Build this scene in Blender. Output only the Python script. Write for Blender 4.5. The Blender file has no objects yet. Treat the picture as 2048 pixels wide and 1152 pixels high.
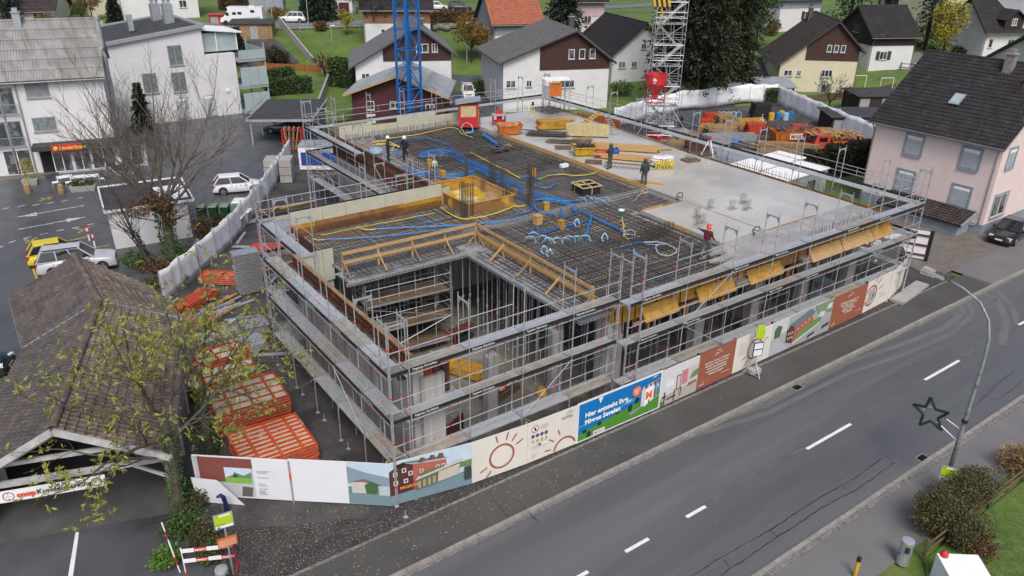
import bpy, bmesh, math, random
from mathutils import Vector, Matrix
random.seed(7)
R = math.radians
SC = bpy.context.scene
COL = SC.collection
# ------------------------------------------------------------------ camera
CH = 20.6                       # camera height over the site, metres
FPX = 1546.0                    # focal length in pixels of a 2048 wide picture
PITCH, ROLL, YAW = R(25.17), R(0.825), R(35.83)
FW = Vector((math.sin(YAW)*math.cos(PITCH), math.cos(YAW)*math.cos(PITCH), -math.sin(PITCH)))
_rt = Vector((math.cos(YAW), -math.sin(YAW), 0)); _up = _rt.cross(FW)
RT = math.cos(ROLL)*_rt + math.sin(ROLL)*_up
UP = -math.sin(ROLL)*_rt + math.cos(ROLL)*_up
cam_d = bpy.data.cameras.new('camera'); cam = bpy.data.objects.new('camera', cam_d); COL.objects.link(cam)
cam_d.sensor_width = 36; cam_d.lens = FPX/2048*36; cam_d.clip_start = .3; cam_d.clip_end = 3000
m = Matrix((RT, UP, -FW)).transposed().to_4x4(); m.translation = (0, 0, CH); cam.matrix_world = m
SC.camera = cam
# ------------------------------------------------------------------ sky, sun, exposure
SUN_EL, SUN_AZ = 52, 208        # degrees; azimuth as a compass bearing with +Y north
w = bpy.data.worlds.new('World'); SC.world = w; w.use_nodes = True
nt = w.node_tree; bg = nt.nodes['Background']
sky = nt.nodes.new('ShaderNodeTexSky'); sky.sky_type = 'NISHITA'; sky.sun_disc = False
sky.sun_elevation = R(SUN_EL); sky.sun_rotation = R(SUN_AZ)
sky.air_density = 0.7; sky.dust_density = 5.0; sky.ozone_density = 0.6; sky.altitude = 400
nt.links.new(sky.outputs[0], bg.inputs[0]); bg.inputs[1].default_value = 0.11
sd = bpy.data.lights.new('sun', 'SUN'); sd.energy = 1.3; sd.angle = R(22); sd.color = (1, .98, .96)
so = bpy.data.objects.new('sun', sd); COL.objects.link(so)
sv = Vector((math.sin(R(SUN_AZ))*math.cos(R(SUN_EL)), math.cos(R(SUN_AZ))*math.cos(R(SUN_EL)), math.sin(R(SUN_EL))))
so.rotation_euler = sv.to_track_quat('Z', 'Y').to_euler()
SC.view_settings.view_transform = 'Standard'; SC.view_settings.look = 'None'
SC.view_settings.gamma = 1; SC.view_settings.use_curve_mapping = False
SC.view_settings.exposure = 0.74
SC.render.engine = 'CYCLES'
# ------------------------------------------------------------------ where things stand
def ray(x, y): return FW + RT*((x-1024)/FPX) - UP*((y-576)/FPX)
def P(x, y, z=0.0):             # survey: the point at height z that the photo shows at x, y
    d = ray(x, y); t = (z-CH)/d.z
    return Vector((d.x*t, d.y*t, z))
def sstep(t): t = max(0., min(1., t)); return t*t*(3-2*t)
def terr(x, y):
    s = .585*x + .811*y
    return 5.5*sstep((s-106)/34) + .012*max(0, s-140)
def T(x, y):                    # survey on the terrain
    z = 0.
    for _ in range(14):
        p = P(x, y, z); z = .5*z + .5*terr(p.x, p.y)
    p = P(x, y, z); return Vector((p.x, p.y, terr(p.x, p.y)))
# ------------------------------------------------------------------ materials
MATS = {}
def mat(name, col, rough=.6, metal=0., var=.12, vs=2., bump=0., bs=30., spec=None, col2=None, alpha=None, trans=0., emit=None, rvar=0., coords='P', stretch=None, ccoat=0.):
    if name in MATS: return MATS[name]
    m = bpy.data.materials.new(name); m.use_nodes = True; MATS[name] = m
    t = m.node_tree; N = t.nodes; L = t.links; b = N['Principled BSDF']
    b.inputs['Roughness'].default_value = rough; b.inputs['Metallic'].default_value = metal
    if spec is not None: b.inputs['Specular IOR Level'].default_value = spec
    if trans: b.inputs['Transmission Weight'].default_value = trans
    if ccoat: b.inputs['Coat Weight'].default_value = ccoat; b.inputs['Coat Roughness'].default_value = .08
    if alpha is not None: b.inputs['Alpha'].default_value = alpha
    c = (*col, 1); c2 = (*(col2 if col2 else [max(0, v*(1-var*2)) for v in col]), 1)
    if coords == 'P':
        g = N.new('ShaderNodeNewGeometry'); src = g.outputs['Position']
    else:
        g = N.new('ShaderNodeTexCoord'); src = g.outputs['Object']
    if stretch:
        mp = N.new('ShaderNodeMapping'); mp.inputs['Scale'].default_value = stretch; L.new(src, mp.inputs[0]); src = mp.outputs[0]
    n = N.new('ShaderNodeTexNoise'); n.inputs['Scale'].default_value = vs; n.inputs['Detail'].default_value = 6; n.inputs['Roughness'].default_value = .65
    L.new(src, n.inputs['Vector'])
    r = N.new('ShaderNodeValToRGB'); r.color_ramp.elements[0].position = .32; r.color_ramp.elements[1].position = .68
    r.color_ramp.elements[0].color = c2; r.color_ramp.elements[1].color = c
    L.new(n.outputs['Fac'], r.inputs[0]); L.new(r.outputs[0], b.inputs['Base Color'])
    if rvar:
        mr = N.new('ShaderNodeMapRange'); mr.inputs['From Min'].default_value = .35; mr.inputs['From Max'].default_value = .65
        mr.inputs['To Min'].default_value = max(.03, rough-rvar); mr.inputs['To Max'].default_value = min(1, rough+rvar)
        L.new(n.outputs['Fac'], mr.inputs[0]); L.new(mr.outputs[0], b.inputs['Roughness'])
    if bump:
        n2 = N.new('ShaderNodeTexNoise'); n2.inputs['Scale'].default_value = bs; n2.inputs['Detail'].default_value = 4
        L.new(src, n2.inputs['Vector'])
        bp = N.new('ShaderNodeBump'); bp.inputs['Strength'].default_value = bump; bp.inputs['Distance'].default_value = .03
        L.new(n2.outputs['Fac'], bp.inputs['Height']); L.new(bp.outputs[0], b.inputs['Normal'])
    if emit: b.inputs['Emission Color'].default_value = (*emit[:3], 1); b.inputs['Emission Strength'].default_value = emit[3]
    return m
def add_layer(m, col, scale, lo, hi, stretch=None, rough=None, detail=6, tex='NOISE', dist=0., coords='P', amount=1.):
    """mix a second colour over the material where a noise of its own shape passes lo..hi"""
    t = m.node_tree; N = t.nodes; L = t.links; b = N['Principled BSDF']
    g = N.new('ShaderNodeNewGeometry') if coords == 'P' else N.new('ShaderNodeTexCoord')
    src = g.outputs['Position'] if coords == 'P' else g.outputs['Object']
    if stretch:
        mp = N.new('ShaderNodeMapping'); mp.inputs['Scale'].default_value = stretch; L.new(src, mp.inputs[0]); src = mp.outputs[0]
    if tex == 'NOISE':
        n = N.new('ShaderNodeTexNoise'); n.inputs['Scale'].default_value = scale; n.inputs['Detail'].default_value = detail; n.inputs['Distortion'].default_value = dist; out = n.outputs['Fac']
    elif tex == 'VORONOI':
        n = N.new('ShaderNodeTexVoronoi'); n.inputs['Scale'].default_value = scale; out = n.outputs['Distance']
    elif tex == 'EDGE':
        n = N.new('ShaderNodeTexVoronoi'); n.feature = 'DISTANCE_TO_EDGE'; n.inputs['Scale'].default_value = scale; out = n.outputs['Distance']
    elif tex in ('WAVEX', 'WAVEY', 'WAVEZ'):
        n = N.new('ShaderNodeTexWave'); n.bands_direction = tex[-1]; n.inputs['Scale'].default_value = scale; n.inputs['Distortion'].default_value = dist; out = n.outputs['Fac']
    L.new(src, n.inputs['Vector'])
    mr = N.new('ShaderNodeMapRange'); mr.inputs['From Min'].default_value = lo; mr.inputs['From Max'].default_value = hi
    mr.inputs['To Max'].default_value = amount
    L.new(out, mr.inputs[0])
    mx = N.new('ShaderNodeMix'); mx.data_type = 'RGBA'
    old = b.inputs['Base Color'].links[0].from_socket
    L.new(old, mx.inputs[6]); mx.inputs[7].default_value = (*col, 1); L.new(mr.outputs[0], mx.inputs[0])
    L.new(mx.outputs[2], b.inputs['Base Color'])
    if rough is not None:
        mf = N.new('ShaderNodeMix'); mf.data_type = 'FLOAT'
        if b.inputs['Roughness'].links: L.new(b.inputs['Roughness'].links[0].from_socket, mf.inputs[2])
        else: mf.inputs[2].default_value = b.inputs['Roughness'].default_value
        mf.inputs[3].default_value = rough; L.new(mr.outputs[0], mf.inputs[0]); L.new(mf.outputs[0], b.inputs['Roughness'])
    return m
# ------------------------------------------------------------------ mesh building
class MB:
    def __init__(s): s.v = []; s.f = []; s.mi = []; s.m = 0
    def face(s, pts):
        n = len(s.v); s.v += [tuple(p) for p in pts]; s.f.append(list(range(n, n+len(pts)))); s.mi.append(s.m); return s
    def hexa(s, b, t):          # two rings of n points
        n = len(s.v); k = len(b); s.v += [tuple(p) for p in b] + [tuple(p) for p in t]
        s.f.append([n+i for i in range(k)][::-1]); s.f.append([n+k+i for i in range(k)])
        for i in range(k): j = (i+1) % k; s.f.append([n+i, n+j, n+k+j, n+k+i])
        s.mi += [s.m]*(k+2); return s
    def bx(s, x0, y0, z0, x1, y1, z1):
        if x0 > x1: x0, x1 = x1, x0
        if y0 > y1: y0, y1 = y1, y0
        if z0 > z1: z0, z1 = z1, z0
        return s.hexa([(x0,y0,z0),(x1,y0,z0),(x1,y1,z0),(x0,y1,z0)], [(x0,y0,z1),(x1,y0,z1),(x1,y1,z1),(x0,y1,z1)])
    def box(s, c, d, rz=0., rx=0., ry=0.):
        M = Matrix.Rotation(rz, 3, 'Z') @ Matrix.Rotation(ry, 3, 'Y') @ Matrix.Rotation(rx, 3, 'X'); c = Vector(c)
        q = [(-1,-1),(1,-1),(1,1),(-1,1)]
        return s.hexa([c + M @ Vector((a*d[0]/2, b*d[1]/2, -d[2]/2)) for a, b in q], [c + M @ Vector((a*d[0]/2, b*d[1]/2, d[2]/2)) for a, b in q])
    def bar(s, p, q, w, h=None, up=(0,0,1)):
        p, q = Vector(p), Vector(q); h = w if h is None else h; d = (q-p)
        if d.length < 1e-6: return s
        d.normalize(); u = Vector(up); a = d.cross(u)
        if a.length < 1e-3: a = d.cross(Vector((1,0,0)))
        a.normalize(); u = a.cross(d); a *= w/2; u *= h/2
        return s.hexa([p-a-u, p+a-u, p+a+u, p-a+u], [q-a-u, q+a-u, q+a+u, q-a+u])
    def tube(s, p, q, r, r2=None, n=6):
        p, q = Vector(p), Vector(q); r2 = r if r2 is None else r2; d = q-p
        if d.length < 1e-6: return s
        d.normalize(); a = d.cross(Vector((0,0,1)))
        if a.length < 1e-3: a = Vector((1,0,0))
        a.normalize(); u = a.cross(d)
        c = [(math.cos(2*math.pi*i/n), math.sin(2*math.pi*i/n)) for i in range(n)]
        return s.hexa([p + (a*x+u*y)*r for x, y in c], [q + (a*x+u*y)*r2 for x, y in c])
    def path(s, pts, r, n=6):
        pts = [Vector(p) for p in pts]; k = len(pts); base = len(s.v); rr = r if hasattr(r, '__len__') else [r]*k
        prev = None
        for i, p in enumerate(pts):
            d = (pts[min(i+1, k-1)] - pts[max(i-1, 0)])
            if d.length < 1e-6: d = Vector((0,0,1))
            d.normalize()
            a = d.cross(Vector((0,0,1))) if prev is None else prev - d*prev.dot(d)
            if a.length < 1e-3: a = d.cross(Vector((1,0,0)))
            a.normalize(); prev = a; u = a.cross(d)
            for j in range(n):
                t = 2*math.pi*j/n; s.v.append(tuple(p + (a*math.cos(t)+u*math.sin(t))*rr[i]))
        for i in range(k-1):
            for j in range(n):
                l = (j+1) % n; o = base+i*n
                s.f.append([o+j, o+l, o+n+l, o+n+j]); s.mi.append(s.m)
        s.f.append([base+j for j in range(n)][::-1]); s.f.append([base+(k-1)*n+j for j in range(n)]); s.mi += [s.m]*2
        return s
    def lathe(s, prof, c=(0,0,0), n=16, caps=True):   # prof [(r,z)]
        base = len(s.v); c = Vector(c)
        for r, z in prof:
            for j in range(n):
                t = 2*math.pi*j/n; s.v.append((c.x+r*math.cos(t), c.y+r*math.sin(t), c.z+z))
        for i in range(len(prof)-1):
            for j in range(n):
                l = (j+1) % n; o = base+i*n
                s.f.append([o+j, o+l, o+n+l, o+n+j]); s.mi.append(s.m)
        if caps:
            s.f.append([base+j for j in range(n)][::-1]); s.f.append([base+(len(prof)-1)*n+j for j in range(n)]); s.mi += [s.m]*2
        return s
    def prism(s, pts, z0, z1): return s.hexa([(x,y,z0) for x, y in pts], [(x,y,z1) for x, y in pts])
    def slab(s, quad, th):      # a sheet of thickness th under four corner points
        q = [Vector(p) for p in quad]; n = (q[1]-q[0]).cross(q[3]-q[0]).normalized()
        if n.z < 0: n = -n
        return s.hexa([p - n*th for p in q], q)
    def build(s, name, mats, parent=None, world=True, smooth=False, kind=None, data=False):
        me = bpy.data.meshes.new(name); v = s.v
        if parent is not None and world:
            o = parent.get('_o', None); ox, oy, oz = o if o else parent.location
            v = [(a-ox, b-oy, c-oz) for a, b, c in v]
        me.from_pydata(v, [], s.f)
        if not isinstance(mats, (list, tuple)): mats = [mats]
        for mm in mats: me.materials.append(mm)
        if len(mats) > 1: me.polygons.foreach_set('material_index', s.mi)
        if smooth: me.polygons.foreach_set('use_smooth', [True]*len(s.f))
        me.update()
        if data: return me
        ob = bpy.data.objects.new(name, me); COL.objects.link(ob)
        if parent is not None: ob.parent = parent
        if kind: ob['kind'] = kind
        return ob
def tag(o, label, cat, group=None):
    o['label'] = label; o['category'] = cat
    if group: o['group'] = group
    return o
def thing(name, label, cat, loc=(0,0,0), rz=0., group=None):
    o = bpy.data.objects.new(name, None); COL.objects.link(o); o.empty_display_size = .3
    o.location = loc; o.rotation_euler = (0,0,rz); return tag(o, label, cat, group)
def inst(me, name, parent=None, loc=(0,0,0), rz=0., rot=None, scale=None):
    o = bpy.data.objects.new(name, me); COL.objects.link(o); o.location = loc
    o.rotation_euler = rot if rot else (0,0,rz)
    if scale: o.scale = scale
    if parent is not None: o.parent = parent
    return o
def dup(root, loc=None, rz=None, label=None, group=None, parent=None):
    c = root.copy(); COL.objects.link(c); c.parent = parent
    if loc is not None: c.location = loc
    if rz is not None: c.rotation_euler = (0,0,rz)
    if label: c['label'] = label
    if group: c['group'] = group
    for ch in list(root.children): dup(ch, parent=c)
    return c
def struct(name, mb, m, parent=None):
    o = mb.build(name, m, parent)
    if parent is None: o['kind'] = 'structure'
    return o
_tc = {}
def textmesh(txt, size, font_bold=0., align='LEFT'):
    """lettering as a flat mesh lying in the XY plane, x right, y up"""
    k = (txt, size, font_bold, align)
    if k in _tc: return _tc[k]
    cu = bpy.data.curves.new('lettering', 'FONT'); cu.body = txt; cu.size = size; cu.align_x = align; cu.offset = font_bold; cu.resolution_u = 2
    ob = bpy.data.objects.new('lettering', cu); COL.objects.link(ob)
    dg = bpy.context.evaluated_depsgraph_get(); me = bpy.data.meshes.new_from_object(ob.evaluated_get(dg))
    bpy.data.objects.remove(ob); bpy.data.curves.remove(cu); _tc[k] = me
    return me
def letter(txt, size, m, parent, origin, xdir, ydir, bold=0., name='lettering', align='LEFT'):
    """place lettering: origin, x and y directions in the parent's own space"""
    me = textmesh(txt, size, bold, align).copy(); me.materials.clear(); me.materials.append(m)
    o = bpy.data.objects.new(name, me); COL.objects.link(o)
    X = Vector(xdir).normalized(); Y = Vector(ydir); Y = (Y - X*Y.dot(X)).normalized(); Z = X.cross(Y)
    M = Matrix((X, Y, Z)).transposed().to_4x4(); M.translation = Vector(origin)
    if parent is not None: o.parent = parent
    o.matrix_local = M
    return o
# ================================================================== materials of the setting
M_grass = mat('grass', (.10,.175,.022), .85, var=.25, vs=.35, bump=.6, bs=14, col2=(.055,.085,.02))
add_layer(M_grass, (.14,.20,.03), 2.5, .45, .75, amount=.7); add_layer(M_grass, (.13,.11,.045), .5, .55, .75, amount=.7); add_layer(M_grass, (.035,.07,.014), .12, .5, .7, amount=.6)
M_asph = mat('asphalt_road', (.100,.103,.107), .46, var=.12, vs=.25, bump=.25, bs=90, rvar=.08, stretch=(.15,1.4,1))
add_layer(M_asph, (.14,.14,.14), 60, .58, .7, amount=.5); add_layer(M_asph, (.135,.134,.132), .5, .48, .7, stretch=(.05,1,1), amount=.7, rough=.6); add_layer(M_asph, (.065,.067,.072), .35, .56, .72, stretch=(.3,1,1), amount=.5, rough=.35)
M_walk = mat('asphalt_pavement', (.072,.069,.065), .6, var=.12, vs=.5, bump=.3, bs=80, rvar=.12)
add_layer(M_walk, (.16,.155,.15), 55, .6, .72, amount=.5)
M_walk2 = mat('asphalt_pale', (.155,.15,.148), .65, var=.08, vs=.4, bump=.25, bs=70, rvar=.1)
add_layer(M_walk2, (.24,.23,.22), 60, .58, .72, amount=.5)
M_lot = mat('asphalt_lot', (.082,.087,.095), .42, var=.15, vs=.18, bump=.2, bs=80, rvar=.2)
add_layer(M_lot, (.035,.037,.042), .22, .5, .62, rough=.22, amount=.8); add_layer(M_lot, (.15,.15,.15), 45, .6, .72, amount=.4)
M_gravel = mat('dark_gravel', (.05,.046,.043), .8, var=.3, vs=1.2, bump=1., bs=35)
add_layer(M_gravel, (.36,.34,.31), 20, .60, .67); add_layer(M_gravel, (.02,.018,.017), 9, .55, .7)
M_gravel2 = mat('site_gravel', (.075,.07,.068), .75, var=.3, vs=.7, bump=1., bs=30)
add_layer(M_gravel2, (.2,.19,.18), 18, .58, .7, amount=.7); add_layer(M_gravel2, (.03,.028,.028), .5, .52, .62, rough=.35, amount=.7)
M_kerb = mat('kerb_granite', (.30,.28,.25), .75, var=.2, vs=3, bump=.4, bs=40)
M_sett = mat('granite_sett', (.24,.23,.21), .8, var=.3, vs=5, bump=.5, bs=30)
M_paint = mat('road_paint', (.72,.71,.69), .6, var=.06, vs=4)
add_layer(M_paint, (.30,.29,.28), 7, .62, .72)
M_wpaint = mat('worn_lot_paint', (.52,.52,.51), .6, var=.1, vs=4); add_layer(M_wpaint, (.13,.13,.135), 5, .5, .66)
M_ypaint = mat('yellow_paint', (.55,.42,.03), .6, var=.2, vs=4); add_layer(M_ypaint, (.1,.1,.09), 6, .5, .7)
M_paver = mat('paver', (.17,.15,.125), .7, var=.2, vs=1.5, bump=.3, bs=30)
M_soil = mat('soil', (.045,.035,.025), .95, var=.3, vs=2, bump=.8, bs=18)
M_conc = mat('concrete', (.36,.35,.33), .7, var=.15, vs=1.2, bump=.2, bs=25)
M_dark = mat('dark_gap', (.012,.012,.013), .8)
# ================================================================== terrain
mb = MB(); xs = [-1500,-400,-200]+[i*5 for i in range(-20, 62)]+[330,380,500,1600]; ys = [-600,-200,-80]+[i*5 for i in range(-8, 66)]+[350,420,600,1800]
nx, ny = len(xs), len(ys)
mb.v = [(x, y, terr(x, y)-.05) for y in ys for x in xs]
mb.f = [[j*nx+i, j*nx+i+1, (j+1)*nx+i+1, (j+1)*nx+i] for j in range(ny-1) for i in range(nx-1)]; mb.mi = [0]*len(mb.f)
struct('ground', mb, M_grass)
def sheet(name, pts, z, m): return struct(name, MB().face([(p[0], p[1], z) for p in pts]), m)
def drape(name, a, b, m, dz=.03, n=30):           # ribbon between two polylines over the terrain
    mb = MB()
    def samp(L, t):
        k = min(int(t*(len(L)-1)), len(L)-2); f = t*(len(L)-1)-k; return (L[k][0]*(1-f)+L[k+1][0]*f, L[k][1]*(1-f)+L[k+1][1]*f)
    W = 6
    for i in range(n+1):
        p, q = samp(a, i/n), samp(b, i/n)
        for j in range(W+1):
            x = p[0]+(q[0]-p[0])*j/W; y = p[1]+(q[1]-p[1])*j/W; mb.v.append((x, y, terr(x, y)+dz))
    for i in range(n):
        for j in range(W):
            o = i*(W+1)+j; mb.f.append([o, o+1, o+W+2, o+W+1]); mb.mi.append(0)
    return struct(name, mb, m)
# the road and its two pavements run along x
RY0, RY1 = 11.45, 18.45
sheet('road', [(-60,RY0),(160,RY0),(160,RY1),(-60,RY1)], .0, M_asph)
sheet('pavement', [(-60,RY1+.13),(51.5,RY1+.13),(51.5,20.45),(-60,20.45)], .11, M_walk)
sheet('pavement', [(51.5,RY1+.13),(160,RY1+.13),(160,21.2),(51.5,21.2)], .112, M_walk2)
sheet('pavement', [(-60,8.9),(160,8.9),(160,RY0-.42),(-60,RY0-.42)], .06, M_walk2)
# setts beside the pavements
def kerb_run(x0, x1, y, step, d, h, nm, label=None, base=0.):
    root = bpy.data.objects.new('kerb', None); COL.objects.link(root); root.location = (x0, y, 0); root['kind'] = 'structure'
    mes = []
    for k in range(4):
        mb = MB(); j = random.uniform
        L = step-.012
        mb.hexa([(0,0,-.1),(L,0,-.1),(L,d,-.1),(0,d,-.1)], [(j(0,.01),j(.008,.02),h),(L-j(0,.01),j(.008,.02),h+j(-.006,.006)),(L,d,h),(0,d,h)])
        mes.append(mb.build('kerb_stone', M_kerb, data=True))
    n = int((x1-x0)/step)
    for i in range(n): inst(random.choice(mes), 'kerb_stone', root, (i*step, random.uniform(-.006,.006), base))
    return root
kerb_run(3.0, 63, RY1, 1.0, .15, .135, 'kerb')
kerb_run(14, 52, RY0-.2, 1.0, .2, .075, 'kerb')
# small sett rows, too small to pick apart singly
def setts(name, x0, x1, y0, rows, s, z):
    mb = MB(); r = random.uniform
    n = int((x1-x0)/s)
    for i in range(n):
        for k in range(rows):
            x = x0+i*s+r(-.006,.006); y = y0+k*s+r(-.006,.006); h = z+r(-.006,.01); e = s*.46
            mb.bx(x-e, y-e, z-.1, x+e, y+e, h)
    o = struct(name, mb, M_sett); return o
setts('sett_gutter', 3, 63, RY1-.08, 1, .13, .012)
setts('sett_edging', 3, 50, 20.52, 1, .14, .118)
setts('sett_gutter', 14, 52, RY0-.36, 2, .11, .068)
# centre dashes, placed where they lie on the carriageway
dash = [(14.3,15.9),(17.35,18.85),(20.9,22.6),(28.6,31.4),(37.8,40.6),(50,52.8),(59,62)]
dash = []
for a, b in (((1150,1158),(1176,1143)),((1250,1103),(1298,1078)),((1371,1033),(1413,1014)),((1613,898),(1702,848)),((1850,760),(1918,721)),((2038,650),(2090,620))):
    dash.append((P(*a), P(*b)))
for p, q in dash:
    yc = (p.y+q.y)/2; mb = MB().face([(p.x,yc-.075,.006),(q.x,yc-.075,.006),(q.x,yc+.075,.006),(p.x,yc+.075,.006)]); struct('lane_dash', mb, M_paint)
# faded old centre line and crack seals
M_old = mat('worn_line', (.16,.16,.16), .6, var=.2, vs=3); add_layer(M_old, (.075,.078,.082), 3, .45, .55, stretch=(.4,3,1))
M_seal = mat('crack_seal', (.022,.022,.024), .4)
M_dust = mat('dried_mud', (.13,.125,.12), .8, var=.2, vs=3)
struct('worn_centre_line', MB().face([(20,14.93,.003),(75,15.15,.003),(75,15.23,.003),(20,15.0,.003)]), M_old)
def crack(pts, wd=.022, z=.0042):
    mb = MB(); q = []
    for i in range(len(pts)-1):
        a, b = Vector(pts[i]), Vector(pts[i+1]); n = max(2, int((b-a).length/.25))
        for k in range(n): q.append(a.lerp(b, k/n)+Vector((random.uniform(-.03,.03), random.uniform(-.03,.03), 0)))
    q.append(Vector(pts[-1]))
    for i in range(len(q)-1):
        a, b = q[i], q[i+1]; d = (b-a); d.z = 0
        if d.length < 1e-4: continue
        n = Vector((-d.y, d.x, 0)).normalized()*wd*random.uniform(.3,.8)
        mb.face([(a.x-n.x,a.y-n.y,z),(b.x-n.x,b.y-n.y,z),(b.x+n.x,b.y+n.y,z),(a.x+n.x,a.y+n.y,z)])
    return struct('road_crack', mb, M_seal)
for L in ([(1384,1152),(1440,1115),(1540,1060),(1640,995),(1712,955),(1765,915)], [(1440,1152),(1536,1087),(1640,1018),(1720,975),(1790,925)], [(1765,908),(1792,928)],
          [(1683,971),(1705,987)], [(1540,1060),(1560,1077)], [(1445,1118),(1458,1133)], [(1935,825),(1990,775),(2030,740)], [(1960,790),(1995,800),(2048,760)], [(1975,780),(2015,750)],
          [(1030,1000),(1080,1050)], [(983,999),(1022,1042)]):
    crack([tuple(P(*p)) for p in L], .03 if len(L) > 3 else .02, .1145 if L[0][0] in (1030, 983) else .0042)
def mud_track(pts, wd, z=.0025):
    mb = MB(); pts = [P(*p) for p in pts]; q = []
    for i in range(len(pts)-1):
        for k in range(8): q.append(pts[i].lerp(pts[i+1], k/8))
    q.append(pts[-1])
    for i in range(len(q)-1):
        a, b = q[i], q[i+1]; d = b-a; n = Vector((-d.y, d.x, 0)).normalized()*wd
        mb.face([(a.x-n.x,a.y-n.y,z),(b.x-n.x,b.y-n.y,z),(b.x+n.x,b.y+n.y,z),(a.x+n.x,a.y+n.y,z)])
    return struct('tyre_track', mb, M_track)
M_track = mat('tyre_mud', (.145,.142,.137), .75, var=.1, vs=1.5)
add_layer(M_track, (.1,.102,.106), 1.1, .42, .62, stretch=(.35,2.2,1)); add_layer(M_track, (.1,.102,.106), 9, .45, .6, amount=.7)
mud_track([(1150,960),(1330,875),(1536,790+18),(1700,722),(1800,690),(1890,655),(1925,625),(1922,600)], .17)
mud_track([(1330,888),(1536,826),(1700,745),(1810,708),(1905,668),(1945,630),(1935,598)], .14, .0032)
mud_track([(1960,585),(1995,600),(2012,640),(2005,690)], .2); mud_track([(1990,580),(2025,612),(2035,650)], .16, .0032)
# manhole gratings
M_iron = mat('cast_iron', (.03,.028,.027), .55, metal=.6)
def grate(c, name, label, rz):
    t = thing(name, label, 'drain', (c.x, c.y, 0.003), rz)
    mb = MB(); mb.bx(-.3,-.22,0,.3,-.18,.02).bx(-.3,.18,0,.3,.22,.02).bx(-.3,-.18,0,-.26,.18,.02).bx(.26,-.18,0,.3,.18,.02); mb.build('grate_frame', M_kerb, t, world=False)
    for i in range(8): MB().bx(-.25+i*.062,-.18,.003,-.215+i*.062,.18,.018).build('grate_bar', M_iron, t, world=False)
    MB().face([(-.26,-.18,.002),(.26,-.18,.002),(.26,.18,.002),(-.26,.18,.002)]).build('pit', M_dark, t, world=False)
grate(P(1846,917), 'drain_grate', 'cast iron drain grate by the kerb under the street lamp', 0)
grate(P(1594,775), 'drain_grate', 'dark drain grate in the gutter below the hoarding', 0)
# site ground inside and outside the hoarding, the lots on the left
sheet('gravel_verge', [(-60,20.59),(51,20.59),(51,23.2),(47,30),(3,30),(-60,32)], .09, M_gravel)
sheet('site_gravel_yard', [(4.5,24.0),(9.2,21.6),(47.2,21.2),(47.2,34),(62,38),(80,46),(88,62),(70,66),(47,66),(30,82),(22,66),(16.5,57),(7.5,46.2),(6.2,40)], .1, M_gravel2)
sheet('parking_lot', [(-70,20.6),(3.0,20.6),(3.9,24),(6.9,41),(7.6,46.5),(12,52.5),(16.6,57.8),(29.5,80),(27,93),(11,92),(9,79),(-70,79)], .104, M_lot)
sheet('house_forecourt', [(-20,77.5),(9,77.5),(9,79.5),(-20,79.5)], .109, M_paver)
# ================================================================== the shell under construction
M_wallc = mat('cast_wall', (.40,.39,.37), .75, var=.15, vs=1., bump=.2, bs=20, stretch=(3,3,.25))
add_layer(M_wallc, (.12,.115,.11), 2.2, .54, .68, stretch=(2.5,2.5,.08), amount=.8); add_layer(M_wallc, (.55,.54,.52), 3, .6, .75, stretch=(1,1,.2), amount=.5)
M_wetc = mat('wet_concrete', (.43,.415,.37), .24, var=.06, vs=.35, bump=.05, bs=12, rvar=.12)
add_layer(M_wetc, (.50,.485,.44), .16, .35, .7, amount=.8, detail=3); add_layer(M_wetc, (.28,.27,.24), .3, .5, .8, rough=.08, amount=.85, detail=3); add_layer(M_wetc, (.33,.315,.28), .8, .56, .75, stretch=(1,.12,1), rough=.12, amount=.55)
M_fresh = mat('fresh_concrete', (.40,.38,.34), .25, var=.2, vs=.9, bump=.5, bs=9, rvar=.12); add_layer(M_fresh, (.28,.26,.225), 1.2, .45, .7, amount=.7)
M_floorc = mat('floor_concrete', (.25,.24,.21), .25, var=.25, vs=.5, rvar=.18, bump=.05, bs=10); add_layer(M_floorc, (.13,.12,.095), .35, .46, .6, rough=.06, amount=.85)
M_ply = mat('pale_form_panel', (.46,.45,.35), .6, var=.08, vs=1.5); add_layer(M_ply, (.33,.32,.24), 2.5, .6, .72, amount=.6)
M_yply = mat('yellow_form_board', (.50,.27,.035), .5, var=.22, vs=1.6, stretch=(1,3,3)); add_layer(M_yply, (.24,.12,.03), 2.2, .56, .7, amount=.8)
M_bply = mat('brown_form_board', (.30,.15,.05), .6, var=.25, vs=2); add_layer(M_bply, (.5,.28,.05), 1.2, .55, .65)
M_wood = mat('sawn_timber', (.50,.31,.12), .7, var=.15, vs=3, stretch=(1,1,4), bump=.1, bs=40)
M_woodw = mat('weathered_timber', (.33,.21,.10), .75, var=.25, vs=3, bump=.2, bs=30)
M_rust = mat('rusty_formwork', (.11,.04,.022), .75, var=.35, vs=3, bump=.3, bs=30); add_layer(M_rust, (.24,.035,.02), 2, .58, .68)
M_redf = mat('red_formwork_steel', (.52,.06,.02), .55, var=.25, vs=3); add_layer(M_redf, (.25,.05,.03), 5, .6, .72)
M_rebar = mat('rebar_steel', (.085,.076,.068), .6, metal=.1, var=.3, vs=.6); add_layer(M_rebar, (.10,.06,.034), .5, .55, .68, amount=.8)
M_deck0 = mat('wet_form_deck', (.47,.45,.415), .3, var=.35, vs=.5, rvar=.2); add_layer(M_deck0, (.27,.21,.15), .5, .46, .62, rough=.1, amount=.85); add_layer(M_deck0, (.46,.45,.43), .4, .58, .7, amount=.6)
M_alu = mat('aluminium', (.55,.56,.57), .42, metal=.7, var=.1, vs=3)
M_galv = mat('galvanised_steel', (.52,.54,.56), .45, metal=.55, var=.12, vs=4)
M_red = mat('red_marker', (.75,.05,.04), .5); M_black = mat('black_plastic', (.018,.018,.02), .5)
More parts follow.
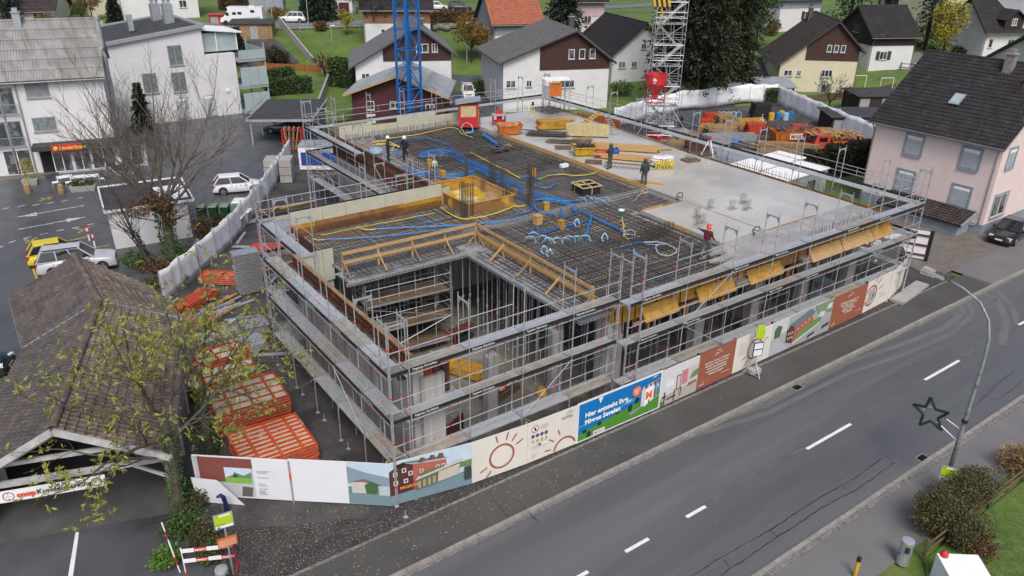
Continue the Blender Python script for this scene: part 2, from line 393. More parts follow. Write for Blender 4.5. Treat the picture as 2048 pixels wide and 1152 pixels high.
M_white = mat('white_paint', (.78,.78,.77), .5, var=.05)
shell = thing('building_shell', 'unfinished concrete building shell with steel mesh and wet slab inside the scaffold', 'building', (28, 22, 0))
ZS = 5.42
# ground floor
mb = MB(); mb.bx(11.6,22.35,.0,43.4,38.9,.13); mb.bx(23.1,38.9,.0,44.4,56.1,.13); mb.build('ground_floor', M_floorc, shell)
# cast walls, one object per pour
def wall(x0, y0, x1, y1, th, z1, step=1.25, z0=.0, name='wall_panel', m=M_wallc):
    a, b = Vector((x0,y0,0)), Vector((x1,y1,0)); L = (b-a).length; n = max(1, round(L/step)); d = (b-a)/n; u = d.normalized(); q = Vector((-u.y,u.x,0))*th/2
    for i in range(n):
        p = a+d*i+u*.006; e = a+d*(i+1)-u*.006; k = random.uniform(-.008,.008)*q.normalized()
        MB().hexa([(p-q+k).to_tuple()[:2]+(z0,),(e-q+k).to_tuple()[:2]+(z0,),(e+q+k).to_tuple()[:2]+(z0,),(p+q+k).to_tuple()[:2]+(z0,)],
                  [(p-q+k).to_tuple()[:2]+(z1,),(e-q+k).to_tuple()[:2]+(z1,),(e+q+k).to_tuple()[:2]+(z1,),(p+q+k).to_tuple()[:2]+(z1,)]).build(name, m, shell)
wall(11.8, 22.5, 11.8, 34.0, .28, 5.35); wall(11.95, 22.45, 12.95, 22.45, .26, 4.9, 1.0)
wall(11.95, 34.0, 13.4, 34.0, .26, 5.3); wall(13.3, 34.2, 13.3, 38.7, .26, 5.0); wall(13.2, 38.85, 23.2, 38.85, .26, 5.0)
wall(23.35, 39.1, 23.35, 56, .28, 5.0); wall(23.3, 56, 44.3, 56, .28, 5.0, 2.5); wall(43.2, 26, 43.2, 56, .28, 5.0, 2.5)
wall(27, 34.5, 27, 38.6, .28, 5.0); wall(20.5, 37.2, 27, 37.2, .28, 5.0)
def column(x, y, w, d, z1, name='column', starters=True):
    c = MB().bx(x-w/2,y-d/2,.1,x+w/2,y+d/2,z1).build(name, M_wallc, shell)
    if starters:
        mb = MB()
        for i in range(4):
            for s in (-1, 1): mb.tube((x-w*.38+i*w*.25, y+s*d*.33, z1-.1), (x-w*.38+i*w*.25, y+s*d*.33, z1+.55), .012, n=4)
        o = mb.build('starter_bars', M_rebar, c, world=False); o.location = -c.location; o.parent = c
        o.matrix_parent_inverse = Matrix.Identity(4); o.location = (28, 22, 0); o.location = (0,0,0)
        for v in o.data.vertices: v.co -= Vector((28, 22, 0))
column(16.45, 24.3, .55, .4, 3.6); column(20.0, 24.2, .6, .42, 3.85); column(22.0, 22.75, .95, .8, 5.02, starters=False)
for x in (28.2, 32.6, 37.0, 41.5): column(x, 22.9, .7, .45, 5.02, starters=False)
# form deck, in panels that can be told apart along the open court
def deck(x0, y0, x1, y1, z=5.16, th=.14, nx=1, ny=1, m=M_deck0, name='form_deck'):
    for i in range(nx):
        for j in range(ny):
            MB().bx(x0+(x1-x0)*i/nx+.004, y0+(y1-y0)*j/ny+.004, z-th, x0+(x1-x0)*(i+1)/nx-.004, y0+(y1-y0)*(j+1)/ny-.004, z).build(name, m, shell)
M_deckp = mat('alloy_deck_panel', (.36,.365,.36), .35, metal=.2, var=.25, vs=1.2, rvar=.15); add_layer(M_deckp, (.15,.14,.13), 1.3, .56, .68, rough=.12, amount=.7)
deck(13.15, 31.35, 19.75, 32.75, nx=9, m=M_deckp, name='deck_panel'); deck(19.75, 22.3, 20.9, 32.75, ny=12, m=M_deckp, name='deck_panel')
deck(13.45, 32.76, 23.2, 38.7); deck(20.91, 22.25, 43.35, 32.75); deck(23.2, 32.76, 43.35, 38.7); deck(23.2, 38.71, 43.9, 55.9)
# perforated alloy edge beams of the form deck round the court
def edge_beam(a, b, n):
    a, b = Vector(a), Vector(b)
    for i in range(n):
        p, q = a.lerp(b, i/n), a.lerp(b, (i+1)/n); u = (q-p).normalized()
        o = MB().bar(p+u*.01, q-u*.01, .1, .15).build('edge_beam', M_alu, shell)
        mb = MB(); k = int((q-p).length/.16); nrm = Vector((u.y,-u.x,0))
        for j in range(k):
            c = p+u*(.1+j*.16); mb.box(c+nrm*.045-Vector((0,0,.0)), (.07,.02,.05), rz=math.atan2(u.y,u.x))
        mb.v = [(x-28, y-22, z) for x, y, z in mb.v]; h = mb.build('slot', M_dark, o, world=False)
edge_beam((12.95,31.28,5.1), (19.7,31.28,5.1), 5); edge_beam((19.68,31.2,5.1), (19.68,22.3,5.1), 6); edge_beam((19.6,22.2,5.1), (21.5,22.2,5.1), 2)
# poured slab
def pour(pts, z, th, m): return MB().prism(pts, z-th, z).build('slab', m, shell)
pour([(34.95,24.45),(43.3,24.45),(43.45,38),(44.3,43),(44.6,56.0),(34.0,56.0),(34.0,54.6),(34.95,53.9)], ZS, .25, M_wetc)
pour([(31.42,24.5),(34.93,24.5),(34.93,30.55),(31.42,30.55)], ZS-.012, .24, M_wetc)
edge = [(31.0,24.44)]; 
for i in range(12): edge.append((30.1+.9*math.sin(i*1.7)+random.uniform(-.3,.3)-.03*i, 24.4-i*.18))
edge.append((29.9,22.3)); pour([(43.3,22.3),(43.3,24.44)]+edge, ZS-.03, .16, M_fresh)
# stop ends and timber edges along the pours
def plank(name, a, b, w, h, m, parent): return MB().bar(a, b, w, h).build(name, m, parent)
for i in range(5): plank('stop_end_board', (34.9,33.7+i*3.3,5.40), (34.9,33.7+(i+1)*3.3-.03,5.40), .09, .27, M_wood, shell)
for i in range(2): plank('stop_end_board', (31.5+i*1.7,30.62,5.38), (31.5+(i+1)*1.7-.03,30.62,5.38), .07, .24, [M_wood, M_woodw][i], shell)
for i in range(3): plank('stop_end_board', (31.36,24.6+i*2,5.38), (31.36,24.6+(i+1)*2-.03,5.38), .07, .22, M_conc if i != 1 else M_wood, shell)
plank('stop_end_board', (31.4,24.46,5.36), (35.2,24.46,5.36), .08, .2, M_conc, shell); plank('stop_end_board', (35.2,24.46,5.39), (39.5,24.46,5.39), .05, .1, M_woodw, shell)
plank('stop_end_board', (34.94,24.6,5.41), (34.94,33.6,5.41), .06, .08, M_conc, shell)
plank('slab_edge_board', (43.5,22.5,5.37), (43.62,38,5.37), .06, .24, M_bply, shell); plank('slab_edge_board', (43.62,38,5.37), (44.75,56,5.37), .06, .24, M_bply, shell)
# expanded metal stop end
M_exp = mat('expanded_metal', (.45,.46,.46), .5, metal=.4, var=.2, vs=14)
mb = MB(); n = 150
for i in range(n):
    x = 20.9+i*.0915; mb.bar((x,33.62,5.18),(x+.12,33.62,5.46),.012,.02); mb.bar((x+.12,33.64,5.18),(x,33.64,5.46),.012,.02)
mb.bar((20.9,33.63,5.47),(34.6,33.63,5.47),.03,.02); mb.bar((20.9,33.63,5.34),(34.6,33.63,5.34),.02,.02); mb.build('expanded_metal_stop', M_exp, shell, kind='stuff')
# mesh reinforcement: thousands of bars, one part per field
def mesh_field(x0, y0, x1, y1, sx, sy, z, r=.0115, name='rebar_mesh'):
    mb = MB(); j = random.uniform
    for i in range(int((x1-x0)/sx)+1):
        x = x0+i*sx+j(-.05,.05); mb.bar((x,y0+j(0,.5),z),(x+j(-.07,.07),y1-j(0,.5),z),r*2,r*2)
    for i in range(int((y1-y0)/sy)+1):
        y = y0+i*sy+j(-.05,.05); mb.bar((x0+j(0,.5),y,z+.02),(x1-j(0,.5),y+j(-.07,.07),z+.02),r*2,r*2)
    return mb.build(name, M_rebar, shell, kind='stuff')
mesh_field(13.3,32.5,23.0,38.4,.22,.17,5.20); mesh_field(13.3,31.5,19.8,33,.3,.2,5.23)
mesh_field(21.0,22.4,31.3,33.5,.2,.16,5.20); mesh_field(21.2,22.5,31.2,29,.6,.32,5.30); mesh_field(20.0,22.5,21.2,31,.2,.3,5.22)
mesh_field(26.2,33.7,34.8,55.6,.2,.18,5.21); mesh_field(24,41,34.7,55.5,.48,.6,5.28); mesh_field(23.2,33.7,26.2,36.2,.2,.2,5.21); mesh_field(31.2,30.7,34.8,33.6,.2,.2,5.22)
mesh_field(41.6,52.5,44.3,55.6,.15,.15,5.75)
# starter bars round the slab edge
def starters(a, b, step, h, name='starter_bars', r=.014, lean=0.):
    a, b = Vector(a), Vector(b); n = int((b-a).length/step); mb = MB()
    for i in range(n+1):
        p = a.lerp(b, i/n)+Vector((random.uniform(-.03,.03),random.uniform(-.03,.03),0)); mb.tube(p, p+Vector((random.uniform(-.04,.04),random.uniform(-.04,.04)+lean,h*random.uniform(.85,1.1))), r, n=4)
    return mb.build(name, M_rebar, shell, kind='stuff')
starters((43.3,24,5.3), (43.4,38,5.3), .2, .75); starters((43.4,38,5.3),(44.4,55.5,5.3),.2,.7); starters((36,55.8,5.3),(44.4,55.8,5.3),.2,.7); starters((36,22.4,5.3),(43,22.4,5.3),.2,.55)
starters((24,55.6,5.2),(33.5,55.6,5.2),.13,.5); starters((27.2,26.9,5.2),(30.8,27.4,5.2),.12,.75); starters((27.2,27.15,5.2),(30.8,27.65,5.2),.12,.7); starters((26.5,29.5,5.2),(26.9,27.1,5.2),.14,.5)
starters((29.2,39,5.2),(34.3,39.6,5.2),.2,.3); starters((24.5,46,5.2),(31.5,46,5.2),.14,.75); starters((24.5,46.3,5.2),(31.5,46.3,5.2),.14,.7); starters((31.5,42,5.2),(34.4,42.3,5.2),.14,.6)
for x, y, n in ((32.0,26.9,8),(33.1,27.9,4),(34.9,28.5,4),(35.9,27.7,4),(37.4,28.1,4),(36.6,27.2,5)):
    mb = MB()
    for i in range(n):
        for k in (0, 1): mb.tube((x+i*.13,y+i*.02+k*.16,5.35),(x+i*.13+random.uniform(-.02,.02),y+i*.02+k*.16,6.05),.011,n=4)
    mb.build('starter_bars', M_rebar, shell); MB().box((x+n*.065,y+.1,5.45),(n*.15,.3,.08),rz=.15).build('grout_pad', M_conc, shell)
# hairpin loops at the foot of the upstand forms
mb = MB()
for i in range(75):
    x = 13.4+i*.12; mb.bar((x,38.3,5.2),(x,38.3,5.62),.018,.018); mb.bar((x,38.3,5.62),(x+.06,38.3,5.62),.018,.018); mb.bar((x+.06,38.3,5.2),(x+.06,38.3,5.62),.018,.018)
    mb.bar((x,38.3,5.6),(x+.02,38.0,5.3),.014,.014)
mb.build('hairpin_loops', M_rust, shell, kind='stuff')
# upstand forms: pale panels over a yellow board
for x0, x1 in ((13.15,14.95),(14.97,16.3),(16.32,18.75),(18.77,21.4),(21.42,22.5)):
    MB().bx(x0,38.55,5.8,x1,38.62,6.52).build('upstand_form', M_ply, shell)
for x0, x1, m in ((13.15,14.5,M_yply),(14.5,17.2,M_bply),(17.2,19.6,M_bply),(19.6,22.55,M_yply)): MB().bx(x0+.01,38.52,5.17,x1-.01,38.66,5.8).build('upstand_board', m, shell)
for x0, x1, z in ((23.6,26.4,6.35),(26.4,28.6,6.1),(28.62,30.2,6.45),(30.2,32.2,6.5),(32.22,34.6,6.2),(34.62,36.5,6.2)):
    MB().bx(x0,55.75,5.3,x1-.02,55.83,z).build('upstand_form', M_ply, shell)
for y0, y1 in ((34.3,35.6),(35.6,37),(37,38.5)): MB().bx(13.05,y0,5.2,13.12,y1-.02,5.75).build('upstand_form', M_rust, shell)
for x0, x1 in ((11.95,12.45),(12.47,12.9),(12.92,13.45)): MB().bx(x0,33.78,4.4,x1,33.85,6.05).build('upstand_form', M_ply, shell)
# steel frame formwork on top of the walls
def frameform(a, b, z0, z1, n, out):
    a, b, out = Vector(a), Vector(b), Vector(out)
    for i in range(n):
        p, q = a.lerp(b, i/n), a.lerp(b, (i+1)/n); u = (q-p).normalized(); L = (q-p).length
        o = MB().hexa([p+u*.01+Vector((0,0,z0)), q-u*.01+Vector((0,0,z0)), q-u*.01+Vector((0,0,z0))-out*.03, p+u*.01+Vector((0,0,z0))-out*.03],
                      [p+u*.01+Vector((0,0,z1)), q-u*.01+Vector((0,0,z1)), q-u*.01+Vector((0,0,z1))-out*.03, p+u*.01+Vector((0,0,z1))-out*.03]).build('wall_form', M_ply if z1-z0 > .9 else M_ply, shell)
        mb = MB()
        k = max(2, round(L/.3))
        for j in range(k+1): mb.bar(p+u*(L*j/k)*.98+out*.05+Vector((0,0,z0)), p+u*(L*j/k)*.98+out*.05+Vector((0,0,z1)), .06, .09)
        for z in (z0+.04, (z0+z1)/2, z1-.04): mb.bar(p+out*.06+Vector((0,0,z)), q+out*.06+Vector((0,0,z)), .09, .07)
        mb.v = [(x-28, y-22, zz) for x, y, zz in mb.v]; mb.build('form_frame', M_rust, o, world=False)
frameform((11.55,22.5,0), (11.55,34,0), 5.45, 6.05, 5, (-1,0,0)); frameform((23.1,39.2,0), (23.1,55.9,0), 4.3, 5.75, 10, (-1,0,0))
MB().bx(11.45,22.4,6.06,11.62,34.0,6.1).build('form_capping', M_woodw, shell); MB().bx(23.0,39.2,5.76,23.2,55.8,5.8).build('form_capping', M_rust, shell)
frameform((23.3,38.9,0), (22.5,38.7,0), 5.2, 6.2, 1, (0,1,0))
for i in range(9): MB().bx(11.3,22.9+i*1.25,4.75,11.62,23.15+i*1.25,5.15).build('form_bracket', M_rust, shell)
# corner of the rusty shutter at the open end of the wall
for i in range(3): MB().box((12.35+i*.38,22.55,4.75-.12*i),(.34,.12,1.3),rz=.1).build('wall_form', M_rust if i else M_redf, shell)
MB().box((13.9,23.4,.8),(1.7,.12,1.5),rz=.5).build('wall_form', M_rust, shell)
# lift pit shutter
M_pitfl = mat('wet_yellow_film', (.62,.42,.04), .15, var=.25, vs=1.5); add_layer(M_pitfl, (.75,.68,.45), 1.2, .5, .65)
X0,X1,Y0,Y1 = 22.75,26.1,36.05,40.6
MB().bx(X0,Y0,5.17,X1,Y1,5.21).build('pit_floor', M_pitfl, shell)
for a, b, m in (((X0,Y0),(X1,Y0),M_bply),((X1,Y0),(X1,Y1),M_wood),((X0,Y1),(X1,Y1),M_yply),((X0,Y0),(X0,Y1),M_bply)):
    MB().bar((*a,5.55),(*b,5.55),.05,.68).build('pit_board', m, shell); MB().bar((a[0],a[1],5.9),(b[0],b[1],5.9),.12,.06).build('pit_rim', M_yply, shell)
MB().box((25.2,37.3,5.5),(1.0,.9,.05),rz=.4,ry=-.4).build('plywood_offcut', M_woodw, shell)
# column cages
def cage(x, y, w, d, h, n=4, r=.024, rings=True):
    mb = MB()
    for i in range(n):
        for s in (-1,1):
            mb.tube((x-w/2+i*w/(n-1), y+s*d/2, 5.2),(x-w/2+i*w/(n-1)+random.uniform(-.02,.02), y+s*d/2, 5.2+h*random.uniform(.96,1.03)), r, n=4)
    for k in range(int(.6*h/.15) if rings else 0): mb.bar((x-w/2,y-d/2,5.25+k*.15),(x+w/2,y-d/2,5.25+k*.15),.015); mb.bar((x-w/2,y+d/2,5.25+k*.15),(x+w/2,y+d/2,5.25+k*.15),.015)
    return mb.build('column_cage', M_rebar, shell)
for px, py, w, d, h in ((928,432,.35,.25,2.1),(943,428,.2,.2,1.9),(933,363,.12,.12,1.9),(985,372,.35,.25,2.2),(1004,392,.3,.3,2.0),(1060,408,.32,.28,2.5)):
    c = P(px,py,5.25); cage(c.x,c.y,w,d,h,5 if w > .3 else 3)
for px, py, n in ((1010,410,10),(965,385,9),(855,360,8)): 
    c = P(px,py,5.25); starters((c.x,c.y,5.2),(c.x+.9,c.y+.2,5.2),.1,1.1); starters((c.x,c.y+.25,5.2),(c.x+.9,c.y+.45,5.2),.1,1.0)
# front edge shutter: upright boards and tilted boards on brackets
for i, (x0, x1, m) in enumerate(((21.6,22.4,M_yply),(22.4,25.3,M_yply),(25.3,28.1,M_yply),(28.1,31.2,M_bply),(31.2,34.3,M_bply),(34.3,37.4,M_bply),(37.4,40.4,M_yply),(40.4,43.4,M_yply))):
    MB().bx(x0+.01,22.0,4.5,x1-.01,22.07,5.35).build('edge_form_board', m, shell)
    for k in range(2): MB().bar((x0+.4+k*1.3,21.95,4.0),(x0+.35+k*1.3,22.02,5.35),.08,.06).build('edge_form_brace', M_rust, shell)
MB().bx(21.5,22.1,4.6,21.56,22.9,5.4).build('edge_form_board', M_yply, shell)
for a, b, m in ((23.0,25.2,M_yply),(26.6,29.2,M_yply),(30.3,32.9,M_yply),(35.4,38.2,M_wood),(38.3,41.2,M_wood),(41.25,43.2,M_yply)):
    MB().box(((a+b)/2,21.72,4.72),(b-a,.05,.74),rx=-.6).build('tilted_form_board', m, shell)
for i in range(9): MB().bar((22.4+i*2.35,21.7,4.45),(22.4+i*2.35+2.33,21.7,4.45),.05,.14).build('bracket_plank', M_woodw, shell)
for i in range(8): MB().bar((23.4+i*2.55,21.75,3.6),(23.4+i*2.55,21.75,4.4),.12,.1).build('bracket_post', M_bply, shell)
for i in range(7):
    MB().bx(24.0+i*2.7,21.7,4.55,25.0+i*2.7,22.05,4.68).build('alloy_bracket', M_alu, shell)
# timber guard rails round the court
rail = thing('timber_guard_rail', 'new timber guard rail with raking props round the open court', 'railing', (13.2, 32.3, 5.16))
def trail(a, b, n, side, par):
    a, b, side = Vector(a), Vector(b), Vector(side); u = (b-a).normalized()
    for i in range(n+1):
        p = a.lerp(b, i/n)
        MB().bar(p, p+Vector((0,0,1.15)), .1, .06, up=side).build('post', M_wood if i % 3 else M_woodw, par)
        MB().bar(p+Vector((0,0,.75))-side*.04, p+side*.85+Vector((0,0,.04)), .1, .05, up=u).build('raking_prop', M_wood if i % 2 else M_woodw, par)
    for z in (1.08, .6):
        k = max(1, round((b-a).length/3))
        for i in range(k): MB().bar(a.lerp(b,i/k)+Vector((0,0,z))+side*.06, a.lerp(b,(i+1)/k)+Vector((0,0,z))+side*.06, .04, .16).build('rail_board', M_wood, par)
trail((13.35,32.45,5.17), (20.9,32.35,5.17), 4, (0,-1,0), rail); trail((20.95,32.1,5.17), (20.85,22.8,5.17), 4, (-1,0,0), rail)
mb = MB()
for i in range(50): mb.bar((13.4+i*.15,32.75,5.2),(13.4+i*.15,32.75,5.75),.014)
for i in range(4): mb.bar((13.4,32.75,5.25+i*.16),(20.8,32.75,5.25+i*.16),.014)
mb.build('edge_mesh', M_galv, shell, kind='stuff')
plank('court_edge_beam', (21.4,32.6,5.3),(21.3,22.5,5.3),.12,.2,M_wood,shell); plank('court_edge_beam', (21.75,32.5,5.28),(21.6,22.5,5.28),.08,.16,M_woodw,shell)
# steel props under the form deck
mp = MB(); mp.tube((0,0,0),(0,0,2.4),.035,n=6); mp.tube((0,0,2.4),(0,0,4.92),.027,n=6); mp.box((0,0,.01),(.14,.14,.02)); mp.box((0,0,4.93),(.14,.14,.02)); mp.tube((0,0,2.35),(0,0,2.5),.05,n=6); mp.tube((-.1,0,2.42),(.1,0,2.42),.012,n=4)
me_prop = mp.build('steel_prop', M_galv, data=True)
pk = 'galvanised steel prop standing in the rows under the form deck'
for i in range(7):
    for y in (31.7, 33.0, 34.6, 36.2): tag(inst(me_prop,'steel_prop',None,(13.9+i*.98+random.uniform(-.1,.1),y+random.uniform(-.08,.08),.13)), pk, 'prop', 'props under the form deck')
for i in range(11):
    for x in (20.1, 20.9, 22.3, 23.8, 25.4): tag(inst(me_prop,'steel_prop',None,(x+random.uniform(-.08,.08),23.2+i*.85+random.uniform(-.1,.1),.13)), pk, 'prop', 'props under the form deck')
for i in range(21):
    for y in (23.6, 25.2): tag(inst(me_prop,'steel_prop',None,(26.2+i*.82+random.uniform(-.1,.1),y+random.uniform(-.1,.1),.13)), pk, 'prop', 'props under the form deck')
# front ground beam and low boards behind the hoarding
for i in range(7): plank('edge_beam_board', (22.6+i*3,21.95,.35),(25.57+i*3,21.95,.35),.06,.5,M_conc,shell)
# ================================================================== scaffolds
M_deckg = mat('steel_deck', (.50,.515,.525), .5, metal=.15, var=.12, vs=4)
add_layer(M_deckg, (.25,.26,.27), 7, .66, .75, tex='WAVEX', amount=.8); 
M_deckw = mat('worn_deck', (.38,.35,.295), .7, var=.2, vs=3); add_layer(M_deckw, (.26,.245,.22), 6, .55, .7)
M_toe = mat('black_toe_board', (.02,.02,.022), .45, var=.1)
M_toel = mat('toe_board_lettering', (.75,.75,.75), .5)
SW = .74
def frame_mesh(w, h=2.0, top=False):
    mb = MB(); mb.tube((0,0,.0),(0,0,h),.025); mb.tube((w,0,0),(w,0,h),.025); mb.bar((0,0,h-.07),(w,0,h-.07),.05,.07)
    if top: 
        mb.tube((0,0,h),(0,0,h+.14),.018); mb.tube((w,0,h),(w,0,h+.14),.018)
    for x, s in ((.03,1),(w-.03,-1)):
        mb.hexa([(x,-.012,h-.3),(x+s*.01,-.012,h-.3),(x+s*.16,-.012,h-.1),(x,-.012,h-.1)], [(x,.012,h-.3),(x+s*.01,.012,h-.3),(x+s*.16,.012,h-.1),(x,.012,h-.1)])
    mb.m = 1; mb.tube((0,0,.98),(0,0,1.06),.031); mb.tube((w,0,.5),(w,0,.57),.031)
    return mb.build('frame', [M_galv, M_red], data=True)
ME_FR = frame_mesh(SW); ME_FRT = frame_mesh(SW, top=True)
def foot_mesh():
    mb = MB(); 
    for x in (0, SW): mb.tube((x,0,0),(x,0,.35),.02); mb.box((x,0,.02),(.16,.16,.03))
    mb.m = 1; mb.box((SW/2,0,-.02),(SW+.5,.28,.05)); return mb.build('base_jack', [M_galv, M_woodw], data=True)
ME_FT = foot_mesh()
_bay = {}
def bay_meshes(L):
    if L in _bay: return _bay[L]
    d = {}
    for nm, mm in (('g', M_deckg), ('w', M_deckw)):
        mb = MB()
        for y in (.04, .38): mb.bx(.03,y,-.06,L-.03,y+.32,0.)
        d[nm] = mb.build('deck', mm, data=True)
    d['toe'] = MB().bx(.03,-.035,.0,L-.03,-.008,.15).build('toe_board', M_toe, data=True)
    mb = MB(); mb.tube((0,0,0),(L,0,0),.02); mb.m = 1; mb.tube((L*.62,0,0),(L*.62+.12,0,0),.0225); d['rail'] = mb.build('guard_rail', [M_galv, M_red], data=True)
    mb = MB(); mb.tube((0,0,0),(L,0,0),.02); mb.tube((0,0,.5),(L,0,.5),.02); mb.tube((L*.33,0,0),(L*.33,0,.5),.016); mb.tube((L*.67,0,0),(L*.67,0,.5),.016); d['rail2'] = mb.build('guard_rail', [M_galv], data=True)
    mb = MB(); mb.tube((0,0,0),(L,0,1.9),.02); mb.m = 1; mb.tube((L*.45,0,.855),(L*.5,0,.95),.023); d['diag'] = mb.build('diagonal_brace', [M_galv, M_red], data=True)
    mb = MB(); mb.tube((0,0,0),(L,0,-1.9),.02); d['diag2'] = mb.build('diagonal_brace', [M_galv], data=True)
    _bay[L] = d; return d
me_txt = None
def scaffold(label, org, ang, xs, levels, top_frames=True, text=(), decks='ggw', diag=(), z0=.0, half=(), skip_bottom=False, inner_rail=False, wide=SW, toe=True):
    """org is the outer corner, local x runs along the scaffold, local y towards the wall"""
    t = thing('scaffold', label, 'scaffold', (org[0], org[1], z0), ang, 'scaffold round the shell')
    nl = len(levels); base = levels[0]-2.0
    for i, x in enumerate(xs):
        if not skip_bottom: inst(ME_FT,'base_jack',t,(x,0,.08))
        for k in range(nl):
            if levels[k]-2.0 < -.2: continue
            inst(ME_FR,'frame',t,(x,0,levels[k]-2.0+.1), math.pi/2)
        if top_frames is True or (top_frames and i in top_frames): inst(ME_FRT,'frame',t,(x,0,levels[-1]+.1), math.pi/2)
    for i in range(len(xs)-1):
        L = round(xs[i+1]-xs[i], 3); d = bay_meshes(L)
        for k, z in enumerate(levels):
            c = decks[(i+k*2) % len(decks)]
            if (i, k) in half: continue
            inst(d[c],'deck',t,(xs[i],0,z))
            if toe and (k or nl < 3): 
                inst(d['toe'],'toe_board',t,(xs[i],0,z))
                if (i, k) in text:
                    letter('Pegmata Gerüstbau', .13, M_toel, t, (xs[i]+.12,-.0385,z+.035), (1,0,0), (0,0,1), bold=.002)
            if (i+k) % 2 and k < nl: inst(d['rail2'],'guard_rail',t,(xs[i],-.028,z+.5))
            else:
                for h in (.5, 1.0): inst(d['rail'],'guard_rail',t,(xs[i],-.028,z+h))
            if k: inst(d['rail'],'ledger',t,(xs[i],.0,z-.12))
            if (i+k) % 3 == 0: inst(d['rail'],'guard_rail',t,(xs[i],SW+.03,z+1.0))
            if inner_rail and k == nl-1: inst(d['rail'],'guard_rail',t,(xs[i],SW+.03,z+1.0))
        for k in range(nl):
            if (i, k) in diag: inst(d['diag' if (i+k) % 2 else 'diag2'],'diagonal_brace',t,(xs[i],-.05,levels[k]-1.9+(0 if (i+k) % 2 else 1.9)))
    return t
LV = [1.9, 3.9, 5.9]
sc = []
sc.append(scaffold('silver scaffold with black toe boards in front of the open court', (11.08,21.62), 0, [0,2.57,5.14,7.71,10.28], LV, top_frames=[0,1,2,3,4], text=[(0,2),(1,2),(2,2),(3,2),(1,1),(0,1)], decks='wggw', diag=[(2,1),(2,0)]))
sc.append(scaffold('silver scaffold before the yellow edge forms above the printed hoarding', (22.15,21.08), 0, [0,2.85,5.9,8.97,12.04,15.1,18.18,21.25,23.0], LV, text=[(i,k) for i in range(8) for k in (1,2) if (i+k) % 3], decks='gwgg', diag=[(1,2),(1,1),(4,0)]))
sc.append(scaffold('scaffold along the streaked concrete wall beside the orange panel stacks', (10.25,34.5), -math.pi/2, [0,2.57,5.14,7.71,10.28,12.85], LV, decks='gwg', text=[(2,2),(3,2),(4,2),(4,1)], diag=[(1,0),(3,1)]))
sc.append(scaffold('short scaffold set back beside the pale upstand panels on the left', (11.75,39.9), -math.pi/2, [0,3.07,6.14], LV, decks='g'))
sc.append(scaffold('scaffold behind the pale upstand forms in the notch of the shell', (22.6,40.15), math.pi, [0,1.5,4.57,7.64,10.71], LV, decks='gw', text=[]))
sc.append(scaffold('scaffold along the rusty steel wall forms beside the yard', (21.9,58.6), -math.pi/2, [0,3.07,6.14,9.21,12.28,15.35,18.4], LV, top_frames=[0,1,2,3,4], decks='ggw', half=[(3,2),(4,2),(5,2)], diag=[(1,1),(3,0),(4,2)]))
sc.append(scaffold('scaffold at the far end of the slab in front of the crane', (45.9,58.8), math.pi, [0,3.07,6.14,9.21,12.28,15.35,18.42,21.49,24.0], LV, decks='gwg', diag=[(2,1)]))
sc.append(scaffold('long scaffold on the far right side of the wet slab', (45.75,21.4), math.pi/2, [0,2.57,5.64,8.71,11.78,14.85,17.92,20.99,24.06,27.13,30.2,33.27,36.4], LV, decks='g', diag=[(2,1),(6,2),(9,1)]))
# the step between the two front scaffolds
t = thing('scaffold', 'narrow corner bay joining the two front scaffolds over the concrete pillar', 'scaffold', (21.36,20.98,0), 0, 'scaffold round the shell')
d = bay_meshes(.75)
for z in LV:
    inst(d['g'],'deck',t,(0,0,z)); inst(d['toe'],'toe_board',t,(0,0,z))
    for x in (0, .75): inst(ME_FR,'frame',t,(x,0,z-1.9),math.pi/2)
    for h in (.5,1.): inst(d['rail'],'guard_rail',t,(0,-.03,z+h))
for x in (0, .75): inst(ME_FRT,'frame',t,(x,0,6.0),math.pi/2)
t2 = thing('scaffold', 'corner bay of the scaffold at the end of the streaked wall', 'scaffold', (10.3,21.62,0), 0, 'scaffold round the shell')
for z in LV:
    inst(d['w'],'deck',t2,(0,0,z)); inst(d['toe'],'toe_board',t2,(0,0,z)); inst(ME_FR,'frame',t2,(0,0,z-1.9),math.pi/2)
    for h in (.5,1.): inst(d['rail'],'guard_rail',t2,(0,-.03,z+h))
inst(ME_FRT,'frame',t2,(0,0,6.0),math.pi/2)
# ================================================================== houses
M_plw = mat('white_render', (.62,.62,.62), .85, var=.06, vs=.8, bump=.1, bs=30); add_layer(M_plw, (.52,.51,.50), 1.2, .64, .85, stretch=(1.5,1.5,.2), amount=.5)
M_ply2 = mat('cream_render', (.58,.53,.38), .85, var=.06, vs=.8, bump=.1, bs=30)
M_plp = mat('pink_render', (.70,.565,.535), .85, var=.05, vs=1.2, bump=.15, bs=40); add_layer(M_plp, (.6,.49,.465), .6, .58, .75, amount=.6)
M_plb = mat('blue_grey_render', (.26,.29,.34), .85, var=.06, vs=.8)
M_plo = mat('orange_render', (.55,.30,.17), .85, var=.08)
M_pink2 = mat('rose_render', (.5,.38,.38), .85, var=.08)
M_brown = mat('brown_cladding', (.065,.024,.019), .75, var=.2, vs=2, stretch=(8,8,.5)); add_layer(M_brown, (.03,.012,.01), 6, .5, .56, tex='WAVEZ', amount=.5)
M_brown2 = mat('dark_brown_cladding', (.035,.022,.02), .8, var=.25, vs=2); M_orbr = mat('orange_brown_cladding', (.26,.13,.065), .8, var=.2)
M_wine = mat('wine_cladding', (.075,.016,.022), .7, var=.12, vs=1)
M_tile_d = mat('dark_tiles', (.034,.030,.030), .6, var=.3, vs=1.2, bump=.3, bs=15); add_layer(M_tile_d, (.09,.08,.075), 1.5, .6, .75, amount=.5)
M_tile_b = mat('brown_tiles', (.058,.044,.039), .65, var=.3, vs=1.5, bump=.3, bs=15); add_layer(M_tile_b, (.11,.09,.075), 2.5, .58, .72, amount=.7)
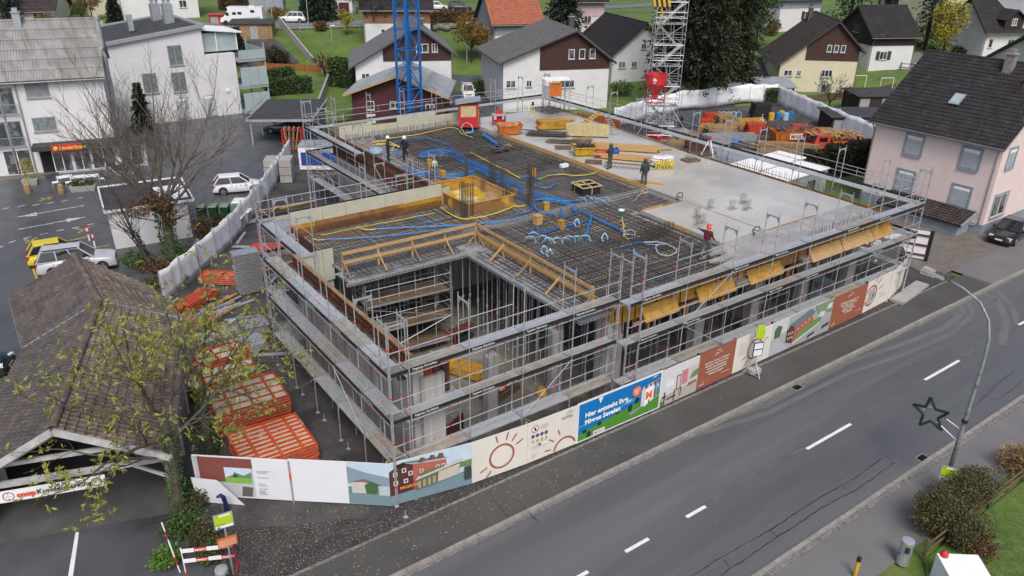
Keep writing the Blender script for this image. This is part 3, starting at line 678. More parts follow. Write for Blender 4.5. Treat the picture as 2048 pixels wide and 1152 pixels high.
M_tile_g = mat('grey_tiles', (.16,.155,.15), .65, var=.2, vs=1.5, bump=.2, bs=15); add_layer(M_tile_g, (.09,.085,.08), 1.1, .56, .7, amount=.6)
M_tile_r = mat('red_tiles', (.40,.13,.07), .7, var=.2, vs=2, bump=.2, bs=15)
M_eternit = mat('fibre_cement', (.29,.28,.27), .8, var=.2, vs=.8, stretch=(1,.3,1)); add_layer(M_eternit, (.14,.13,.12), 1.2, .54, .68, stretch=(1.6,.2,.2), amount=.7); add_layer(M_eternit, (.38,.36,.35), .5, .6, .7, amount=.6)
M_zinc = mat('zinc_sheet', (.40,.43,.45), .4, metal=.35, var=.15, vs=.7)
M_felt = mat('roof_felt', (.05,.05,.053), .8, var=.25, vs=1.2, bump=.3, bs=40)
M_pframe = mat('window_frame_white', (.72,.72,.72), .45); M_gframe = mat('window_frame_grey', (.27,.31,.35), .5)
M_glass = mat('window_glass', (.05,.06,.07), .06, spec=.8, var=.3, vs=.9); add_layer(M_glass, (.20,.21,.21), 1.3, .5, .6, amount=.7)
M_blind = mat('roller_blind', (.60,.62,.63), .6, var=.05); add_layer(M_blind, (.36,.38,.4), 11, .7, .85, tex='WAVEZ')
M_curt = mat('curtain_glass', (.22,.25,.25), .1, spec=.7, var=.3, vs=3)
M_shb = mat('brown_shutter', (.06,.025,.022), .7); M_shg = mat('green_shutter', (.015,.06,.045), .6); M_shr = mat('red_shutter', (.28,.02,.035), .6)
M_fascia = mat('grey_fascia', (.30,.31,.31), .6, var=.1); M_dfascia = mat('dark_fascia', (.05,.04,.038), .7)
M_chim = mat('chimney', (.25,.235,.22), .85, var=.2, vs=3); M_slate = mat('slate_chimney', (.07,.07,.075), .7)
M_glassb = mat('balcony_glass', (.36,.43,.44), .1, spec=.6, var=.1, vs=.6)
M_zincpipe = mat('downpipe', (.2,.19,.18), .5, metal=.4)
def window(par, face, u, z, w, h, frame=M_pframe, pane=M_glass, sh=None, sill=True, panes=2, proud=.03, surround=None):
    """face = (origin, u direction, outward) in the parent's local space; u and z are the centre"""
    o, du, n = [Vector(v) for v in face]; c = o + du*u + Vector((0,0,z)); rz = math.atan2(du.y, du.x)
    mb = MB(); t = .07
    def b(x, zz, sx, sz, dn, th, mbx): mbx.box(c + du*x + Vector((0,0,zz)) + n*dn, (sx, th, sz), rz=rz)
    b(0, h/2-t/2, w, t, 0, proud*2, mb); b(0, -h/2+t/2, w, t, 0, proud*2, mb)
    for i in range(panes+1): b(-w/2+t/2+i*(w-t)/panes, 0, t, h-2*t, 0, proud*2, mb)
    win = mb.build('window', frame, par, world=False)
    for i in range(panes):
        mp = MB(); pw = (w-t)/panes; b(-w/2+t/2+pw*(i+.5), 0, pw-t, h-2*t, 0, .02, mp); mp.build('pane', pane, win, world=False)
    if pane is M_blind:
        mp = MB()
        for i in range(9): b(0, -h/2+.12+i*(h-.45)/9, w-.2, .05, .016, .02, mp)
        mp.build('blind_slats', M_gframe, win, world=False)
        mp = MB(); b(0, h/2-.2, w-.14, .2, .03, .04, mp); mp.build('blind_box', M_white, win, world=False)
    if sill: mp = MB(); b(0, -h/2-.05, w+.14, .08, .05, .14, mp); mp.build('sill', M_conc if surround is None else surround, win, world=False)
    if surround:
        mp = MB(); b(0, h/2+.06, w+.28, .12, .02, .07, mp)
        for s in (-1,1): b(s*(w/2+.07), 0, .14, h, .02, .07, mp)
        mp.build('surround', surround, win, world=False)
    if sh:
        for s in (-1,1): mp = MB(); b(s*(w/2+w*.27), 0, w*.46, h+.05, .04, .05, mp); mp.build('shutter', sh, win, world=False)
    return win
def courses(par, q0, q1, q2, q3, m, step=.34, lift=.075, name='tile_courses', ribs=0):
    """lapped courses on a roof plane: q0-q1 is the eave, q3-q2 the ridge"""
    q0,q1,q2,q3 = [Vector(v) for v in (q0,q1,q2,q3)]; L = (q3-q0).length; n = max(2, int(L/step)); nn = (q1-q0).cross(q3-q0).normalized(); nn = nn if nn.z > 0 else -nn
    mb = MB()
    for i in range(n):
        a, b = q0.lerp(q3,i/n), q1.lerp(q2,i/n); c, d = q1.lerp(q2,(i+1.02)/n), q0.lerp(q3,(i+1.02)/n)
        mb.hexa([a,b,c,d], [a+nn*lift,b+nn*lift,c+nn*.01,d+nn*.01])
    if ribs:
        W = (q1-q0).length; k = int(W/ribs)
        for i in range(k):
            a, c = q0.lerp(q1,(i+.5)/k), q3.lerp(q2,(i+.5)/k); mb.bar(a+nn*lift*.9, c+nn*lift*.9, ribs*.3, .04, up=nn)
    return mb.build(name, m, par, world=False, kind='stuff')
def house(name, label, A, B, D, he, hr, roof, ridge='y', rf=.5, ov=.7, og=.6, wall=M_plw, he2=None, clad=None, wins=(), chim=(), cat='house', base_z=None, fascia=M_dfascia, rise=0., step=.34, group=None, up=None, ribs=0, rear_he=None, tcol=None):
    A, B = Vector(A), Vector(B); d = B-A; d.z = 0; W = d.length; rz = math.atan2(d.y, d.x)
    zb = min(A.z, B.z) if base_z is None else base_z
    t = thing(name, label, cat, (A.x, A.y, zb), rz, group); he2 = he if he2 is None else he2
    if ridge == 'y':
        pts = [(0,0),(W,0),(W,he2),(rf*W,hr-.1),(0,he)]
        mb = MB().hexa([(x,0,z) if z > 0 else (x,0,-1.5) for x, z in pts], [(x,D,z) if z > 0 else (x,D,-1.5) for x, z in pts])
        def rz_at(x): return he+(hr-he)*x/(rf*W) if x < rf*W else he2+(hr-he2)*(W-x)/(W-rf*W)
        zl = he-(hr-he)/(rf*W)*ov; zr = he2-(hr-he2)/(W-rf*W)*ov
        planes = [[(-ov,-og,zl),(-ov,D+og,zl),(rf*W,D+og,hr),(rf*W,-og,hr)], [(W+ov,-og,zr),(W+ov,D+og,zr),(rf*W,D+og,hr),(rf*W,-og,hr)]]
    else:
        rh = he if rear_he is None else rear_he
        pts = [(0,0),(D,0),(D,rh),(rf*D,hr-.1),(0,he)]
        mb = MB().hexa([(0,y,z) if z > 0 else (0,y,-1.5) for y, z in pts], [(W,y,z) if z > 0 else (W,y,-1.5) for y, z in pts])
        zf = he-(hr-he)/(rf*D)*ov; zk = rh-(hr-rh)/(D-rf*D)*ov
        planes = [[(-og,-ov,zf),(W+og,-ov,zf),(W+og,rf*D,hr),(-og,rf*D,hr)], [(-og,D+ov,zk),(W+og,D+ov,zk),(W+og,rf*D,hr),(-og,rf*D,hr)]]
        def rz_at(y): return he
    mb.build('wall', wall, t, world=False)
    for q in planes:
        r = MB().slab([(x,y,z+.16) for x,y,z in q], .16).build('roof', fascia, t, world=False)
        courses(r, *[(x,y,z+.165) for x,y,z in q], roof, step=step, ribs=ribs)
    # ridge caps
    a, b = planes[0][3], planes[0][2]; mb = MB(); L = (Vector(b)-Vector(a)).length; n = int(L/.45)
    for i in range(n): p, q = Vector(a).lerp(Vector(b),i/n), Vector(a).lerp(Vector(b),(i+1.1)/n); mb.tube(p+Vector((0,0,.2)), q+Vector((0,0,.22)), .12, .1, n=8)
    mb.build('ridge_caps', tcol or roof, t, world=False, kind='stuff')
    # gutters and downpipes
    if ridge == 'y':
        MB().tube((-ov-.05,-og,zl+.05),(-ov-.05,D+og,zl+.05),.07).build('gutter', M_zincpipe, t, world=False); MB().tube((W+ov+.05,-og,zr+.05),(W+ov+.05,D+og,zr+.05),.07).build('gutter', M_zincpipe, t, world=False)
        MB().path([(W+ov,-.1,zr),(W+.06,-.06,zr-.6),(W+.06,-.06,0)],.05).build('downpipe', M_zincpipe, t, world=False)
    else:
        MB().tube((-og,-ov-.05,zf+.05),(W+og,-ov-.05,zf+.05),.07).build('gutter', M_zincpipe, t, world=False)
        MB().path([(.1,-ov,zf),(.1,-.06,zf-.6),(.1,-.06,0)],.05).build('downpipe', M_zincpipe, t, world=False)
    faces = {'F': ((0,0,0),(1,0,0),(0,-1,0)), 'R': ((W,0,0),(0,1,0),(1,0,0)), 'L': ((0,D,0),(0,-1,0),(-1,0,0))}
    lens = {'F': W, 'R': D, 'L': D}
    for c in (clad or ()):                      # face, u0, u1 (fractions), z0, material
        f, u0, u1, z0, m = c[:5]; L = lens[f]; o, du, n = [Vector(v) for v in faces[f]]
        xs = [u0*L, u1*L]
        gab = (f == 'F') == (ridge == 'y')
        if gab:
            if f == 'F': rr, hA, hB = rf*L, he, he2
            elif f == 'R': rr, hA, hB = rf*L, he, he if rear_he is None else rear_he
            else: rr, hA, hB = (1-rf)*L, he if rear_he is None else rear_he, he
            top = lambda x: (hA+(hr-hA)*x/rr if x <= rr else hB+(hr-hB)*(L-x)/(L-rr))-.06
            up_pts = [(xs[1], top(xs[1]))] + ([(rr, top(rr))] if xs[0] < rr < xs[1] else []) + [(xs[0], top(xs[0]))]
        else: up_pts = [(xs[1], c[5] if len(c) > 5 else he-.05), (xs[0], c[5] if len(c) > 5 else he-.05)]
        poly = [(xs[0], z0), (xs[1], z0)] + up_pts
        MB().hexa([o+du*x+Vector((0,0,z))+n*.005 for x, z in poly], [o+du*x+Vector((0,0,z))+n*.06 for x, z in poly]).build('cladding', m, t, world=False)
    for wv in wins:
        f, u, z, ww, hh = wv[:5]; kw = wv[5] if len(wv) > 5 else {}
        fo, du, n = faces[f]; off = kw.pop('off', 0); fo = tuple(Vector(fo)+Vector(n)*off)
        window(t, (fo, du, n), u*lens[f], z, ww, hh, **kw)
    for cx, cy, z0, z1, m in chim:
        c = MB().bx(cx*W-.3,cy*D-.3,z0,cx*W+.3,cy*D+.3,z1).build('chimney', m, t, world=False)
        MB().bx(cx*W-.37,cy*D-.37,z1,cx*W+.37,cy*D+.37,z1+.1).build('chimney_cap', M_zinc, c, world=False); MB().bx(cx*W-.2,cy*D-.2,z1+.1,cx*W+.2,cy*D+.2,z1+.4).build('flue', m, c, world=False)
    return t
K = dict
# behind the crane: white house with brown gable
house('family_house', 'white house with brown gable and pale roof behind the blue crane', T(716,214), T(904,209), 11, 5.0, 9.3, M_tile_g, rf=.66, he2=6.4, clad=[('F',.29,1.0,5.4,M_brown)],
      wins=[('F',.70,6.9,1.5,1.0,K(off=.06)),('F',.83,6.9,.7,1.0,K(off=.06)),('F',.10,3.6,1.0,.9,{}),('F',.24,3.7,.6,.6,{}),('F',.62,3.7,1.2,.8,{})], chim=[(.73,.5,8.0,9.7,M_slate)])
# centre: white house with dark brown gable
house('family_house', 'white house with dark brown gable behind the orange sheet on the slab', T(1006,224), T(1213,215), 12, 5.9, 9.2, M_tile_g, rf=.66, he2=5.9, clad=[('F',.335,1.0,4.8,M_brown)],
      wins=[('F',.63,6.6,.75,1.15,K(off=.06,panes=1)),('F',.73,6.6,.75,1.15,K(off=.06,panes=1)),('F',.83,6.6,.75,1.15,K(off=.06,panes=1)),('F',.60,3.1,1.9,.9,K(panes=3)),('F',.07,3.3,1.2,.9,{}),('F',.24,3.3,.7,.8,{})], chim=[(.72,.35,8.2,10.4,M_slate)], ribs=.35)
# grey roof behind the stair tower
house('family_house', 'white house with grey roof behind the silver stair tower', T(1222,168), T(1318,158), 13, 4.2, 8.0, M_tile_d, rf=.62, he2=5.2, wins=[('F',.2,2.6,1.1,.9,K(pane=M_curt)),('F',.62,5.0,.8,.8,K(pane=M_glass)),('F',.45,2.6,.8,.8,{})], ribs=.4)
# orange tiled house
house('family_house', 'blue grey and white house with bright orange tiled roof', T(988,119), T(1079,110), 10.5, 5.4, 9.4, M_tile_r, ridge='x', wall=M_plw, clad=[('F',0,1,3.5,M_plb),('L',0,1,3.5,M_plb)],
      wins=[('F',.27,2.3,1.2,1.3,K(sh=M_shb)),('F',.72,2.3,1.2,1.3,K(sh=M_shb)),('L',.5,2.2,1.0,1.3,K(sh=M_shb))], chim=[(.1,.6,8.4,10.2,M_slate)], ribs=.35)
# big dark roof left of the crane
house('family_house', 'white house with orange brown boarding under a wide slate roof left of the crane', T(731,101), T(862,96), 10, 6.3, 10.2, M_tile_d, ridge='x', clad=[('F',0,1,4.0,M_orbr),('L',0,1,5.2,M_brown2)], wins=[('F',.36,2.4,1.0,1.3,K(sh=M_shb)),('F',.75,2.4,1.0,1.3,K(sh=M_shb)),('L',.5,2.4,.9,1.2,{})], step=.4)
house('family_house', 'rose and white house with wine red door far behind the lawn', T(664,31), T(706,31), 8, 5.2, 8, M_tile_d, wall=M_plw, clad=[('F',0,1,2.6,M_pink2)], wins=[('F',.6,1.1,1.8,2.2,K(pane=M_wine,panes=1,sill=False,frame=M_shr))])
house('family_house', 'rose over white house beside the dark fir with a brown shutter', T(1147,79), T(1205,76), 9, 6.0, 9, M_tile_d, ridge='x', clad=[('F',0,1,3.5,M_pink2)], wins=[('F',.45,3.1,1.2,1.2,K(pane=M_shb)),('F',.3,.9,.7,.6,{})])
house('family_house', 'blue grey over white house at the top behind the cream house', T(1552,63), T(1634,57), 9, 5.4, 9, M_tile_d, ridge='x', clad=[('F',0,1,3.6,M_plb),('L',0,1,3.6,M_plb)], wins=[('F',.72,2.4,1.3,1.3,K(sh=M_shb)),('L',.45,2.3,.8,1.2,K(sh=M_shb)),('L',.8,2.3,.8,1.2,{})])
# cream house
house('family_house', 'cream house with brown gable and pale fence before its lawn', T(1553,181), T(1703,187), 12, 3.9, 9.3, M_tile_b, rf=.66, he2=6.0, wall=M_ply2, clad=[('F',.31,1,4.3,M_brown)],
      wins=[('F',.115,2.5,1.1,.8,{}),('F',.26,2.5,.6,.8,{}),('F',.625,2.6,1.5,.95,K(panes=3)),('F',.69,5.9,.6,.95,K(off=.06,panes=1)),('F',.60,5.9,.6,.95,K(off=.06,panes=1)),('F',.78,5.9,.6,.95,K(off=.06,panes=1)),('F',.62,.4,.8,1.5,K(sh=M_gframe,panes=1)),('F',.84,.25,.8,.4,K(panes=1))], chim=[(.55,.9,8.3,10.2,M_slate)], ribs=.35)
house('family_house', 'brown over white house with green shutters behind the cream house', T(1733,142), T(1818,137), 9, 5.2, 8.6, M_tile_d, ridge='x', clad=[('F',0,1,3.6,M_brown2),('L',0,1,3.6,M_brown2)], wins=[('F',.32,2.2,1.2,1.2,K(sh=M_shg)),('L',.5,5.6,1.6,1.1,K(pane=M_shg,frame=M_shg,off=.06))], chim=[(.5,.55,8,9.7,M_slate)], ribs=.35)
house('family_house', 'cream house with brown top storey at the upper right edge', T(1876,60), T(2012,54), 10, 6.6, 10, M_tile_d, ridge='x', wall=M_ply2, clad=[('F',.2,1,5.2,M_brown)], wins=[('F',.1,4.0,1.2,.8,{}),('F',.22,4.0,.8,.8,{}),('F',.62,4.0,1.6,.8,K(panes=3)),('F',.5,.9,.8,1.9,K(pane=M_plw,panes=1,sill=False))])
h = house('family_house', 'white house with small brown dormer at the right edge', T(1958,122), T(2065,116), 9, 4.6, 8.6, M_tile_d, ridge='x', wins=[('F',.13,2.6,.7,1.3,K(pane=M_shb,panes=1)),('F',.5,2.6,1,1.2,{})])
MB().hexa([(2.6,-.2,4.6),(5.6,-.2,4.6),(5.6,-.2,6.0),(4.1,-.2,7.2),(2.6,-.2,6.0)], [(2.6,3,4.6),(5.6,3,4.6),(5.6,3,6.0),(4.1,3,7.2),(2.6,3,6.0)]).build('dormer', M_brown2, h, world=False)
for s in (-1,1): MB().slab([(4.1,-.6,7.45),(4.1+s*2,-.6,6.0),(4.1+s*2,3.5,6.0),(4.1,3.5,7.45)],.12).build('dormer_roof', M_tile_d, h, world=False)
window(h, ((0,-.2,0),(1,0,0),(0,-1,0)), 4.1, 5.7, .8, 1.0)
house('family_house', 'dark tiled roof of the house behind the pink house', P(1938,200), P(2098,250), 11, 4.8, 9.0, M_tile_d, ridge='y', wall=M_plw, rf=.5, ribs=.35)
MB_ = MB
# tall white block cut by the right edge
t = thing('white_tower_house', 'tall white house cut off by the right edge', 'house', T(2030,118))
MB().bx(-.2,0,-1,9,9,9.5).build('wall', M_plw, t, world=False); MB().bx(-.6,-.4,9.5,9.4,9.4,9.7).build('roof', M_tile_d, t, world=False); window(t, ((0,0,0),(1,0,0),(0,-1,0)), 2, 6.3, 1.1, 1.4)
# wine red annex with sheet metal roof
A, B = P(707,244), P(886,247)
house('garden_annex', 'wine red annex with pale sheet metal roof at the foot of the crane', A, B, 8.5, 3.3, 5.2, M_zinc, rf=.52, wall=M_wine, he2=3.2, ov=.8, og=.9, fascia=M_wood, cat='annex', step=2.4,
      wins=[('F',.2,1.9,.9,1.0,K(panes=1)),('F',.2,.0,1.0,1.9,K(panes=1,pane=M_plw,sill=False)),('F',.5,2.0,1.6,.8,K(panes=3)),('F',.86,1.2,1.0,2.0,K(panes=2,sill=False))], ribs=.6)
# upper left: houses behind the white block
house('family_house', 'house with brown tiled roof and blue gable at the upper left', T(10,58), T(112,52), 10, 3.0, 6.5, M_tile_b, ridge='x', wins=[('F',.7,1.8,1.5,1.3,{}),('F',.2,1.3,2.5,2,{})])
MB().box(P(62,15,8),(.3,.3,.1)); 
house('family_house', 'orange rendered house behind the shrubs at the upper left', T(138,22), T(178,18), 9, 6, 9, M_tile_b, ridge='x', wall=M_plo, wins=[('F',.4,3.5,1,1.3,{}),('F',.3,1.0,1.2,1.2,{})])
house('family_house', 'cream and white house behind the grey roofed block', T(178,30), T(258,26), 9, 7, 11, M_tile_d, wall=M_ply2, wins=[('F',.3,3,1.3,1.4,{}),('F',.75,3.2,1.0,1.3,K(sh=M_shr))])
house('family_house', 'white house with red shutters at the top behind the block', T(246,42), T(400,34), 10, 8, 12, M_tile_d, ridge='x', wins=[('F',.24,5.0,1.2,1.2,K(sh=M_shr)),('F',.62,5.0,1.2,1.2,K(sh=M_shr)),('F',.8,2.5,1.2,1.2,{})])
# ---- left building with fibre cement roof
A = Vector((-7.5,81.0,0)); B = Vector((11.0,77.0,0))
lb = house('shop_building', 'white shop building with corrugated fibre cement roof and bistro below', A, B, 11, 8.3, 12.2, M_eternit, ridge='x', ov=.5, og=.25, step=1.15, fascia=M_fascia, cat='building', ribs=.23,
      wins=[('F',.728,7.25,1.8,1.2,K(pane=mat('grey_blind',(.22,.24,.25),.6),panes=1,frame=M_gframe)),('F',.725,4.35,1.8,1.2,K(pane=M_curt,frame=M_gframe)),('F',.605,6.5,1.0,2.2,K(panes=1,frame=M_fascia)),('F',.605,3.7,1.0,2.2,K(panes=1,frame=M_fascia)),('F',.545,6.5,1.0,2.2,K(panes=1,frame=M_fascia)),('F',.545,3.7,1.0,2.2,K(panes=1,frame=M_fascia))], chim=[(.68,.45,11,13.1,M_zinc)])
W = (B-A).length; F0 = ((0,0,0),(1,0,0),(0,-1,0))
for u in (.575, .645): MB().tube((u*W,-.12,.2),(u*W,-.12,8.1),.06).build('downpipe', M_fascia, lb, world=False)
for z in (3.4, 6.2):
    mb = MB(); mb.bx(.50*W,-.3,z,.64*W,-.26,z+.05); mb.bx(.50*W,-.3,z-.9,.64*W,-.26,z-.85)
    for i in range(22): mb.bx(.50*W+i*.12,-.29,z-.9,.50*W+i*.12+.02,-.27,z)
    mb.build('balcony_railing', M_gframe, lb, world=False)
# shopfront
MB().bx(.66*W,-1.6,2.35,W+2.6,-.02,2.75).build('canopy', M_felt, lb, world=False)
sg = MB().bx(.74*W,-1.72,2.3,.865*W,-1.62,2.85).build('shop_sign', mat('sign_red',(.55,.02,.03),.5), lb, world=False)
letter('LimónBistro', .42, mat('sign_yellow',(.8,.6,.05),.5), lb, (.772*W,-1.735,2.42), (1,0,0), (0,0,1), bold=.012)
MB().lathe([(.0,0),(.16,0),(.18,.02),(.0,.02)], (0,0,0), 12).build('shop_logo', MATS['sign_yellow'], sg, world=False).matrix_local = Matrix.Translation((.757*W,-1.735,2.57)) @ Matrix.Rotation(R(90),4,'X')
MB().bx(.74*W,-1.5,2.05,.865*W,-1.42,2.3).build('menu_strip', mat('menu_strip',(.35,.2,.12),.6,var=.5,vs=9), lb, world=False)
for u, w_ in ((.77,1.5),(.85,1.4),(.94,1.9),(1.06,1.9)): window(lb, ((0,-.9,0),(1,0,0),(0,-1,0)), u*W, 1.2, w_, 1.9, panes=2, sill=False)
MB().bx(.675*W,-.05,.1,.73*W,.0,2.2).build('door', M_dark, lb, world=False)
MB().bx(.74*W,-.85,.1,W+2.4,-.02,2.34).build('shop_front', M_plw, lb, world=False)
window(lb, F0, .585*W, 1.2, 2.1, 2.2, panes=2, sill=False)
MB().path([(W+.35,2.5,1.5),(W+.35,2.5,9.5),(W+.2,2.5,9.9),(W+.35,2.5,10.3),(W+.35,2.5,12.6)],.22,n=10).build('flue_pipe', M_alu, lb, world=False); MB().lathe([(.3,0),(.3,.3),(.12,.45)],(W+.35,2.5,12.6),10).build('flue_cap', M_alu, lb, world=False)
# ---- white modern block
A = Vector((10.5,92.0,0)); B = Vector((27.3,92.6,0)); d = (B-A); W = d.length; D = 13
wb = thing('apartment_block', 'white modern block with sloping dark flat roof and tall grey windows', 'building', A, math.atan2(d.y,d.x))
zl, zr = 8.2, 10.4
MB().hexa([(0,0,-.2),(W*.8,0,-.2),(W*.8,D,-.2),(0,D,-.2)], [(0,0,zl),(W*.8,0,zr-.5),(W*.8,D,zr-.5),(0,D,zl)]).build('wall', M_plw, wb, world=False)
MB().hexa([(W*.79,.003,-.2),(W,.003,-.2),(W,D,-.2),(W*.79,D,-.2)], [(W*.79,0,6.95),(W,0,6.95),(W,D,6.95),(W*.79,D,6.95)]).build('wall', M_plw, wb, world=False)
MB().slab([(.3,.3,zl+.22),(W*.8-.2,.3,zr-.28),(W*.8-.2,D-.3,zr-.28),(.3,D-.3,zl+.22)],.2).build('roof', M_felt, wb, world=False)
for a, b in (((-.1,-.1,zl+.2),(W*.81,-.1,zr-.3)),((-.1,D+.1,zl+.2),(W*.81,D+.1,zr-.3)),((-.1,-.1,zl+.2),(-.1,D+.1,zl+.2)),((W*.81,-.1,zr-.3),(W*.81,D+.1,zr-.3))): MB().bar(a,b,.5,.35).build('roof_edge', M_fascia, wb, world=False)
for u, z, ww, hh, pm in ((.615,7.2,1.5,2.1,M_curt),(.612,4.35,1.5,2.1,M_curt),(.432,4.5,1.5,2.1,M_curt),(.608,1.5,1.3,2.2,M_blind),(.788,1.4,1.3,2.3,M_blind)): window(wb, ((0,0,0),(1,0,0),(0,-1,0)), u*W, z, ww, hh, frame=M_fascia, pane=pm, panes=2 if pm is M_curt else 1)
for px, py, hh in ((.80*W-1.6,6,1.6),(.80*W-1.9,10,1.3)):
    c = MB().bx(px-.5,py-.5,zr-1,px+.5,py+.5,zr+hh).build('vent_stack', M_zinc, wb, world=False)
    for k in (-.25,.25): MB().lathe([(.15,0),(.15,.3),(.25,.35),(.25,.55),(.15,.6)],(px+k,py,zr+hh),8).build('vent_cowl', M_zinc, c, world=False)
MB().bx(.42*W,4,9.5,.42*W+.5,4.5,11.2).build('vent_stack', M_zinc, wb, world=False); MB().bx(.22*W,3,9,.22*W+.2,3.2,10.6).build('vent_stack', M_zinc, wb, world=False)
MB().bx(.3,7,8.7,3.4,D-.3,10.0).build('roof_box', M_plw, wb, world=False)
MB().lathe([(.0,0),(.22,0),(.22,.12),(.0,.14)],(0,0,0),14).build('wall_lamp', M_white, wb, world=False).matrix_local = Matrix.Translation((.92*W,-.02,2.9)) @ Matrix.Rotation(R(90),4,'X')
# glazed roof room, balconies of frosted glass
MB().bx(W*.81,.6,7.2,W+.6,6,9.2).build('roof_room', M_glassb, wb, world=False); MB().slab([(W*.81,.2,9.7),(W+1.2,.2,9.2),(W+1.2,6,9.2),(W*.81,6,9.7)],.15).build('roof_room_roof', M_white, wb, world=False)
for x in (W*.81,W*.9,W+.6): MB().bx(x-.05,.5,7.2,x+.05,.6,9.3).build('roof_room_post', M_white, wb, world=False)
for z in (0.1,3.0,6.0):
    MB().bx(W+.02,-1.0,z,W+3.2,5,z+.25).build('balcony_slab', M_fascia, wb, world=False)
    for k in range(3): MB().bx(W+.1+k*1.03,-1.0,z+.3,W+1.1+k*1.03,-.96,z+(2.4 if z < 5 else 1.3)).build('balcony_pane', M_glassb, wb, world=False)
    MB().bx(W+3.16,-1.0,z+.3,W+3.2,5,z+1.3).build('balcony_pane', M_glassb, wb, world=False)
for y in (-.9, 4.8): MB().bx(W+3.05,y,0,W+3.2,y+.15,8).build('balcony_post', M_fascia, wb, world=False)
# carport with grey felt roof
A, B = P(487,236), P(583,262)
cp = thing('carport', 'open carport with dark felt roof over a grey car', 'carport', (27.5,78,0), R(-33))
MB().slab([(-3.4,-2.7,2.7),(3.0,-2.7,2.75),(3.0,6.2,3.0),(-3.4,6.2,2.95)],.16).build('roof', M_felt, cp, world=False)
for a, b in (((-3.4,-2.75,2.62),(3.0,-2.75,2.67)),((3.05,-2.7,2.67),(3.05,6.2,2.92)),((-3.45,-2.7,2.62),(-3.45,6.2,2.87))): MB().bar(a,b,.12,.22).build('fascia', M_fascia, cp, world=False)
for x in (-3.1,2.7):
    for y in (-2.5,1.5,5.8): MB().bx(x-.06,y-.06,0,x+.06,y+.06,2.6).build('post', M_galv, cp, world=False)
MB().bx(-3.3,6.0,0,2.9,6.15,2.6).build('rear_wall', M_conc, cp, world=False)
# small white flat roofed hut under the bare tree
hb = thing('white_hut', 'low white flat roofed hut behind the bare tree', 'hut', (6.6,55.6,0), R(-6))
MB().bx(0,0,0,5.0,5.6,2.75).build('wall', M_plw, hb, world=False); MB().bx(-.15,-.15,2.76,5.4,5.75,2.86).build('roof', M_felt, hb, world=False)
for a, b in (((-.2,-.2,2.87),(5.45,-.2,2.87)),((-.2,5.8,2.87),(5.45,5.8,2.87)),((-.2,-.2,2.87),(-.2,5.8,2.87)),((5.45,-.2,2.87),(5.45,5.8,2.87))): MB().bar(a,b,.1,.16).build('roof_edge', M_white, hb, world=False)
MB().bx(3.2,.5,2.9,5.2,3.8,2.96).build('roof_sheet', M_white, hb, world=False)
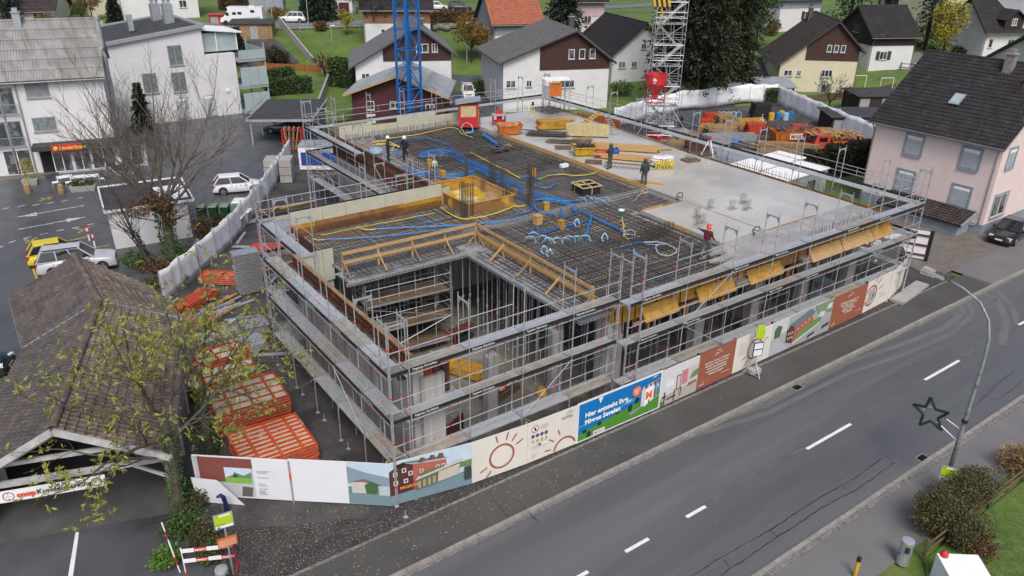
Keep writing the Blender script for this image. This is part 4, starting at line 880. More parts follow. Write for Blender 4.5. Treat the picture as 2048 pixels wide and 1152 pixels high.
# ================================================================== printed hoarding along the pavement
M_hcream = mat('hoarding_cream', (.66,.63,.56), .55, var=.05, vs=.8); add_layer(M_hcream, (.56,.53,.47), 1.1, .6, .8, stretch=(1,1,.3), amount=.5)
M_hwhite = mat('hoarding_white', (.68,.70,.72), .55, var=.04, vs=.8)
_ink = {}
def ink(c):
    k = tuple(round(v,3) for v in c)
    if k not in _ink: _ink[k] = mat('ink_%d' % len(_ink), k, .5, var=.06, vs=3)
    return _ink[k]
hoard = thing('site_hoarding', 'long hoarding of printed boards along the pavement in front of the scaffold', 'hoarding', (10,21.7,.1))
class Panel:
    def __init__(s, a, b, h, m, label, lift=.06, th=.03, z0=.1, parent=None):
        s.a, s.b = Vector((a[0],a[1],0)), Vector((b[0],b[1],0)); s.h = h; s.u = (s.b-s.a).normalized(); s.L = (s.b-s.a).length
        s.n = Vector((s.u.y,-s.u.x,0)); s.z0 = z0+lift; s.lay = 0; hp = parent or hoard; s.off = hp.location.copy()
        p, q = s.a+s.u*.005, s.b-s.u*.005
        s.o = MB().hexa([(p.x,p.y,s.z0),(q.x,q.y,s.z0),(q.x-s.n.x*th,q.y-s.n.y*th,s.z0),(p.x-s.n.x*th,p.y-s.n.y*th,s.z0)], [(p.x,p.y,s.z0+h),(q.x,q.y,s.z0+h),(q.x-s.n.x*th,q.y-s.n.y*th,s.z0+h),(p.x-s.n.x*th,p.y-s.n.y*th,s.z0+h)]).build('panel', m, hp)
        s.o['label'] = label
    def pt(s, u, v, k): return s.a + s.u*u + s.n*(.003+.0025*k) + Vector((0,0,s.z0+v))
    def poly(s, pts, col, name='print'):            # coordinates in metres on the board
        s.lay += 1
        MB().face([s.pt(u,v,s.lay)-s.off for u, v in pts]).build(name, ink(col), s.o, world=False)
    def rect(s, u0, v0, u1, v1, col, name='print'): s.poly([(u0,v0),(u1,v0),(u1,v1),(u0,v1)], col, name)
    def multi(s, polys, col, name='print'):
        s.lay += 1; mb = MB()
        for p in polys: mb.face([s.pt(u,v,s.lay)-s.off for u, v in p])
        mb.build(name, ink(col), s.o, world=False)
    def ring(s, cu, cv, r, w, col, a0=0, a1=360, fill=None, clip0=None):
        if fill: s.poly([(cu+r*math.cos(R(t)), cv+r*math.sin(R(t))) for t in range(0,360,12)], fill)
        P_ = []
        for t in range(a0, a1, 8):
            c = [(cu+q*math.cos(R(k)), cv+q*math.sin(R(k))) for q, k in ((r-w/2,t),(r+w/2,t),(r+w/2,t+8.2),(r-w/2,t+8.2))]
            if clip0 is not None and min(v for _, v in c) < clip0: continue
            if min(u for u, _ in c) < .01 or max(u for u, _ in c) > s.L-.01: continue
            P_.append(c)
        if P_: s.multi(P_, col)
    def ray(s, cu, cv, ang, r0, r1, w, col):
        d = Vector((math.cos(R(ang)), math.sin(R(ang)))); q = Vector((-d.y, d.x))*w/2; c = Vector((cu,cv))
        s.multi([[tuple(c+d*r0-q), tuple(c+d*r1-q), tuple(c+d*r1+q), tuple(c+d*r0+q)]], col)
    def text(s, txt, u, v, size, col, bold=0., align='LEFT'):
        s.lay += 1; letter(txt, size, ink(col), s.o, s.pt(u,v,s.lay)-s.off, s.u, (0,0,1), bold=bold, align=align)
def base_xy(px, py, y=None):
    p = P(px, py, .13); return (p.x, p.y if y is None else y)
RB = (.33,.11,.075); WH = (.75,.74,.72)
j = [(4.15,26.55),(7.05,24.15),(8.8,22.75),(10.05,21.72),(13.35,21.06),(15.92,20.82),(18.5,20.72),(23.55,20.66),(26.05,20.68),(28.75,20.72),(31.7,20.76),(37.05,20.82),(40.5,20.9),(43.8,21.1),(46.2,21.75),(47.4,22.7),(48.1,24.6)]
# left board: terrace picture
p = Panel(j[0], j[1], 1.95, M_hwhite, 'board with a brown framed terrace picture and small print')
L = p.L
p.rect(.0,.05,.62*L,1.9,(.5,.52,.55)); p.rect(.2,1.45,.62*L,1.9,(.22,.07,.06)); p.rect(.2,.75,.32*L,1.45,(.22,.07,.06)); p.rect(.32*L,.75,.60*L,1.45,(.55,.66,.75)); p.poly([(.32*L,.95),(.45*L,1.2),(.52*L,1.1),(.60*L,1.28),(.60*L,.9),(.32*L,.9)],(.12,.26,.14)); p.rect(.32*L,.72,.60*L,.98,(.22,.42,.07)); p.poly([(.40*L,1.0),(.43*L,1.28),(.46*L,1.0)],(.03,.09,.05))
p.poly([(.47*L,.1),(.58*L,.1),(.60*L,.55),(.49*L,.58)],(.12,.11,.11)); p.rect(.0,.6,.1,1.9,(.6,.6,.62)); p.multi([[(.33*L,.55),(.45*L,.55),(.45*L,.62),(.33*L,.62)]],(.5,.47,.45))
for k, (v, w_) in enumerate(((1.35,.55),(1.28,.4),(1.05,.45),(.75,.3),(.66,.36),(.5,.35),(.4,.25),(.33,.28),(.26,.35))): p.rect(.66*L,v,.66*L+w_,v+.035,(.45,.42,.42))
p2 = Panel(j[1], j[2], 2.0, M_hwhite, 'plain white board'); 
MB().tube((j[1][0],j[1][1]-.06,.1),(j[1][0],j[1][1]-.06,2.1),.035).build('post', M_galv, hoard); MB().tube((j[1][0],j[1][1]-.06,1.2),(j[1][0],j[1][1]-.06,1.55),.037).build('post_marker', M_red, hoard)
# picture of the finished building over two boards
sky_c, mt, gr = (.50,.60,.68), (.22,.30,.37), (.17,.26,.29)
p = Panel(j[2], j[3], 2.0, M_hwhite, 'board with a printed mountain view and street')
p.rect(0,0,p.L,2.0,sky_c); p.poly([(0,1.0),(p.L,.9),(p.L,1.35),(.7,1.55),(0,1.8)],mt); p.rect(0,0,p.L,.85,(.15,.22,.2)); p.rect(0,0,p.L,.5,gr); p.poly([(.15,.55),(1.0,.55),(1.0,1.05),(.55,1.2),(.15,1.05)],(.5,.5,.46)); p.poly([(.1,1.05),(.6,1.25),(1.3,1.0),(1.3,.9),(.6,1.1)],(.2,.13,.1)); p.poly([(.7,.55),(1.1,.55),(1.2,1.0),(.9,1.15),(.65,.95)],(.06,.13,.05)); p.rect(1.2,.5,p.L,.95,(.42,.5,.52))
p = Panel(j[3], j[4], 2.0, M_hwhite, 'board with a printed red building and shop front')
L = p.L; p.rect(0,0,L,2.0,sky_c); p.poly([(0,0),(L,0),(L,.75),(1.6,.62),(0,.55)],gr); p.poly([(2.0,1.0),(L,.95),(L,1.25),(2.6,1.2)],(.12,.25,.07))
p.poly([(0,.45),(.95,.5),(.95,1.72),(.5,1.9),(0,1.6)],(.085,.03,.03)); p.poly([(.95,.5),(2.3,.8),(2.3,1.55),(.95,1.72)],(.40,.12,.09)); p.poly([(.45,1.93),(.95,1.76),(2.4,1.6),(2.0,1.78)],(.16,.19,.21))
for u in (1.15,1.55,1.9): p.poly([(u,1.72),(u+.3,1.7),(u+.28,1.88),(u+.12,1.94)],(.07,.08,.09)); p.rect(u+.14,1.74,u+.28,1.86,(.3,.06,.06))
for u, v in ((.15,1.35),(.5,1.45),(.75,1.25),(.15,.95),(.55,.95)): p.rect(u,v,u+.17,v+.2,(.75,.72,.65)); p.rect(u+.03,v+.03,u+.14,v+.17,(.1,.1,.12))
for u in (1.2,1.85,2.08): p.rect(u,1.25,u+.14,1.43,(.75,.65,.5)); p.rect(u+.03,1.28,u+.11,1.4,(.12,.12,.12))
p.poly([(1.0,.95),(2.9,1.3),(2.95,1.45),(1.1,1.12)],(.5,.49,.45)); p.poly([(1.2,1.1),(2.2,1.28),(2.2,1.36),(1.2,1.2)],(.1,.2,.05)); p.poly([(1.0,.5),(2.75,.72),(2.9,1.28),(1.0,.95)],(.12,.12,.1)); p.poly([(1.9,.62),(2.75,.72),(2.85,1.24),(1.95,1.1)],(.5,.46,.36)); p.multi([[(1.1+i*.2,.55+i*.02),(1.22+i*.2,.565+i*.02),(1.22+i*.2,.9+i*.03),(1.1+i*.2,.88+i*.03)] for i in range(4)],(.35,.3,.16)); p.rect(L-.35,.35,L-.05,1.0,(.04,.06,.05))
p.text('MIGROS',.38,.72,.2,(.75,.25,.05),.006)
# cream boards with the sun ring
p = Panel(j[4], j[5], 2.0, M_hcream, 'cream board with a brown ring and rays'); p.ring(1.38,.85,.55,.1,RB)
for a in (105,75,52,28,205,228): p.ray(1.38,.85,a,.75,1.12,.065,RB)
p = Panel(j[5], j[6], 2.0, M_hcream, 'cream board with safety signs and a half ring'); L = p.L
p.ring(1.98,.02,.56,.1,RB,clip0=.0)
for a in (112,142,172,196): p.ray(1.98,.12,a,.75,1.08,.065,RB)
p.ring(.38,1.62,.16,.035,(.5,.03,.06),fill=(.8,.8,.8)); p.ray(.38,1.62,135,-.15,.15,.03,(.5,.03,.06)); p.poly([(.33,1.53),(.43,1.53),(.42,1.7),(.34,1.7)],(.03,.03,.03))
for i in range(4): p.ring(.27+i*.22,1.28,.05,.07,(.03,.07,.25)); p.poly([(.19+i*.22,.98),(.36+i*.22,.98),(.275+i*.22,1.13)],(.6,.42,.02)); p.poly([(.255+i*.22,1.0),(.295+i*.22,1.0),(.275+i*.22,1.08)],(.03,.03,.03))
p.rect(.5,.72,.98,.9,(.3,.28,.35)); p.rect(.51,.73,.97,.89,(.74,.73,.72)); p.rect(.54,.75,.66,.86,(.04,.04,.04))
for k, w_ in ((1.72,.45),(1.64,.4),(1.56,.35),(.78,.32),(.7,.25),(.4,.3),(.33,.2),(.27,.24)): p.rect(.62 if k > 1 else .2,k,(.62 if k > 1 else .2)+w_,k+.025,(.5,.49,.48))
p.text('sevita',1.72,1.62,.24,(.22,.21,.2),.003); p.ring(2.1,1.8,.12,.025,(.22,.2,.2),0,180)
for a in (100,70,45,20): p.ray(2.1,1.8,a,.17,.25,.018,(.22,.2,.2))
# blue poster
p = Panel(j[6], j[7], 2.06, M_hwhite, 'bright blue poster board with white letters and green hills', lift=.04); L = p.L; BL = (.0,.16,.44); GN = (.07,.24,.03)
p.rect(.1,.08,L-.1,1.97,BL); p.poly([(.1,.75),(1.6,.9),(3.0,1.0),(L-.1,1.1),(L-.1,1.35),(3.0,1.15),(1.6,.98),(.1,.85)],(.05,.25,.52)); p.poly([(.1,.08),(L-.1,.08),(L-.1,1.02),(3.8,.85),(2.4,.72),(1.2,.6),(.1,.45)],GN); p.poly([(3.2,.3),(L-.1,.75),(L-.1,.85),(3.0,.42)],(.22,.28,.27))
p.multi([[(1.9,.86),(2.3,.92),(2.6,1.0),(2.1,.98)],[(2.8,1.05),(3.1,1.08),(3.2,1.2),(2.85,1.16)],[(4.55,1.25),(4.85,1.3),(4.85,1.5),(4.6,1.38)],[(4.4,1.85),(4.6,1.87),(4.75,1.93),(4.5,1.93)]],(.42,.6,.78))
for u, v, h_ in ((.45,.4,.2),(.7,.12,.32),(1.3,.5,.2),(2.35,.72,.28),(3.1,.55,.4),(3.5,.85,.35)): p.poly([(u-.1,v),(u+.1,v),(u+.14,v+h_*.6),(u+.03,v+h_),(u-.12,v+h_*.7)],(.012,.035,.02))
p.poly([(1.15,1.97),(1.42,1.97),(1.26,1.66)],WH); p.rect(.95,.12,1.62,.32,WH); p.text('MIGROS',1.0,.16,.15,(.5,.06,.2),.004)
p.text('Hier entsteht Ihre',.42,1.22,.34,(.8,.8,.8),.014); p.text('Migros Sevelen',.42,.86,.34,(.8,.8,.8),.014)
p.ring(3.42,1.52,.13,.27,(.72,.16,.045)); 
for k, tx in enumerate(('Eröffnung','Anfang','2025')): p.text(tx,3.42,1.58-k*.1,.1,(.8,.75,.7),.003,'CENTER')
p.poly([(3.72,.62),(3.95,.5),(3.95,1.45),(3.72,1.5)],(.55,.57,.6)); p.poly([(3.95,.5),(4.5,.75),(4.5,1.55),(3.95,1.45)],(.78,.78,.78)); p.text('M',4.0,.88,.52,(.75,.14,.03),.03); p.rect(4.2,.62,4.28,.8,(.06,.06,.06))
p.multi([[(4.6,.8),(4.68,.82),(4.68,1.78),(4.6,1.76)],[(4.0,1.6),(4.85,1.72),(4.85,1.78),(4.0,1.65)]],(.5,.24,.12)); p.multi([[(3.78,1.5),(3.9,1.48),(3.9,1.6),(3.8,1.62)],[(4.05,1.5),(4.2,1.52),(4.2,1.62),(4.08,1.6)]],(.65,.6,.52)); p.multi([[(4.3,1.56),(4.42,1.57),(4.42,1.7),(4.32,1.7)]],(.75,.5,.06))
# interior picture
p = Panel(j[7], j[8], 2.0, M_hwhite, 'board with a printed bright dining room'); L = p.L
p.rect(0,0,L,2.0,(.6,.6,.59)); p.poly([(0,0),(L,0),(L,.7),(0,.5)],(.42,.38,.32)); p.rect(1.35,.75,1.75,1.55,(.55,.2,.22)); p.rect(1.75,.75,L,1.6,(.55,.48,.48)); p.poly([(1.9,.9),(L,.95),(L,1.35),(2.1,1.25)],(.14,.25,.1)); p.rect(1.0,.6,1.3,1.4,(.08,.08,.08)); p.rect(1.05,.65,1.25,1.35,(.5,.5,.5)); p.rect(.3,.95,.8,1.3,(.7,.74,.78))
p.multi([[(.2,.05),(.28,.05),(.3,.75),(.22,.75)],[(.4,.25),(1.0,.3),(1.0,.38),(.4,.35)],[(.85,.05),(.92,.05),(.95,.7),(.88,.7)],[(1.3,.2),(1.36,.2),(1.38,.7),(1.32,.7)],[(.1,.45),(.35,.45),(.35,.55),(.1,.55)]],(.05,.05,.05)); p.multi([[(1.8,.55),(2.4,.6),(2.4,.75),(1.85,.72)]],(.28,.12,.1)); p.poly([(0,0),(.3,0),(.1,.3),(0,.3)],(.1,.16,.06))
def brown_panel(a, b, label, lines, fs):
    p = Panel(a, b, 2.0, ink((.30,.098,.055)), label); L = p.L; c = (.72,.66,.6)
    p.ring(L*.48,1.58,.13,.035,c,20,180)
    for q in (95,70,45,20): p.ray(L*.5,1.6,q,.2,.32,.03,c)
    for k, t_ in enumerate(lines): p.text(t_,L*.5,1.28-k*.165,fs,c,.004,'CENTER')
    p.text('sevita',.14,.2,.16,c,.002); p.ring(.42,.34,.07,.018,c,0,180); p.text('www.sevita.ch',L-.95,.42,.11,c,.001)
    return p
brown_panel(j[8], j[9], 'red brown board with white text beside the dining room picture', ('Komfort, Service, Zuhause','Geniessen Sie Ihren wohl-','verdienten Ruhestand','in unseren gemütlichen','Mietwohnungen!'), .165)
p = Panel(j[9], j[10], 2.0, M_hcream, 'cream board with a brown ring behind the small bus stop sign'); p.ring(1.62,.95,.55,.09,RB)
for a in (100,50,22,200,228): p.ray(1.62,.95,a,.72,1.08,.06,RB)
p.text('RATIO',.25,1.55,.15,(.5,.48,.45)); p.multi([[(.25,v),(.25+w_,v),(.25+w_,v+.03),(.25,v+.03)] for v, w_ in ((1.4,.4),(1.32,.35),(1.18,.5),(1.1,.6),(1.0,.5),(.92,.4))],(.5,.48,.45))
# aerial picture
p = Panel(j[10], j[11], 2.0, M_hwhite, 'board with a printed aerial view of the red roofed block'); L = p.L; p.rect(0,0,L,2.0,(.36,.38,.37)); p.poly([(0,0),(1.6,0),(.5,1.0),(0,1.1)],(.42,.43,.44)); p.poly([(0,1.0),(1.2,1.2),(1.4,2.0),(0,2.0)],(.55,.56,.55)); p.poly([(.2,1.0),(.7,1.0),(.8,1.6),(.4,1.75),(.15,1.5)],(.07,.14,.06))
p.poly([(1.3,.45),(1.9,.25),(1.95,1.15),(1.6,1.5),(1.28,1.15)],(.10,.04,.04)); p.poly([(1.9,.25),(3.6,1.0),(3.6,1.6),(1.95,1.15)],(.38,.12,.08)); p.poly([(1.5,1.5),(1.98,1.15),(3.7,1.65),(3.2,1.95)],(.13,.18,.21)); p.poly([(1.95,.25),(4.3,.85),(4.5,1.3),(2.6,.85)],(.13,.26,.06)); p.poly([(1.95,.15),(4.3,.75),(4.3,.85),(1.95,.27)],(.6,.58,.53)); p.poly([(2.2,0),(5.3,0),(5.3,1.0),(4.4,.8),(2.4,.2)],(.33,.34,.35)); p.multi([[(3.2,.1),(3.9,.25),(3.9,.4),(3.3,.28)],[(4.5,.3),(5.2,.4),(5.2,.6),(4.6,.5)]],(.03,.03,.035)); p.poly([(3.9,1.5),(5.3,1.2),(5.3,2),(3.6,2)],(.2,.27,.16)); p.multi([[(1.4+i*.17,.6+k*.28),(1.5+i*.17,.58+k*.28),(1.5+i*.17,.72+k*.28),(1.4+i*.17,.74+k*.28)] for i in range(3) for k in range(2)],(.5,.45,.4)); p.multi([[(2.2+i*.3,.95+i*.1),(2.3+i*.3,.98+i*.1),(2.3+i*.3,1.12+i*.1),(2.2+i*.3,1.09+i*.1)] for i in range(5)],(.55,.5,.4)); p.multi([[(4.0,1.2),(4.5,1.15),(4.6,1.45),(4.1,1.5)],[(4.7,1.5),(5.2,1.5),(5.2,1.8),(4.8,1.8)]],(.6,.6,.58))
brown_panel(j[11], j[12], 'red brown board with white text beside the round portrait', ('21 Mietwohnungen mit','Komfort, Sicherheit','und Ausblick –','daheim, zuhause','in Sevelen.'), .2)
p = Panel(j[12], j[13], 2.0, M_hcream, 'cream board with a round portrait of an elderly couple'); L = p.L; c0 = .62
p.ring(c0,1.0,.62,.12,RB,fill=(.55,.55,.50)); p.poly([(c0-.4,.5),(c0+.05,.45),(c0+.2,1.0),(c0-.1,1.15),(c0-.35,.9)],(.50,.35,.30)); p.poly([(c0+.1,.6),(c0+.45,.85),(c0+.45,1.15),(c0+.15,1.05)],(.02,.27,.32)); p.poly([(c0-.14+.15*math.cos(R(a)),1.2+.19*math.sin(R(a))) for a in range(0,360,30)],(.45,.28,.22)); p.poly([(c0+.22+.15*math.cos(R(a)),1.28+.2*math.sin(R(a))) for a in range(0,360,30)],(.45,.3,.25))
for a in (70,45,15): p.ray(c0,1.0,a,.85,1.35,.07,RB)
p.text('Bezug',1.7,.75,.17,(.4,.37,.35)); p.text('Anfang 2025',1.7,.55,.17,(.4,.37,.35))
p = Panel(j[13], j[14], 2.0, M_hcream, 'cream board with a small brown ring near the end'); p.ring(.8,1.15,.28,.04,(.2,.14,.16))
for a in (110,75,40,200): p.ray(.8,1.15,a,.38,.6,.03,(.2,.14,.16))
p.multi([[(.7,v),(1.3,v),(1.3,v+.03),(.7,v+.03)] for v in (.7,.6,.5)],(.5,.45,.42))
p = Panel(j[14], j[15], 2.0, M_hcream, 'last curving cream board with part of a ring'); p.ring(.9,.1,.5,.08,RB,clip0=0); p.ring(.3,1.9,.4,.07,RB,180,360)
for a in (130,100,60,35): p.ray(.9,.1,a,.7,1.0,.05,RB)
p = Panel(j[15], j[16], 2.0, M_hcream, 'end cream board with small safety signs')
for i in range(4): p.ring(.4+i*.2,1.3,.05,.06,(.03,.07,.25)); p.poly([(.32+i*.2,1.0),(.48+i*.2,1.0),(.4+i*.2,1.14)],(.6,.42,.02))
p.ring(.6,1.65,.13,.03,RB)
for k in range(2, 16, 1):
    a = Vector((*j[k],0)); MB().bx(a.x-.05,a.y+.06,.05,a.x+.05,a.y+.16,2.2).build('post', M_woodw if k % 2 else M_dark, hoard)
# loose white board and the gate beyond the end
lp = thing('loose_white_board', 'slanted white board leaning at the left end of the hoarding', 'board', (4.6,25.7,.1))
a, b = Vector((4.05,26.2,.12)), Vector((5.45,25.0,.12)); MB().hexa([a,b,b+Vector((-.02,.03,0)),a+Vector((-.02,.03,0))],[a+Vector((-.1,.05,1.2)),a.lerp(b,.55)+Vector((-.1,.05,1.15)),a.lerp(b,.55)+Vector((-.12,.08,1.15)),a+Vector((-.12,.08,1.2))]).build('board', M_hwhite, lp)
gt = thing('site_gate', 'white site gate with dark timber rails beside the blue grey annex', 'gate', (48.7,24.8,.1))
ga, gb = Vector((49.6,27.2,0)), Vector((51.6,23.1,0)); gu = (gb-ga).normalized()
MB().bar((ga.x,ga.y,1.2),(gb.x,gb.y,1.2),.04,2.0).build('board', M_hwhite, gt)
for z in (.5,1.2,1.9): MB().bar((ga.x-.05,ga.y-.05,z),(gb.x-.05,gb.y-.05,z),.06,.13).build('rail', M_rust, gt)
MB().bx(gb.x-.1,gb.y-.1,.1,gb.x+.08,gb.y+.08,2.3).build('post', M_dark, gt)
MB().bx(48.2,24.4,.12,51.0,24.9,.3).build('board_skirt', M_hcream, gt)
# concrete slabs lying at the end of the hoarding
for k, (x, y) in enumerate(((44.6,20.7),(46.6,21.0))): tag(MB().box((x,y,.2),(1.95,.8,.16),rz=.12).build('paving_slab', M_conc, None), ('pale concrete slab lying on the pavement, the one nearer the portrait','pale concrete slab lying on the pavement, the one nearer the gate')[k], 'slab', 'loose slabs')
# ================================================================== pink house on the right
ph = house('pink_house', 'pink house with dark tiled roof and grey framed windows at the right', (60.0,33.4,0), (60.0,23.5,0), 12, 7.0, 11.5, M_tile_d, ridge='x', wall=M_plp, rf=.5, ov=.55, og=.3, fascia=M_fascia, step=.36, ribs=.26,
   wins=[('F',.35,5.45,1.3,1.6,K(pane=M_blind,frame=M_gframe,panes=1,surround=M_gframe)),('F',.79,5.4,1.3,1.6,K(pane=M_blind,frame=M_gframe,panes=1,surround=M_gframe)),('F',.345,2.6,1.3,1.6,K(pane=M_blind,frame=M_gframe,panes=1,surround=M_gframe)),('F',.79,2.5,1.3,1.6,K(pane=M_blind,frame=M_gframe,panes=1,surround=M_gframe)),
         ('R',.13,5.7,1.1,1.5,K(pane=M_blind,frame=M_gframe,panes=2,surround=M_gframe)),('R',.15,2.1,2.0,1.7,K(pane=M_glass,frame=M_pframe,panes=2,surround=M_gframe))], chim=[(.66,.44,9.8,12.3,M_chim)])
W = 9.9
MB().bx(-.03,-.04,-.2,W+.04,12.03,.85).build('plinth', mat('blue_grey_plinth',(.25,.29,.34),.85,var=.15,vs=1.5), ph, world=False)
MB().slab([(4.4,1.7,8.74),(5.2,1.7,8.74),(5.2,2.6,9.4),(4.4,2.6,9.4)],.1).build('skylight', M_gframe, ph, world=False); MB().slab([(4.5,1.8,8.84),(5.1,1.8,8.84),(5.1,2.5,9.36),(4.5,2.5,9.36)],.03).build('skylight_pane', M_glassb, ph, world=False)
MB().box((8.6,4.4,10.6),(.6,.5,.9)).build('chimney', M_tile_r, ph, world=False)
MB().path([(W-.25,-.08,6.6),(W-.25,-.08,.9),(W-.5,-.1,.7),(W-1.6,-.1,.6)],.05).build('downpipe', M_fascia, ph, world=False)
# individual roof tiles on the slope that faces us: the nearest 300, the rest in one part
def tile_roof(par, q0, q1, q2, q3, tw, tl, m, maxn=300, name='roof_tile', bend=.035, jit=.004, flip=False):
    q0,q1,q2,q3 = [Vector(v) for v in (q0,q1,q2,q3)]; nn = (q1-q0).cross(q3-q0).normalized(); nn = nn if nn.z > 0 else -nn
    rows = max(2, round((q3-q0).length/tl))
    T_ = []
    for r_ in range(rows):
        a, b = q0.lerp(q3,r_/rows), q1.lerp(q2,r_/rows); c, d = q0.lerp(q3,(r_+1)/rows), q1.lerp(q2,(r_+1)/rows); n = max(1, round(((b-a).length+(d-c).length)/2/tw))
        for k in range(n): T_.append((a.lerp(b,k/n), a.lerp(b,(k+1)/n), c.lerp(d,(k+1)/n), c.lerp(d,k/n)))
    def one(mb, t, org):
        a,b,c,d = [v-org for v in t]; lo = nn*(.085+random.uniform(-jit,jit)*2); hi = nn*(.012+random.uniform(-jit,jit)*.5); cr = nn*bend
        e, f = a.lerp(b,.32), d.lerp(c,.32); g, h = a.lerp(b,.62), d.lerp(c,.62); w1 = (d-a)*.06; z = nn*-.02
        n0 = len(mb.v); mb.v += [tuple(v) for v in (a+lo*.6, e+lo+cr, g+lo+cr, b+lo*.6, d+hi*.6+w1, f+hi+cr+w1, h+hi+cr+w1, c+hi*.6+w1, a+z, b+z)]
        for fc in ([0,1,5,4],[1,2,6,5],[2,3,7,6],[8,1,0],[8,9,2,1],[9,3,2]): mb.f.append([n0+i for i in fc]); mb.mi.append(0)
    order = sorted(range(len(T_)), key=lambda i: (par.matrix_basis @ T_[i][0]-Vector((0,0,CH))).length)
    for i in order[:maxn]:
        t = T_[i]; mb = MB(); one(mb, t, t[0]); o = mb.build(name, m, par, world=False); o.location = t[0]
    if len(order) > maxn:
        mb = MB()
        for i in order[maxn:]: one(mb, T_[i], Vector((0,0,0)))
        mb.build('roof_tiles_beyond', m, par, world=False, kind='stuff')
# annex of the pink house
an = thing('blue_grey_annex', 'low blue grey annex with brown tiled lean-to roof against the pink house', 'annex', (54.6,28.6,0))
MB().hexa([(58.2,24.4,-.1),(59.93,24.4,-.1),(59.93,30.4,-.1),(58.2,30.4,-.1)],[(58.2,24.4,.95),(59.93,24.4,1.5),(59.93,30.4,1.5),(58.2,30.4,.95)]).build('wall', MATS['blue_grey_plinth'], an)
r_ = MB().slab([(57.9,24.1,1.0),(59.95,24.1,1.68),(59.95,30.8,1.68),(57.9,30.8,1.0)],.12).build('roof', M_dfascia, an)
tile_roof(an, (3.3,2.2,1.01),(3.3,-4.5,1.01),(5.35,-4.5,1.69),(5.35,2.2,1.69),.28,.3,M_tile_b,maxn=0)
MB().bar((57.85,24.05,1.02),(59.9,24.05,1.7),.08,.16).build('bargeboard', M_gframe, an)
sheet('paver_drive', [(49.2,21.2),(64.5,21.2),(60.0,23.6),(58,30),(52,30)], .105, M_paver)
# ================================================================== covered customer parking with the tiled roof
cr = thing('parking_shelter', 'tiled parking shelter with white trusses and a hanging banner in the left foreground', 'shelter', (0,33,0))
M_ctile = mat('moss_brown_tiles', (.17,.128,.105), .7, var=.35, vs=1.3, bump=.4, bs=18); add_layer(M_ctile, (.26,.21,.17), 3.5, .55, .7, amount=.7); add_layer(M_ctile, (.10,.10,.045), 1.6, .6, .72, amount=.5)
M_ctile2 = mat('left_slope_tiles', (.092,.074,.066), .65, var=.35, vs=1.6, bump=.4, bs=18); add_layer(M_ctile2, (.14,.12,.11), 3.5, .58, .72, amount=.6)  # darker tile tone, used on the two left slopes only
off = Vector((0,33,0)); V_ = lambda x,y,z: tuple(Vector((x,y,z))-off)
P0, P1, P2 = (3.2,43.9,4.5), (3.27,37.2,4.5), (.05,27.25,4.5)
EL0, EL1, EL2 = (-.1,44.8,2.6), (-.15,38.2,2.6), (-3.35,28.35,2.6)
ER0, ER1, ER2 = (6.2,42.2,2.6), (6.75,37.0,2.6), (3.45,26.15,2.6)
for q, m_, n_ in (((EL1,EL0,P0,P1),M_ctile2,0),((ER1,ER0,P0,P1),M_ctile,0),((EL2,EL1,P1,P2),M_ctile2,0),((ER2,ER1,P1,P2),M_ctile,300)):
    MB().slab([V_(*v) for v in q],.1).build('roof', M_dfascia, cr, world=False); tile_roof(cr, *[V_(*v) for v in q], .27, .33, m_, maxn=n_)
mbt = MB(); nseg = 5
for k in range(nseg):
    t0, t1 = math.pi*k/nseg, math.pi*(k+1)/nseg
    mbt.face([(0,.15*math.cos(t0),.13*math.sin(t0)),(0,.15*math.cos(t1),.13*math.sin(t1)),(.42,.17*math.cos(t1),.16*math.sin(t1)),(.42,.17*math.cos(t0),.16*math.sin(t0))])
mbt.face([(.42,.17,0),(.42,.1,.13),(.42,0,.16),(.42,-.1,.13),(.42,-.17,0)])
me_rt = mbt.build('ridge_tile', M_ctile, data=True)
for a, b in ((P1,P0),(P2,P1)):
    a, b = Vector(a)-off, Vector(b)-off; n = int((b-a).length/.38); u = (b-a).normalized()
    for i in range(n): inst(me_rt,'ridge_tile',cr,a.lerp(b,i/n)+Vector((0,0,.03)),math.atan2(u.y,u.x))
for a, b in ((P1,EL1),(P1,ER1)): MB().bar(Vector(a)-off+Vector((0,0,.06)),Vector(b)-off+Vector((0,0,.07)),.16,.05).build('valley_flashing', M_zinc, cr, world=False)
for a, b in ((EL0,EL1),(EL1,EL2),(ER0,ER1),(ER1,ER2)): MB().tube(Vector(a)-off+Vector((0,0,-.05)),Vector(b)-off+Vector((0,0,-.05)),.07).build('gutter', M_zinc, cr, world=False)
M_wbeam = mat('white_beam', (.50,.50,.49), .7, var=.2, vs=2); 
g = Vector((.93,-.31,0)); f0 = Vector(P2)-off; dn = Vector((-.31,-.95,0))
rp = [f0+dn*.1, Vector(EL2)-off+dn*.1, Vector(ER2)-off+dn*.1]
MB().bar(rp[0]+Vector((0,0,-.02)),rp[1]+Vector((0,0,-.02)),.1,.24).build('bargeboard', M_wbeam, cr, world=False); MB().bar(rp[0]+Vector((0,0,-.02)),rp[2]+Vector((0,0,-.02)),.1,.24).build('bargeboard', M_wbeam, cr, world=False)
